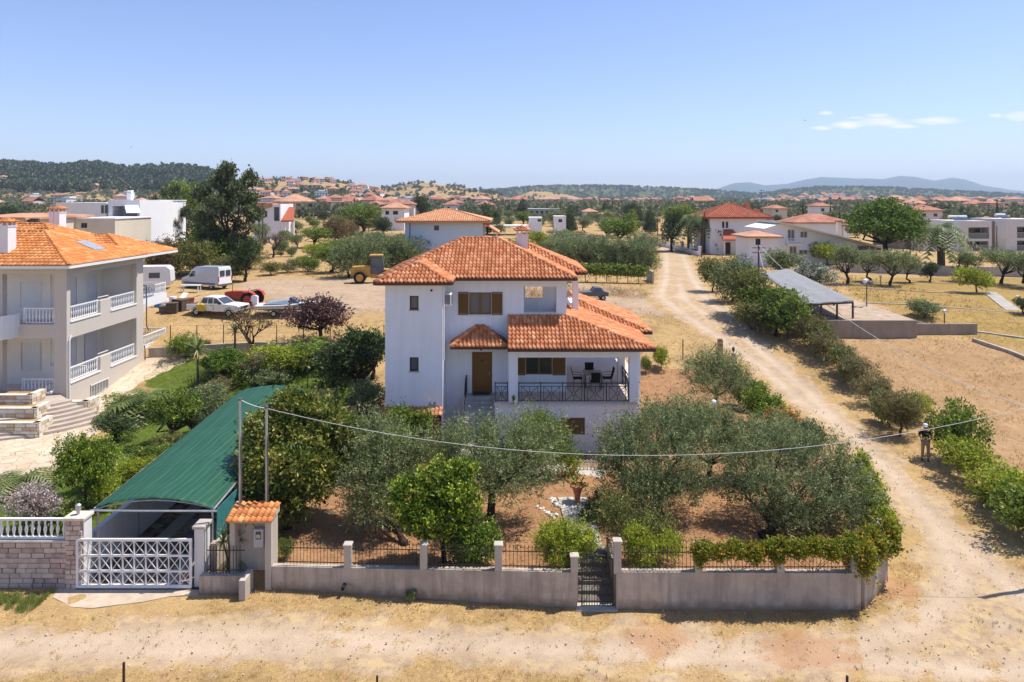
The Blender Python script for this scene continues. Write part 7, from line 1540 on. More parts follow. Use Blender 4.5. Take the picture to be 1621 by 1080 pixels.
for a in (
 ('shrub_c', 1463, 503, 66, 38, 'yard_bush', 'low dark green bush alone in the middle of the dry yard', 'bush'),
 ('oleander', 1290, 458, 84, 52, 'oleander_bush', 'big oleander bush with white flowers beside the shed roof', 'bush'),
 ('shrub_c', 1240, 435, 80, 52, 'yard_bush', 'grey green bush behind the far end of the shed roof', 'bush'),
 ('olive_a', 1342, 450, 66, 64, 'olive_tree', 'olive tree right behind the white flowered oleander', 'tree', YG),
 ('olive_b', 1378, 446, 50, 56, 'olive_tree', 'olive tree left of the forked one in the dry yard', 'tree', YG),
 ('olive_c', 1409, 452, 74, 62, 'olive_tree', 'forked olive tree in the middle of the yard row', 'tree', YG),
 ('olive_b', 1440, 448, 42, 48, 'olive_tree', 'smaller olive tree right of the forked one', 'tree', YG),
 ('olive_a', 1530, 446, 60, 50, 'olive_tree', 'olive tree left of the lime green tree', 'tree', YG),
 ('lime', 1546, 464, 60, 52, 'round_tree', 'lime green round tree near the yard path', 'tree'),
 ('olive_c', 1585, 450, 80, 62, 'olive_tree', 'dense olive tree right of the lime green tree', 'tree', YG),
 ('olive_b', 1630, 456, 80, 64, 'olive_tree', 'olive tree at the right edge of the yard', 'tree', YG),
 ('darkround', 1620, 497, 34, 26, 'yard_bush', 'small dark bush at the right edge by the path', 'bush'),
 ('darkround', 1472, 446, 34, 32, 'clipped_tree', 'small dark clipped tree in front of the tall palm', 'tree'),
 ('lime', 1310, 420, 58, 46, 'round_tree', 'round lime green tree in front of the long white house', 'tree'),
 ('pine', 1402, 425, 124, 104, 'umbrella_pine', 'wide umbrella pine towering over the white houses', 'tree'),
 ('palm', 1490, 432, 120, 112, 'palm_tree', 'tall thick trunked palm in front of the modern apartments', 'palm'),
 ('palm', 1092, 398, 84, 82, 'palm_tree', 'left palm of the pair beside the street fence', 'palm'),
 ('palm', 1113, 400, 82, 88, 'palm_tree', 'right palm of the pair beside the street fence', 'palm'),
 ('darkround', 1063, 398, 46, 64, 'broadleaf_tree', 'dark round tree left of the two palms', 'tree'),
 ('round', 1074, 372, 70, 50, 'broadleaf_tree', 'broad green tree behind the two palms', 'tree'),
 ('lime', 1155, 400, 13, 18, 'clipped_bush', 'tiny round clipped bush before the red roofed white house', 'bush'),
 ('shrub_c', 1178, 412, 26, 36, 'garden_bush', 'dark bush before the corner of the red roofed white house', 'bush'),
 ('conifer', 1318, 372, 18, 34, 'fir_tree', 'left of two dark firs behind the long white house', 'tree'),
 ('cypress', 1329, 372, 11, 38, 'cypress_tree', 'right of two dark firs behind the long white house', 'tree'),
 # middle distance, centre and left
 ('round', 985, 392, 84, 50, 'broadleaf_tree', 'broad green tree above the olive rows right of the chimney', 'tree'),
 ('lime', 856, 400, 38, 44, 'conifer_bush', 'rounded yellow green conifer right of the chimney', 'tree'),
 ('dry', 940, 394, 60, 28, 'dry_bush', 'dry brownish bush left of the broad green tree', 'bush'),
 ('conifer', 958, 345, 26, 30, 'fir_tree', 'dark fir rising from the plain, right of centre', 'tree'),
 ('darkround', 997, 340, 30, 28, 'broadleaf_tree', 'dark rounded tree on the skyline of the town, right of the fir', 'tree'),
 ('round', 572, 372, 76, 52, 'broadleaf_tree', 'bright green rounded pine left of the blue house', 'tree'),
 ('brown', 530, 388, 72, 52, 'brown_tree', 'brown leaved tree left of the bright green rounded pine', 'tree'),
 ('brown', 556, 382, 34, 36, 'brown_tree', 'smaller brown tree overlapping the bright green pine', 'tree'),
 ('darkround', 668, 350, 38, 42, 'broadleaf_tree', 'dark rounded tree rising behind the blue house roof', 'tree'),
 ('cedar', 362, 432, 116, 168, 'cedar_tree', 'huge dark cedar, tallest tree left of the middle', 'tree'),
 ('cedar', 268, 418, 70, 122, 'cedar_tree', 'dark brownish cedar left of the huge one', 'tree'),
 ('darkround', 325, 400, 73, 66, 'broadleaf_tree', 'dark round tree between the two cedars', 'tree'),
 ('round', 292, 372, 85, 89, 'broadleaf_tree', 'pale green tree behind the two cedars', 'tree'),
 ('shrub_b', 340, 432, 110, 89, 'broadleaf_tree', 'green bushy tree right of the van', 'tree'),
 ('shrub_a', 308, 440, 73, 74, 'broadleaf_tree', 'olive green bushy tree above the van', 'tree'),
 ('brown', 258, 440, 73, 76, 'brown_tree', 'brown leaved tree above the van', 'tree'),
 ('shrub_b', 232, 436, 81, 64, 'broadleaf_tree', 'green tree behind the orange roof eave', 'tree'),
 ('shrub_a', 283, 436, 85, 66, 'broadleaf_tree', 'mid green bushy tree beside the brown one', 'tree'),
 ('darkround', 200, 400, 85, 53, 'broadleaf_tree', 'dark tree behind the ridge of the orange roof', 'tree'),
 ('darkround', 388, 446, 56, 70, 'broadleaf_tree', 'dark tree at the right foot of the huge cedar', 'tree'),
 ('bare', 432, 408, 61, 42, 'bare_tree', 'brown bare tree in front of the white slanted roof house', 'tree'),
 ('olive_b', 468, 396, 34, 28, 'olive_tree', 'small dark tree behind the bare brown tree', 'tree'),
 ('shrub_b', 488, 430, 44, 32, 'young_tree', 'young pale green tree at the edge of the dry field', 'tree'),
 ('lime', 506, 408, 49, 28, 'young_tree', 'yellow green shrub left of the olive grove', 'bush'),
 ('round', 525, 432, 73, 47, 'broadleaf_tree', 'green tree at the left end of the olive grove', 'tree'),
 ('bare2', 410, 412, 27, 28, 'bare_tree', 'little bare tree beyond the field track', 'tree'),
 ('darkround', 12, 340, 61, 25, 'broadleaf_tree', 'dark green tree at the left edge above the beige house', 'tree'),
 ('shrub_a', 366, 446, 60, 52, 'broadleaf_tree', 'low bushy tree between van and huge cedar', 'tree'),
 ('shrub_b', 215, 415, 80, 60, 'broadleaf_tree', 'green bushy tree behind the orange roof hip', 'tree'),
 ('dry', 455, 432, 46, 20, 'field_scrub', 'patch of dry scrub at the far side of the parking field', 'bush'),
 ('shrub_a', 430, 436, 44, 26, 'field_scrub', 'low green scrub right of the van', 'bush'),
 ('shrub_b', 540, 404, 70, 34, 'broadleaf_tree', 'green scrub at the far edge of the olive grove', 'tree'),
 ('round', 500, 392, 60, 34, 'broadleaf_tree', 'green tree under the brown leaved tree', 'tree'),
 ('shrub_a', 800, 398, 60, 26, 'field_scrub', 'scrub left of the yellow green conifer', 'bush'),
 ('dry', 905, 384, 70, 24, 'field_scrub', 'brown scrub behind the clipped olive row', 'bush'),
 ('dry', 885, 462, 41, 23, 'dry_bush', 'dry tuft on the field right of the back roof', 'bush'),
): plant(*a)
rg = random.Random(77); SCR = []
for k in range(46):
    x0_, x1_, y0_, y1_ = ((170, 400, 392, 438), (400, 560, 385, 432), (640, 860, 385, 425))[0 if k < 22 else 1 if k < 36 else 2]; px, py = rg.uniform(x0_, x1_), rg.uniform(y0_, y1_); kd = rg.choice(('shrub_a', 'shrub_b', 'dry', 'shrub_a', 'olive_a') if k < 22 else ('shrub_a', 'dry', 'bare2', 'shrub_c')); w_ = rg.uniform(44, 74) if k < 22 else rg.uniform(14, 34)
    SCR.append((px, plant(kd, px, py, w_, w_ * rg.uniform(.6, .95), 'field_shrub', '', 'bush', 'shrubs scattered over the dry field')))
SCR.sort(key=lambda q: q[0])
for i, (px, r) in enumerate(SCR): r['label'] = nth(i) + ' shrub from the left among those scattered beyond the dry field'
OG = 'olive trees of the grove behind the white house'
rg = random.Random(12); oc = 0
def uniq(k): return ['first', 'second', 'third', 'fourth', 'fifth', 'sixth', 'seventh', 'eighth', 'ninth', 'tenth', 'eleventh', 'twelfth', 'thirteenth', 'fourteenth', 'fifteenth', 'sixteenth'][k]
for px, py, w_, h_ in ((552, 440, 60, 62), (585, 436, 62, 64), (612, 432, 60, 60), (640, 432, 60, 56), (668, 426, 60, 52), (570, 412, 50, 44), (600, 408, 50, 40), (632, 410, 52, 36), (700, 420, 50, 44), (725, 415, 50, 36)):
    plant(rg.choice(('olive_a', 'hedgerow', 'hedgerow')), px, py, w_ * 1.15, h_ * 1.05, 'olive_tree', uniq(oc) + ' olive tree, counted along the grove between loader and blue house', 'tree', OG); oc += 1
oc = 0
for px, py, w_, h_ in ((878, 418, 48, 40), (905, 424, 52, 46), (930, 428, 54, 50), (956, 430, 54, 52), (982, 432, 54, 52), (1006, 434, 50, 52), (1024, 436, 38, 50), (900, 402, 50, 30), (890, 392, 44, 26), (1020, 400, 50, 30)):
    plant('hedgerow', px, py, w_ * 1.25, h_ * 1.12, 'olive_tree', uniq(oc) + ' olive tree, counted from the left, in the clipped row beside the dirt road', 'tree', 'olive trees in the row beside the road'); oc += 1
vr = empty('vine_row', (0, 0, 0), label='long low row of grape vines in front of the clipped olive row', cat='vine')
lob = []
for k in range(16):
    px = 893 + k * 8.4; q = g_(px, 446 + k * .2); lob.append((q[0], q[1], q[2] + 1.5, .6, .45, .5 + .08 * math.sin(k * 2)))
    if k % 2 == 0: MB().tube([q, (q[0], q[1], q[2] + 1.3)], .05, 4).build('post', M['polewood'], vr)
V, Q_, s_ = leaf_cloud(5, lob, 6000, L=.22, W=.14, up=.1, out=.5, spray=6, slen=.3, jit=.08); link('leaves', np_mesh('leaves', V, Q_, FM['green'], s_), None, vr)
q = g_(1034, 449); tag(MB().bb(q[0] - .1, q[0] + .1, q[1], q[1] + 3.5, q[2], q[2] + 1.4).build('end_wall', M['concrete2']), 'pale low wall end beside the vine row at the road', 'wall')
hd = empty('dry_mound', g_(930, 470), label='heap of dry yellow weeds beyond the terracotta roofs', cat='mound')
V, Q_, s_ = leaf_cloud(6, [(x * 2.2, (x % 2) * 1.5, .1, 2.0, 1.6, .55) for x in range(-3, 3)], 6000, L=.35, W=.03, up=.9, out=.3, spray=6, slen=.3, jit=.15); link('dry_stalks', np_mesh('dry_stalks', V, Q_, foliage('dry_stalk', (.25, .15, .06), (.42, .28, .12), (.55, .40, .2)), s_), None, hd)

# ---------------------------------------------------------------- buildings in the middle distance
def bld(name, label, px0, px1, Y, pyb, pye, depth, wall, roof=None, rz_=.42, ridge_py=None, over=.6, wins=(), gl='glass', tiles=None, flatcap=True, cat='house'):
    """a building whose front stands at distance Y between two pixel columns"""
    x0, x1 = AX(px0, Y), AX(px1, Y); z0 = AZ(pyb, Y); z1 = AZ(pye, Y); r = empty(name, ((x0 + x1) / 2, Y, z0), label=label, cat=cat); cx = (x0 + x1) / 2
    holes = [(AX(a, Y) - cx, AX(b, Y) - cx, AZ(d, Y) - z0, AZ(c, Y) - z0) for (a, b, c, d) in wins]
    w = MB(); w.panel('y', 0, .3, x0 - cx, x1 - cx, -3, z1 - z0, holes); w.bb(x0 - cx, x1 - cx, .9, depth, -3, z1 - z0 - .02); w.bb(x0 - cx, x0 - cx + .3, .3, .9, -3, z1 - z0 - .03); w.bb(x1 - cx - .3, x1 - cx, .3, .9, -3, z1 - z0 - .03); w.bb(x0 - cx + .3, x1 - cx - .3, .3, .9, z1 - z0 - .3, z1 - z0 - .03)
    w.build('wall', M[wall], r)
    for h in holes:
        f = MB(); t = .07; f.bb(h[0], h[0] + t, .1, .2, h[2], h[3]); f.bb(h[1] - t, h[1], .1, .2, h[2], h[3]); f.bb((h[0] + h[1]) / 2 - t / 2, (h[0] + h[1]) / 2 + t / 2, .1, .2, h[2], h[3]); f.bb(h[0] + t, h[1] - t, .1, .2, h[2], h[2] + t); f.bb(h[0] + t, h[1] - t, .1, .2, h[3] - t, h[3])
        wo = f.build('window', M['greymetal'], r); MB().bb(h[0], h[1], .22, .26, h[2], h[3]).build('pane', M[gl], wo)
    if roof:
        X0, X1 = x0 - cx - over, x1 - cx + over; D0, D1 = -over, depth + over; e = z1 - z0; s = rz_
        if ridge_py is not None: s = (AZ(ridge_py, Y + min(X1 - X0, D1 - D0) / 2) - z1) / (min(X1 - X0, D1 - D0) / 2)
        cheap_roof(X0, X1, D0, D1, e, s, M[roof], r)
        if tiles:
            T = Tiles(tiles, tiles * 1.4, .09, 5); sl, hips, rr = hip(X0, X1, D0, D1, e + .02, s)
            for k in 'SEW': T.slope(sl[k])
            T.build(M[roof], r)
            cp = MB()
            for a, b_ in hips[:2]: cp.tube([(a[0], a[1], a[2] + .05), (b_[0], b_[1], b_[2] + .05)], .14, 5)
            cp.tube([(rr[0][0], rr[0][1], rr[0][2] + .05), (rr[1][0], rr[1][1], rr[1][2] + .05)], .14, 5); cp.build('ridge_cap', M[roof], r)
    elif flatcap: MB().bb(x0 - cx - .1, x1 - cx + .1, -.1, depth + .1, z1 - z0, z1 - z0 + .12).build('roof', M['plaster'], r)
    return r, cx, z0
M['tilepale'] = tiles_mat('pale_orange_tiles', (.56, .25, .12), (.66, .32, .16), (.74, .42, .24), .1)
M['tilebrick'] = tiles_mat('brick_red_tiles', (.38, .10, .05), (.50, .14, .07), (.55, .22, .12), .1)
r, cx, z0 = bld('blue_house', 'pale blue house with orange hipped roof behind the white house', 641, 764, 95, 429, 350, 9.5, 'bluewall', 'tilepale', ridge_py=332, over=1.1, wins=((687, 695, 357, 365),), tiles=.32)
MB().tube([(AX(649, 95) - cx, -.05, 6.6), (AX(649, 95) - cx, -.05, 3.5)], .05, 4).build('downpipe', M['greymetal'], r); ex = MB(); ex.add([(AX(764, 95) - cx, 1, 6.7), (AX(790, 95) - cx, 1, 5.3), (AX(790, 95) - cx, 8, 5.3), (AX(764, 95) - cx, 8, 6.7), (AX(764, 95) - cx, 1, 6.5), (AX(790, 95) - cx, 1, 5.1), (AX(790, 95) - cx, 8, 5.1), (AX(764, 95) - cx, 8, 6.5)], [(0, 1, 2, 3), (7, 6, 5, 4), (0, 4, 5, 1), (1, 5, 6, 2), (2, 6, 7, 3)]); ex.build('lean_to_roof', M['tilepale'], r)
MB().beam((AX(787, 95) - cx, 1.4, 5), (AX(768, 95) - cx, 1.2, 2.5), .2).build('prop', M['plaster'], r)
r, cx, z0 = bld('white_house', 'white two storey house with big red hipped roof beyond the palms', 1124, 1213, 122, 405, 344, 11, 'plaster', 'tilebrick', ridge_py=322, over=1.0, wins=((1143, 1147, 351, 361), (1149, 1153, 351, 361)), tiles=.35)
pr = MB(); X = lambda q: AX(q, 122) - cx; Zz = lambda q: AZ(q, 122) - z0
deck(pr, [(X(1138), -2.4, Zz(378)), (X(1166), -2.4, Zz(378)), (X(1160), -.02, Zz(363)), (X(1145), -.02, Zz(363))], .2); pr.build('porch_roof', M['tilebrick'], r); MB().bb(X(1140), X(1142), -2.2, -2, -2, Zz(379)).build('pillar', M['plaster'], r); MB().bb(X(1162), X(1164), -2.2, -2, -2, Zz(379)).build('pillar', M['plaster'], r); MB().bb(X(1148), X(1156), -.12, -.02, Zz(402), Zz(384)).build('door', M['darkwood'], r)
MB().bb(X(1190), X(1196), 3, 4.2, Zz(345), Zz(321)).build('chimney', M['terracotta'], r); MB().bb(X(1204), X(1210), 2, 3.2, Zz(345), Zz(332)).build('chimney', M['terracotta'], r)
# long white house with a slanted roof line
def sl_house():
    Y = 104; r = empty('white_house', (0, 0, 0), label='long white house with one roof slanting down to the right, two red capped chimneys', cat='house'); P = lambda px, py: (AX(px, Y), AZ(py, Y))
    pr = [P(1210, 425), P(1400, 425), P(1400, 396), P(1237, 354), P(1210, 362)]; w = MB(); w.extr([(a, b_) for a, b_ in pr][::-1], 'y', Y, Y + 9); w.build('wall', M['plaster'], r)
    ro = MB(); a, b_ = P(1232, 350.5), P(1408, 394); ro.extr([(a[0], a[1]), (b_[0], b_[1]), (b_[0], b_[1] - .3), (a[0], a[1] - .3)][::-1], 'y', Y - .9, Y + 9.6); ro.build('roof', M['cream'], r)
    for (u0, u1, v0, v1) in ((1266, 1278, 366, 377), (1246, 1258, 363, 382), (1249, 1261, 390, 403), (1264, 1278, 395, 405), (1356, 1396, 388, 397)):
        A, B_ = P(u0, v1), P(u1, v0); f = MB(); f.bb(A[0], B_[0], Y - .06, Y - .01, A[1], B_[1]); wo = f.build('window', M['whitepaint'], r); MB().bb(A[0] + .1, (A[0] + B_[0]) / 2 - .05, Y - .09, Y - .065, A[1] + .1, B_[1] - .1).build('pane', M['glass2'] if u0 < 1300 else M['glass'], wo); MB().bb((A[0] + B_[0]) / 2 + .05, B_[0] - .1, Y - .09, Y - .065, A[1] + .1, B_[1] - .1).build('pane', M['glass2'] if u0 < 1300 else M['glass'], wo)
    A, B_ = P(1242, 388), P(1264, 378); MB().bb(A[0], B_[0], Y - 1.2, Y - .02, A[1], A[1] + .2).build('balcony', M['plaster'], r); balustrade(r, (A[0], Y - 1.15), (B_[0], Y - 1.15), A[1] + .2, .25, .8)
    for px, top, bot in ((1344, 353, 376), (1353, 360, 378)):
        a, b_ = P(px - 3, bot), P(px + 3, top); MB().bb(a[0], b_[0], Y + 3, Y + 3.6, a[1], b_[1]).build('chimney', M['pinkwall'], r); MB().bb(a[0] - .15, b_[0] + .15, Y + 2.85, Y + 3.75, b_[1], b_[1] + .3).build('chimney_cap', M['tilered'], r)
sl_house()
r, cx, z0 = bld('annex_house', 'low white annex with orange roof between the red roofed and the long white house', 1186, 1232, 100, 420, 374, 6, 'plaster', 'tileorange', rz_=.25, wins=((1196, 1204, 378, 388),))
bld('red_roofed_terrace', 'row of pink red roofs behind the long white house', 1258, 1345, 150, 390, 352, 9, 'plaster', 'tilered', rz_=.35)
# modern apartments at the right
def apt(px0, px1, Y, pyb, pyt, wall, label, opens=(), tanks=()):
    r = empty('apartment_block', (AX((px0 + px1) / 2, Y), Y, AZ(pyb, Y)), label=label, cat='apartments'); cx = AX((px0 + px1) / 2, Y); zb = AZ(pyb, Y); x0, x1, zt = AX(px0, Y) - cx, AX(px1, Y) - cx, AZ(pyt, Y) - zb
    holes = [(AX(a, Y) - cx, AX(b, Y) - cx, AZ(d, Y) - zb, AZ(c, Y) - zb) for a, b, c, d in opens]
    w = MB(); w.panel('y', 0, .4, x0, x1, -3, zt, holes); w.bb(x0, x1, 2.2, 10, -3, zt - .01); w.bb(x0, x0 + .35, .4, 2.2, -3, zt - .02); w.bb(x1 - .35, x1, .4, 2.2, -3, zt - .02); w.bb(x0 + .35, x1 - .35, .4, 2.2, zt - .35, zt - .02)
    for h in holes: w.bb(x0 + .35, x1 - .35, .4, 2.2, h[2] - .3, h[2] - .02)
    w.build('wall', M[wall], r)
    for h in holes:
        MB().bb(h[0], h[1], .15, .2, h[2], h[2] + 1.0).build('glass_rail', M['glass2'], r); MB().bb(h[0], h[1], .12, .22, h[2] + 1.0, h[2] + 1.06).build('top_rail', M['galv'], r); MB().bb(h[0] + .3, h[1] - .3, 2.1, 2.19, h[2], h[3] - .3).build('window', M['glass'], r)
    for px in tanks:
        x = AX(px, Y) - cx; MB().tube([(x - .9, 3, zt + .7), (x + .9, 3, zt + .7)], .3, 8).build('water_tank', M['whitepaint'], r); MB().add([(x - .9, 1.2, zt + .1), (x + .9, 1.2, zt + .1), (x + .9, 2.8, zt + .7), (x - .9, 2.8, zt + .7)], [(0, 1, 2, 3)]).build('solar_panel', M['solar'], r)
    return r
M['aptwall'] = plain('off_white_apartment_paint', (.60, .57, .54), .8, .2, 0, .06, .4)
M['taupe'] = plain('taupe_paint', (.27, .20, .15), .85, .2, 0, .06, .5); M['darktaupe'] = plain('dark_taupe_paint', (.20, .16, .13), .85, .2, 0, .06, .5)
apt(1519, 1570, 128, 410, 350, 'aptwall', 'white modern apartment block with two framed balconies one above the other', ((1533, 1566, 360, 378), (1531, 1565, 382, 397)), (1525, 1539))
apt(1570.5, 1592, 131, 410, 351, 'taupe', 'plain brown rendered block between two white apartment blocks', ())
apt(1592.5, 1660, 128, 410, 347, 'aptwall', 'white modern apartment block cut by the right edge of the photo', ((1610, 1645, 359, 377), (1610, 1645, 381, 397)), (1601,))
apt(1462, 1518.5, 128, 410, 378, 'aptwall', 'low white apartment wing behind the tall palm', ((1478, 1492, 384, 394),))
apt(1425, 1461.5, 132, 410, 372, 'taupe', 'brown and white low wing under the umbrella pine', ((1432, 1440, 380, 392),))
bld('red_roof_unit', 'small orange roofed unit on top of the brown block', 1572, 1592, 134, 352, 350, 6, 'taupe', 'tilered', rz_=.3)
yw = empty('yard_wall', (0, 0, 0), label='long pale wall behind the dry yard, in front of the apartments', cat='wall'); q0, q1 = G(1330, 431), G(1700, 441)
MB().beam((q0[0], q0[1], q0[2] + .6), (q1[0], q1[1], q1[2] + .6), .3, 1.2).build('wall_body', M['concrete2'], yw)
# street fence with pillars
sf = empty('street_fence', (0, 0, 0), label='white street wall with pillars and rails at the bend of the road', cat='fence'); pts = [G(px, py) for px, py in ((1036, 389), (1052, 391), (1066, 394), (1080, 397), (1094, 401), (1108, 406))]
for a, c_ in zip(pts, pts[1:]):
    MB().beam((a[0], a[1], a[2] + .35), (c_[0], c_[1], c_[2] + .35), .25, .7).build('wall_body', M['plaster'], sf)
    for z in (.85, 1.4): MB().beam((a[0], a[1], a[2] + z), (c_[0], c_[1], c_[2] + z), .06).build('rail', M['greymetal'], sf)
    for k in range(1, 8): q = Vector(a).lerp(Vector(c_), k / 8); MB().beam(q + Vector((0, 0, .7)), q + Vector((0, 0, 1.4)), .05).build('picket', M['greymetal'], sf)
for a in pts: MB().bb(a[0] - .25, a[0] + .25, a[1] - .25, a[1] + .25, a[2], a[2] + 1.75).build('pillar', M['plaster'], sf)
# left: white modern houses, beige house
def mod_left():
    Y = 92; r = empty('modern_house', (0, 0, 0), label='long white modern house with a flat roof and a white awning behind the taupe house', cat='house')
    P = lambda px, py, y=Y: (AX(px, y), AZ(py, y))
    w = MB(); x0, x1 = AX(45, 100), AX(168, Y); w.prism([(x0, 112), (x0, 106), (x1, Y), (x1 + 2, Y + 14)], 3, AZ(321, 96)); w.build('wall', M['plaster'], r)
    w = MB(); a0, a1 = AX(178, Y), AX(221, Y); zt = AZ(317, Y); zb = AZ(343, Y); w.bb(a0 - .6, a1, Y, Y + .3, zt - .8, zt); w.bb(a0 - .6, a0, Y, Y + 9, 3, zt - .8); w.bb(a1 - .3, a1, Y, Y + 9, 3, zt - .8); w.bb(a0, a1 - .3, Y + 2.5, Y + 9, 3, zt - .8); w.bb(a0 - .6, a1, Y + .3, Y + 9, zt - .8, zt - .01); w.bb(a0 - .6, AX(213, Y), Y - 1.5, Y + 2.5, zb - .5, zb); w.build('wall', M['plaster'], r)
    for k, (u0, u1) in enumerate(((181, 190), (160, 164), (166, 170))):
        y = Y + 2.4 if k == 0 else Y - .15; A, B_ = P(u0, 341 if k == 0 else 338, y), P(u1, 325, y); MB().bb(A[0], B_[0], y, y + .08, A[1], B_[1]).build('window', M['glass'], r)
    aw = MB(); deck(aw, [(AX(200, Y - 2.2), Y - 2.2, AZ(337, Y - 2.2)), (AX(223, Y - 2.2), Y - 2.2, AZ(337, Y - 2.2)), (AX(219, Y), Y - .02, AZ(324, Y)), (AX(197, Y), Y - .02, AZ(324, Y))], .06); aw.build('awning', M['whitepaint'], r)
    MB().bb(AX(174, Y), AX(181, Y), Y + 4, Y + 4.6, zt, zt + 1.0).build('chimney', M['plaster'], r)
    for k in range(3): MB().bb(AX(175, Y) + k * .22, AX(175, Y) + k * .22 + .12, Y + 4, Y + 4.6, zt + 1, zt + 1.4).build('chimney_pot', M['plaster'], r)
    MB().bb(AX(195, Y), AX(219, Y), Y + .1, Y + .14, zb, zb + .9).build('glass_rail', M['glass2'], r)
    bld('modern_house', 'second white modern house with a narrow chimney left of the dark cedars', 223, 252, 98, 400, 318, 8, 'plaster', None, wins=((230, 244, 325, 334),))
mod_left()
r, cx, z0 = bld('beige_house', 'beige house with a shallow brown roof just behind the taupe house roof', -40, 38, 72, 420, 344, 9, 'cream', 'tileorange', rz_=.12, over=.5, wins=((42, 60, 346, 352),))
bld('beige_house', 'low beige outbuilding with red brown edge below the white modern house', 36, 82, 76, 410, 342, 7, 'cream', 'tileorange', rz_=.08, over=.3, wins=((50, 58, 348, 356),))
bld('pale_house', 'low pale house with flat grey canopy in front of the white modern house', 112, 182, 80, 410, 347, 8, 'cream', None, wins=((128, 138, 353, 361),))
tag(MB().bb(AX(78, 77), AX(92, 77), 77, 78, 3, AZ(331, 77)).build('rust_screen', M['tilered']), 'rust coloured upright panel on the beige outbuilding', 'panel')
# white house with the slanted roof
def mid_white():
    Y = 155; r = empty('white_house', (0, 0, 0), label='tall white house with slanted red roof and open porch, left of the brown trees', cat='house'); P = lambda px, py: (AX(px, Y), AZ(py, Y))
    MB().extr([P(401, 385), P(444, 385), P(444, 323), P(401, 330)][::-1], 'y', Y, Y + 9).build('wall', M['plaster'], r)
    a, b_ = P(400, 322.5), P(432, 322); MB().extr([a, b_, (b_[0], b_[1] - .8), (a[0], a[1] - 2.0)][::-1], 'y', Y - .3, Y + 4).build('roof', M['tileorange'], r)
    for (u0, u1, v0, v1) in ((434, 442, 328, 350), (419, 423, 334, 344), (404, 408, 338, 348)): A, B_ = P(u0, v1), P(u1, v0); wo = MB().bb(A[0], B_[0], Y - .06, Y - .01, A[1], B_[1]).build('window', M['greymetal'], r); MB().bb(A[0] + .15, B_[0] - .15, Y - .1, Y - .065, A[1] + .15, B_[1] - .15).build('pane', M['glass'], wo)
    A, B_ = P(446, 349), P(466, 335); rr = MB(); deck(rr, [(A[0], Y - .5, A[1]), (B_[0], Y - .5, A[1]), (B_[0] - 1.5, Y + 5, B_[1] + 1), (A[0], Y + 5, B_[1] + 1)], .3); rr.build('porch_roof', M['tilebrick'], r)
    for px in (447, 455, 464): q = P(px, 372); MB().bb(q[0] - .25, q[0] + .25, Y - .3, Y + .2, q[1] - 1, P(0, 350)[1]).build('pillar', M['plaster'], r)
    for px in (400, 412, 424, 436, 448, 460, 472): q = P(px, 382); MB().bb(q[0] - .3, q[0] + .3, Y - 9, Y - 8.6, q[1] - 2, q[1] + 1.0).build('fence_pillar', M['plaster'], r)
    q0, q1 = P(400, 384), P(472, 384); MB().bb(q0[0], q1[0], Y - 8.9, Y - 8.7, q0[1] - 1, q0[1] + .5).build('fence_wall', M['plaster'], r)
mid_white()
for a in (
 ('white_villa', 'white villa with orange roofs left of the blue house', 604, 640, 190, 352, 329, 9, 'plaster', 'tileorange', ((610, 616, 334, 340), (622, 630, 334, 340))),
 ('pink_villa', 'pale pink villa with red roof above the blue house', 632, 655, 240, 340, 323, 9, 'pinkwall', 'tilered', ((638, 644, 327, 332),)),
 ('white_villa', 'white villa with red roof, left of the clipped far grove', 703, 722, 270, 336, 324, 9, 'plaster', 'tilered', ((708, 712, 327, 331),)),
 ('red_villa', 'villa with stepped red roofs behind the blue house ridge', 708, 732, 330, 330, 321, 10, 'pinkwall', 'tilered', ()),
 ('tan_villa', 'low tan villa with pale red roof right of the blue house', 755, 782, 300, 332, 324, 10, 'cream', 'tilered', ((760, 766, 326, 330),)),
 ('white_cube_house', 'left of two small white cubic houses beyond the chimney', 838, 858, 175, 361, 345, 7, 'plaster', None, ((851, 857, 347, 351),)),
 ('white_cube_house', 'right of two small white cubic houses beyond the chimney', 878, 896, 180, 359, 343, 7, 'plaster', None, ((884, 890, 347, 352),)),
 ('grey_terrace', 'long grey terrace of flats on the plain above the two white cubes', 829, 886, 260, 344, 331, 8, 'concrete2', None, tuple((832 + k * 8, 836 + k * 8, 334, 340) for k in range(6))),
 ('white_villa', 'white villa with orange roof right of the two white cubes', 925, 945, 250, 344, 335, 8, 'plaster', 'tileorange', ((930, 934, 337, 341),)),
 ('orange_roof_house', 'low house with bright orange roof left of the dark fir', 952, 972, 240, 345, 339, 8, 'pinkwall', 'tileorange', ()),
 ('white_villa', 'white villa with red roof on the plain left of the umbrella pine', 1296, 1316, 240, 340, 326, 9, 'plaster', 'tilered', ((1300, 1305, 330, 335),)),
 ('pink_villa', 'pinkish villa with flat red roof right of the umbrella pine', 1452, 1492, 210, 350, 333, 9, 'pinkwall', 'tilered', ((1460, 1466, 338, 343), (1478, 1484, 338, 343))),
 ('red_villa', 'villa with wide red roof above the brown block', 1222, 1246, 260, 340, 330, 9, 'cream', 'tilered', ((1228, 1232, 332, 336),)),
): bld(a[0], a[1], a[2], a[3], a[4], a[5], a[6], a[7], a[8], a[9], rz_=.4, wins=a[10])
lt = empty('long_canopy', (0, 0, 0), label='long pale canopy on the plain right of the blue house', cat='canopy'); q = G(770, 358); 
MB().bb(AX(762, 170), AX(835, 170), 170, 176, zg(0, 170) + 2.2, zg(0, 170) + 2.5).build('roof', M['plaster'], lt)
for px in (764, 782, 800, 818, 833): MB().bb(AX(px, 170) - .1, AX(px, 170) + .1, 170.2, 170.4, 4, 6.3).build('post', M['plaster'], lt)
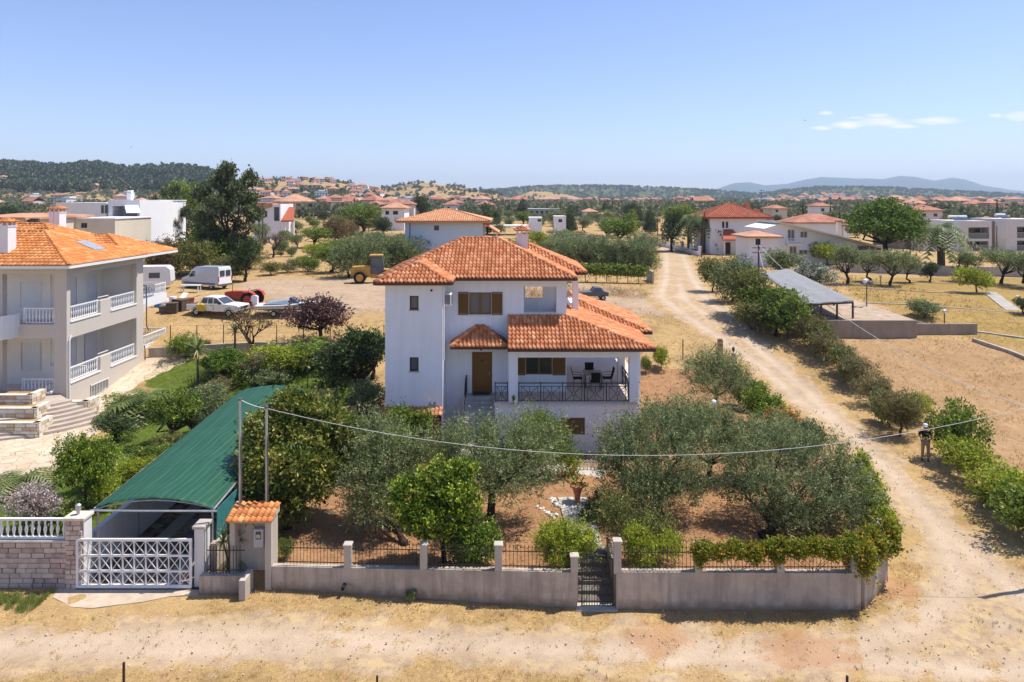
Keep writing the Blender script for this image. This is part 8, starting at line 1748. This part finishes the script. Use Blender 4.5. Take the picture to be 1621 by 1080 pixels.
tag(MB().bb(AX(868, 160), AX(935, 160), 160, 160.4, 3.5, 5.0).build('white_wall', M['plaster']), 'long low white wall on the plain beside the two white cubes', 'wall')

# ---------------------------------------------------------------- the town, house by house
def town_house(wall, roof, kind, seed):
    rg = random.Random(seed); r = empty('town_house'); w = MB()
    if kind == 'hip':
        w.bb(-.5, .5, -.5, .5, -.5, .62); w.build('wall', M[wall], r); cheap_roof(-.58, .58, -.58, .58, .64, .62, M[roof], r, t=.06)
    elif kind == 'two':
        w.bb(-.5, .5, -.5, .5, -.5, .55); w.bb(-.3, .35, -.3, .4, .55, .82); w.build('wall', M[wall], r); cheap_roof(-.56, .56, -.56, .56, .56, .25, M[roof], r, t=.05); cheap_roof(-.37, .42, -.37, .47, .84, .5, M[roof], r, t=.05)
    elif kind == 'flat':
        w.bb(-.5, .5, -.5, .5, -.5, .8); w.bb(-.2, .3, -.1, .4, .8, .98); w.build('wall', M[wall], r); MB().bb(-.53, .53, -.53, .53, .8, .84).build('roof', M['concrete2'], r)
    else:
        w.bb(-.5, .5, -.5, .5, -.5, .6); w.build('wall', M[wall], r); g = MB(); deck(g, [(-.56, -.58, .58), (.56, -.58, .58), (.56, 0, .95), (-.56, 0, .95)], .05); deck(g, [(.56, .58, .58), (-.56, .58, .58), (-.56, 0, .951), (.56, 0, .951)], .05); g.build('roof', M[roof], r)
    nw = 3 if kind != 'flat' else 4
    for i in range(nw):
        for j in range(2):
            x = -.38 + i * (.76 / (nw - 1)); z = .08 + j * .3
            MB().bb(x - .07, x + .07, -.512, -.5, z, z + .15).build('window', M['glass'], r)
    return r
KINDS_ = [('plaster', 'tilered', 'hip', 'white house, red hipped roof,'), ('cream', 'tileorange', 'hip', 'cream house, orange hipped roof,'), ('pinkwall', 'tilered', 'gable', 'pink house, red pitched roof,'), ('plaster', 'tileorange', 'two', 'white stepped house, orange roofs,'), ('plaster', 'tilered', 'flat', 'white flat roofed block'), ('cream', 'tilered', 'two', 'cream stepped house, red roofs,'), ('pinkwall', 'tileorange', 'hip', 'pale pink house, orange roof,')]
NUM = {}
protos = [town_house(a, b, c, i) for i, (a, b, c, d) in enumerate(KINDS_)]; seen = set(); HOUSE_XY = []
def town(u0, u1, y0, y1, n_, where, seed, smin=7, smax=11):
    rg = random.Random(seed); tries = 0; c = 0
    while c < n_ and tries < n_ * 30:
        tries += 1; px = rg.uniform(u0, u1); Y = math.sqrt(rg.uniform(y0 ** 2, y1 ** 2)); x = AX(px, Y)
        if any(abs(x - a) < 12 and abs(Y - b) < 16 for a, b in HOUSE_XY): continue
        HOUSE_XY.append((x, Y)); k = rg.choice((0, 0, 1, 1, 2, 3, 3, 4, 5, 6)); z = gz(x, Y); s = rg.uniform(smin, smax)
        if k in seen: r = copy_tree(protos[k])
        else: r = protos[k]; seen.add(k)
        r.location = (x, Y, z); r.scale = (s * rg.uniform(.9, 1.5), s, s * rg.uniform(.75, .95)); r.rotation_euler = (0, 0, rg.choice((-.5, -.25, 0, .2, .5)) + rg.uniform(-.1, .1)); r['category'] = 'house'; NUM.setdefault((KINDS_[k][3], where), []).append((px, r)); c += 1
town(395, 600, 540, 850, 60, 'in the hillside town', 1, 5, 8.5)
town(420, 640, 300, 560, 26, 'below the hillside town', 2)
town(640, 830, 480, 980, 34, 'in town behind the blue house', 3)
town(840, 1125, 480, 1150, 48, 'before the far dark ridge', 4)
town(1180, 1621, 560, 1350, 76, 'under the blue mountains', 5)
town(1230, 1360, 1320, 1500, 18, 'on the far low rise', 6)
town(1400, 1650, 300, 560, 16, 'behind the modern apartments', 7)
town(-30, 330, 450, 820, 20, 'below the wooded hill', 8)

# ---------------------------------------------------------------- far trees
FM['far_a'] = foliage('far_pines', (.045, .068, .037), (.095, .125, .066), (.19, .20, .11), .2, .7); FM['far_b'] = foliage('far_olives', (.10, .115, .06), (.19, .20, .105), (.30, .29, .17), .2, .7)
def blob_mesh(seed, sx=1, sz=1):
    rs = np.random.RandomState(seed); n_ = 60
    V, Q_, s_ = leaf_cloud(seed, [(0, 0, .5 * sz, .36 * sx, .36 * sx, .38 * sz), (.15, .1, .6 * sz, .25 * sx, .25 * sx, .25 * sz), (-.15, -.1, .4 * sz, .25 * sx, .25 * sx, .25 * sz)], n_, L=.30, W=.22, up=.3, out=.5, spray=3, slen=.08, jit=.03, rmin=.7, lump=.15)
    return V, Q_, s_
def wood(name, pos, size, mat, seed, aspect=1.0, shade=None):
    """a far-off wood: many small rough crowns in one object"""
    rs = np.random.RandomState(seed); bl = [blob_mesh(100 + k, 1, 1) for k in range(5)]; Vs = []; Qs = []; Ss = []; n_ = 0
    kk = rs.randint(0, 5, len(pos)); an = rs.uniform(0, 6.28, len(pos))
    for v in range(5):
        sel = np.where(kk == v)[0]
        if not len(sel): continue
        V, Q_, s_ = bl[v]; ca, sa = np.cos(an[sel])[:, None], np.sin(an[sel])[:, None]; sz = size[sel][:, None]
        X = (V[None, :, 0] * ca - V[None, :, 1] * sa) * sz + pos[sel, 0][:, None]; Y = (V[None, :, 0] * sa + V[None, :, 1] * ca) * sz + pos[sel, 1][:, None]; Z = V[None, :, 2] * sz * aspect + pos[sel, 2][:, None]
        Vs.append(np.stack([X, Y, Z], -1).reshape(-1, 3)); m = len(sel); Qs.append((Q_[None] + (np.arange(m) * len(V))[:, None, None]).reshape(-1, 4) + n_); n_ += m * len(V)
        Ss.append(np.clip(s_[None] * .6 + rs.uniform(0, .4, (m, 1)), 0, 1).reshape(-1))
    return tag(link(name, np_mesh(name, np.concatenate(Vs), np.concatenate(Qs), FM[mat], np.concatenate(Ss))), kind='stuff')
HX = np.array(HOUSE_XY)
def scatter(n_, u0, u1, y0, y1, seed, dens=None, pw=1.0):
    rs = np.random.RandomState(seed); Y = y0 + (y1 - y0) * rs.uniform(0, 1, n_) ** pw; U = rs.uniform(PXU(u0), PXU(u1), n_); X = U * Y
    keep = np.ones(n_, bool)
    if dens is not None: keep &= rs.uniform(0, 1, n_) < dens(X, Y, U)
    if len(HX):
        for a, b in HOUSE_XY: keep &= ~((np.abs(X - a) < 8) & (Y - b < 9) & (Y - b > -14))
    X, Y = X[keep], Y[keep]; return np.stack([X, Y, hfar(X, Y) - .3], -1)
cl = lambda s, sc, t=0.: (lambda X, Y, U: np.clip(.5 + t + 1.3 * wob(X, Y, sc, s), 0, 1))
p1 = scatter(5600, -60, 345, 700, 1080, 1, lambda X, Y, U: np.clip(.5 + 1.3 * wob(X, Y, 90, 4), 0, 1)); wood('forest', p1, np.random.RandomState(1).uniform(6, 12, len(p1)), 'far_a', 1, 1.1)
p1 = scatter(2800, -60, 600, 262, 700, 2, cl(9, 70, .15)); wood('woodland', p1, np.random.RandomState(2).uniform(3, 6, len(p1)), 'far_b', 2)
p1 = scatter(2200, 380, 830, 520, 1260, 3, cl(12, 60, -.1)); wood('woodland', p1, np.random.RandomState(3).uniform(3, 7, len(p1)), 'far_a', 3)
p1 = scatter(1500, 560, 1130, 262, 620, 4, cl(13, 60, -.1)); wood('woodland', p1, np.random.RandomState(4).uniform(3, 6, len(p1)), 'far_b', 4)
p1 = scatter(1700, 800, 1700, 600, 1500, 5, cl(14, 90, -.1)); wood('woodland', p1, np.random.RandomState(5).uniform(4, 7, len(p1)), 'far_b', 5)
p1 = scatter(1700, 1120, 1700, 262, 620, 6, cl(15, 60, -.05)); wood('woodland', p1, np.random.RandomState(6).uniform(3, 6, len(p1)), 'far_b', 6)
p1 = scatter(7000, 700, 1750, 1650, 2700, 7, lambda X, Y, U: np.clip(.7 + .8 * wob(X, Y, 200, 4), 0.05, 1)); wood('forest', p1, np.random.RandomState(7).uniform(7, 12, len(p1)), 'far_a', 7, .8)
p1 = scatter(260, 600, 790, 1000, 1260, 8, cl(16, 50, -.2)); wood('woodland', p1, np.random.RandomState(8).uniform(4, 8, len(p1)), 'far_a', 8)
# trees one can still tell apart between the gardens and the town
rg = random.Random(33); AV = []
for lo, hi, y0, y1, n_, kinds_, where in ((395, 640, 125, 250, 30, ('olive_a', 'darkround', 'shrub_a', 'round'), 'left of the blue house'), (760, 1040, 150, 255, 60, ('olive_b', 'shrub_a', 'darkround', 'round', 'conifer', 'hedgerow'), 'right of the blue house'), (1225, 1460, 160, 255, 26, ('olive_b', 'shrub_a', 'darkround', 'cypress'), 'beyond the long white house'), (0, 250, 110, 240, 26, ('olive_b', 'shrub_b', 'darkround', 'conifer'), 'behind the white modern houses'), (1440, 1660, 150, 255, 18, ('darkround', 'shrub_a', 'cypress'), 'beyond the modern apartments')):
    c = 0
    while c < n_:
        px = rg.uniform(lo, hi); Y = rg.uniform(y0, y1); x = AX(px, Y)
        if abs(px - 850) < 60 and Y < 182: c += 1; continue
        if 690 < px < 0: continue
        s = rg.uniform(3, 6); k = rg.choice(kinds_); kk = F / Y
        nr = plant(k, px, 0, s * kk * (.35 if k == 'cypress' else 1.05), s * kk * (1.5 if k in ('cypress', 'conifer') else .9), 'field_tree', {'cypress': 'dark slim cypress', 'conifer': 'dark fir', 'round': 'leafy green tree', 'darkround': 'dark round tree', 'shrub_a': 'olive green bushy tree', 'shrub_b': 'green bushy tree', 'olive_a': 'silvery olive tree', 'olive_b': 'grey green olive tree', 'hedgerow': 'dense olive tree'}[k] + '', 'tree', None, world_=(x, Y, float(zg(x, Y)))); NUM.setdefault((nr['label'], where), []).append((px, nr)); c += 1
for (kd, where), lst in NUM.items():
    lst.sort(key=lambda q: q[0])
    for i, (px, r) in enumerate(lst):
        r['group'] = kd + ', ' + where
        r['label'] = (kd + ', the only such one ' + where) if len(lst) == 1 else '%s %s from the left %s' % (nth(i), kd, where)
# ---------------------------------------------------------------- ground cover: dry grass, pebbles
def tufts(name, n_, x0, x1, y0, y1, seed, mat, hmin, hmax, mask, blades=5, w=.008):
    rs = np.random.RandomState(seed); X = rs.uniform(x0, x1, n_); Y = rs.uniform(y0, y1, n_); k = rs.uniform(0, 1, n_) < mask(X, Y); X, Y = X[k], Y[k]; m = len(X)
    Z = zg(X, Y) + .0; P = np.repeat(np.stack([X, Y, Z], -1), blades, 0) + rs.normal(size=(m * blades, 3)) * np.array([.035, .035, 0]); N = len(P)
    a = rs.uniform(0, 6.28, N); h = rs.uniform(hmin, hmax, N) * np.repeat(rs.uniform(.5, 1.2, m), blades); ln = rs.uniform(.1, .9, N); d = np.stack([np.cos(a) * ln * h, np.sin(a) * ln * h, h], -1); s = np.stack([-np.sin(a), np.cos(a), 0 * a], -1) * w
    V = np.stack([P - s, P + s, P + d], 1).reshape(-1, 3)
    return tag(link(name, np_mesh(name, V, np.arange(N * 3).reshape(-1, 3), mat, np.clip(np.repeat(rs.uniform(0, 1, m), blades) * .6 + rs.uniform(0, .4, N), 0, 1), k=3)), kind='stuff')
GS = foliage('dry_grass', (.34, .21, .08), (.55, .38, .16), (.70, .54, .27), .3, .8); GG = foliage('fresh_grass', (.09, .13, .03), (.20, .24, .05), (.38, .36, .12), .35, .7)
rd = lambda X, Y: sdist(X, Y, ROAD); lo_ = lambda X, Y: sdist(X, Y, LOT)
def m_dry(X, Y):
    r_ = rd(X, Y); n_ = wob(X, Y, 1.2, 50) + wob(X, Y, .4, 51) * .5; base = np.where(r_ > 0, np.clip(-.25 + 1.1 * n_, 0, 1) * .6, .75); return np.where((lo_(X, Y) > -.3) | (sdist(X, Y, PATIO) > 0) | (np.abs(X + 12.4) < 2.6) & (Y > 21), 0, base)
tufts('dry_grass', 60000, -20, 34, 14.5, 24, 1, GS, .03, .10, m_dry, 5, .006)
tufts('dry_grass', 46000, -30, 48, 24, 62, 2, GS, .08, .22, lambda X, Y: np.where((lo_(X, Y) > -.3) | (sdist(X, Y, PATIO) > 0) | (rd(X, Y) > -.2) | (sdist(X, Y, LAWN1) > 0) | (sdist(X, Y, LAWN2) > 0) | (X < -9) & (Y < 50), 0, np.clip(.45 + .7 * wob(X, Y, 3, 52), .0, 1)), 4, .012)
tufts('green_grass', 2600, -21, 34, 15, 22.2, 3, GG, .05, .14, lambda X, Y: np.clip(-.15 + 1.0 * wob(X, Y, 2.2, 60) + np.exp(-((X + 15.8) / 2.6) ** 2 - ((Y - 21.7) / .35) ** 2) * 3 + np.exp(-((X + 10.8) / .5) ** 2 - ((Y - 20.6) / .3) ** 2) * 3 + .5 * np.exp(-((Y - 21.1) / .3) ** 2), 0, 1) * ~((np.abs(X + 12.4) < 2.4) & (Y > 21.2)), 8, .007)
tufts('verge_grass', 9000, -20.5, -15, 21.2, 22.3, 9, GG, .06, .16, lambda X, Y: np.clip(1 - np.abs(Y - 21.8) * 2 + wob(X, Y, .8, 3) * .8, 0, 1), 6, .007)
tufts('lawn_grass', 30000, -27, -9, 26, 52, 4, FM['lime'], .03, .08, lambda X, Y: np.where((sdist(X, Y, LAWN1) > 0) | (sdist(X, Y, LAWN2) > 0), 1, 0), 4, .01)
tufts('garden_weeds', 5000, -8, 16, 22.5, 48, 5, GS, .04, .12, lambda X, Y: np.where(lo_(X, Y) > .3, np.clip(.1 + .8 * wob(X, Y, 2, 53), 0, 1), 0), 5, .01)
tufts('fallen_leaves', 9000, -8, 16, 22.3, 40, 6, FM['loquat'], .02, .04, lambda X, Y: np.where(lo_(X, Y) > .2, np.clip(.3 + .8 * wob(X, Y, 2.5, 54), 0, 1), 0), 2, .03)
tufts('shoulder_grass', 26000, -30, 45, 62, 125, 7, GS, .15, .4, lambda X, Y: np.where(rd(X, Y) > -.3, 0, np.clip(.3 + .8 * wob(X, Y, 5, 55) - .8 * _sm((sdist(X, Y, SIDE)) + 1), 0, 1)), 4, .03)
def pebbles(n_, x0, x1, y0, y1, seed, mask, s0, s1):
    rs = np.random.RandomState(seed); X = rs.uniform(x0, x1, n_); Y = rs.uniform(y0, y1, n_); k = rs.uniform(0, 1, n_) < mask(X, Y); X, Y = X[k], Y[k]; m = len(X); s = rs.uniform(s0, s1, m) * rs.uniform(.5, 1, m)
    oc_ = np.array([(1, 0, 0), (0, 1, 0), (-1, 0, 0), (0, -1, 0), (0, 0, .8), (0, 0, -.5)]); V = oc_[None] * (1 + rs.uniform(-.3, .3, (m, 6, 1))) * s[:, None, None]; a = rs.uniform(0, 6.28, m); c_, s_ = np.cos(a)[:, None], np.sin(a)[:, None]
    V = np.stack([V[..., 0] * c_ - V[..., 1] * s_ + X[:, None], V[..., 0] * s_ + V[..., 1] * c_ + Y[:, None], V[..., 2] + zg(X, Y)[:, None] + .2 * s[:, None]], -1)
    T = np.array([(0, 1, 4), (1, 2, 4), (2, 3, 4), (3, 0, 4), (1, 0, 5), (2, 1, 5), (3, 2, 5), (0, 3, 5)]); Q_ = (T[None] + (np.arange(m) * 6)[:, None, None]).reshape(-1, 3)
    n = NT('pebble'); tag(link('gravel', np_mesh('gravel', V.reshape(-1, 3), Q_, n.fin(n.ramp(n.attr('rnd'), [(0, (.36, .28, .20)), (.5, (.50, .41, .31)), (1, (.72, .64, .54))]), .9, .2), np.repeat(rs.uniform(0, 1, m), 8), k=3)), kind='stuff')
pebbles(16000, -20, 26, 15, 40, 1, lambda X, Y: np.where(rd(X, Y) > 0, .7, .12) * (lo_(X, Y) < -.3), .012, .04)
pebbles(500, -20, 30, 15, 60, 2, lambda X, Y: np.where(rd(X, Y) > -1, .6, .1) * (lo_(X, Y) < -.3), .03, .07)
# ---------------------------------------------------------------- birds
def bird(px, py, Y, lb):
    b = MB(); b.tube([(-.3, 0, 0), (-.1, 0, .03), (.15, 0, .02), (.3, 0, .05)], [.03, .09, .08, .03], 6); b.add([(-.08, .05, .03), (.12, .05, .03), (.05, .75, .25), (-.06, .7, .22), (-.08, -.05, .03), (.12, -.05, .03), (.05, -.75, .2), (-.06, -.7, .18), (-.3, -.06, .01), (-.3, .06, .01), (-.5, .1, 0), (-.5, -.1, 0)], [(0, 1, 2, 3), (7, 6, 5, 4), (8, 9, 10, 11)])
    o = b.build('bird', M['black'], None, lb, 'bird', loc=(AX(px, Y), Y, AZ(py, Y)), rot=(.1, .1, .6))
bird(1274, 191, 190, 'dark bird gliding left of the small clouds'); bird(1344, 184, 300, 'tiny dark bird in front of the small clouds'); bird(208, 233, 260, 'tiny dark bird above the wooded hill')
# ---------------------------------------------------------------- air
mb = MB(); mb.bb(-9600, 16600, -300, 11000, -30, 395); me = mb.mesh('haze'); hm = bpy.data.materials.new('haze'); hm.use_nodes = True; hm.node_tree.nodes.clear()
o_ = hm.node_tree.nodes.new('ShaderNodeOutputMaterial'); pv = hm.node_tree.nodes.new('ShaderNodeVolumePrincipled'); pv.inputs['Color'].default_value = (.68, .83, 1, 1); pv.inputs['Density'].default_value = 0.00013; pv.inputs['Anisotropy'].default_value = .1
hm.node_tree.links.new(pv.outputs[0], o_.inputs['Volume']); me.materials.append(hm); tag(link('haze', me), kind='stuff')
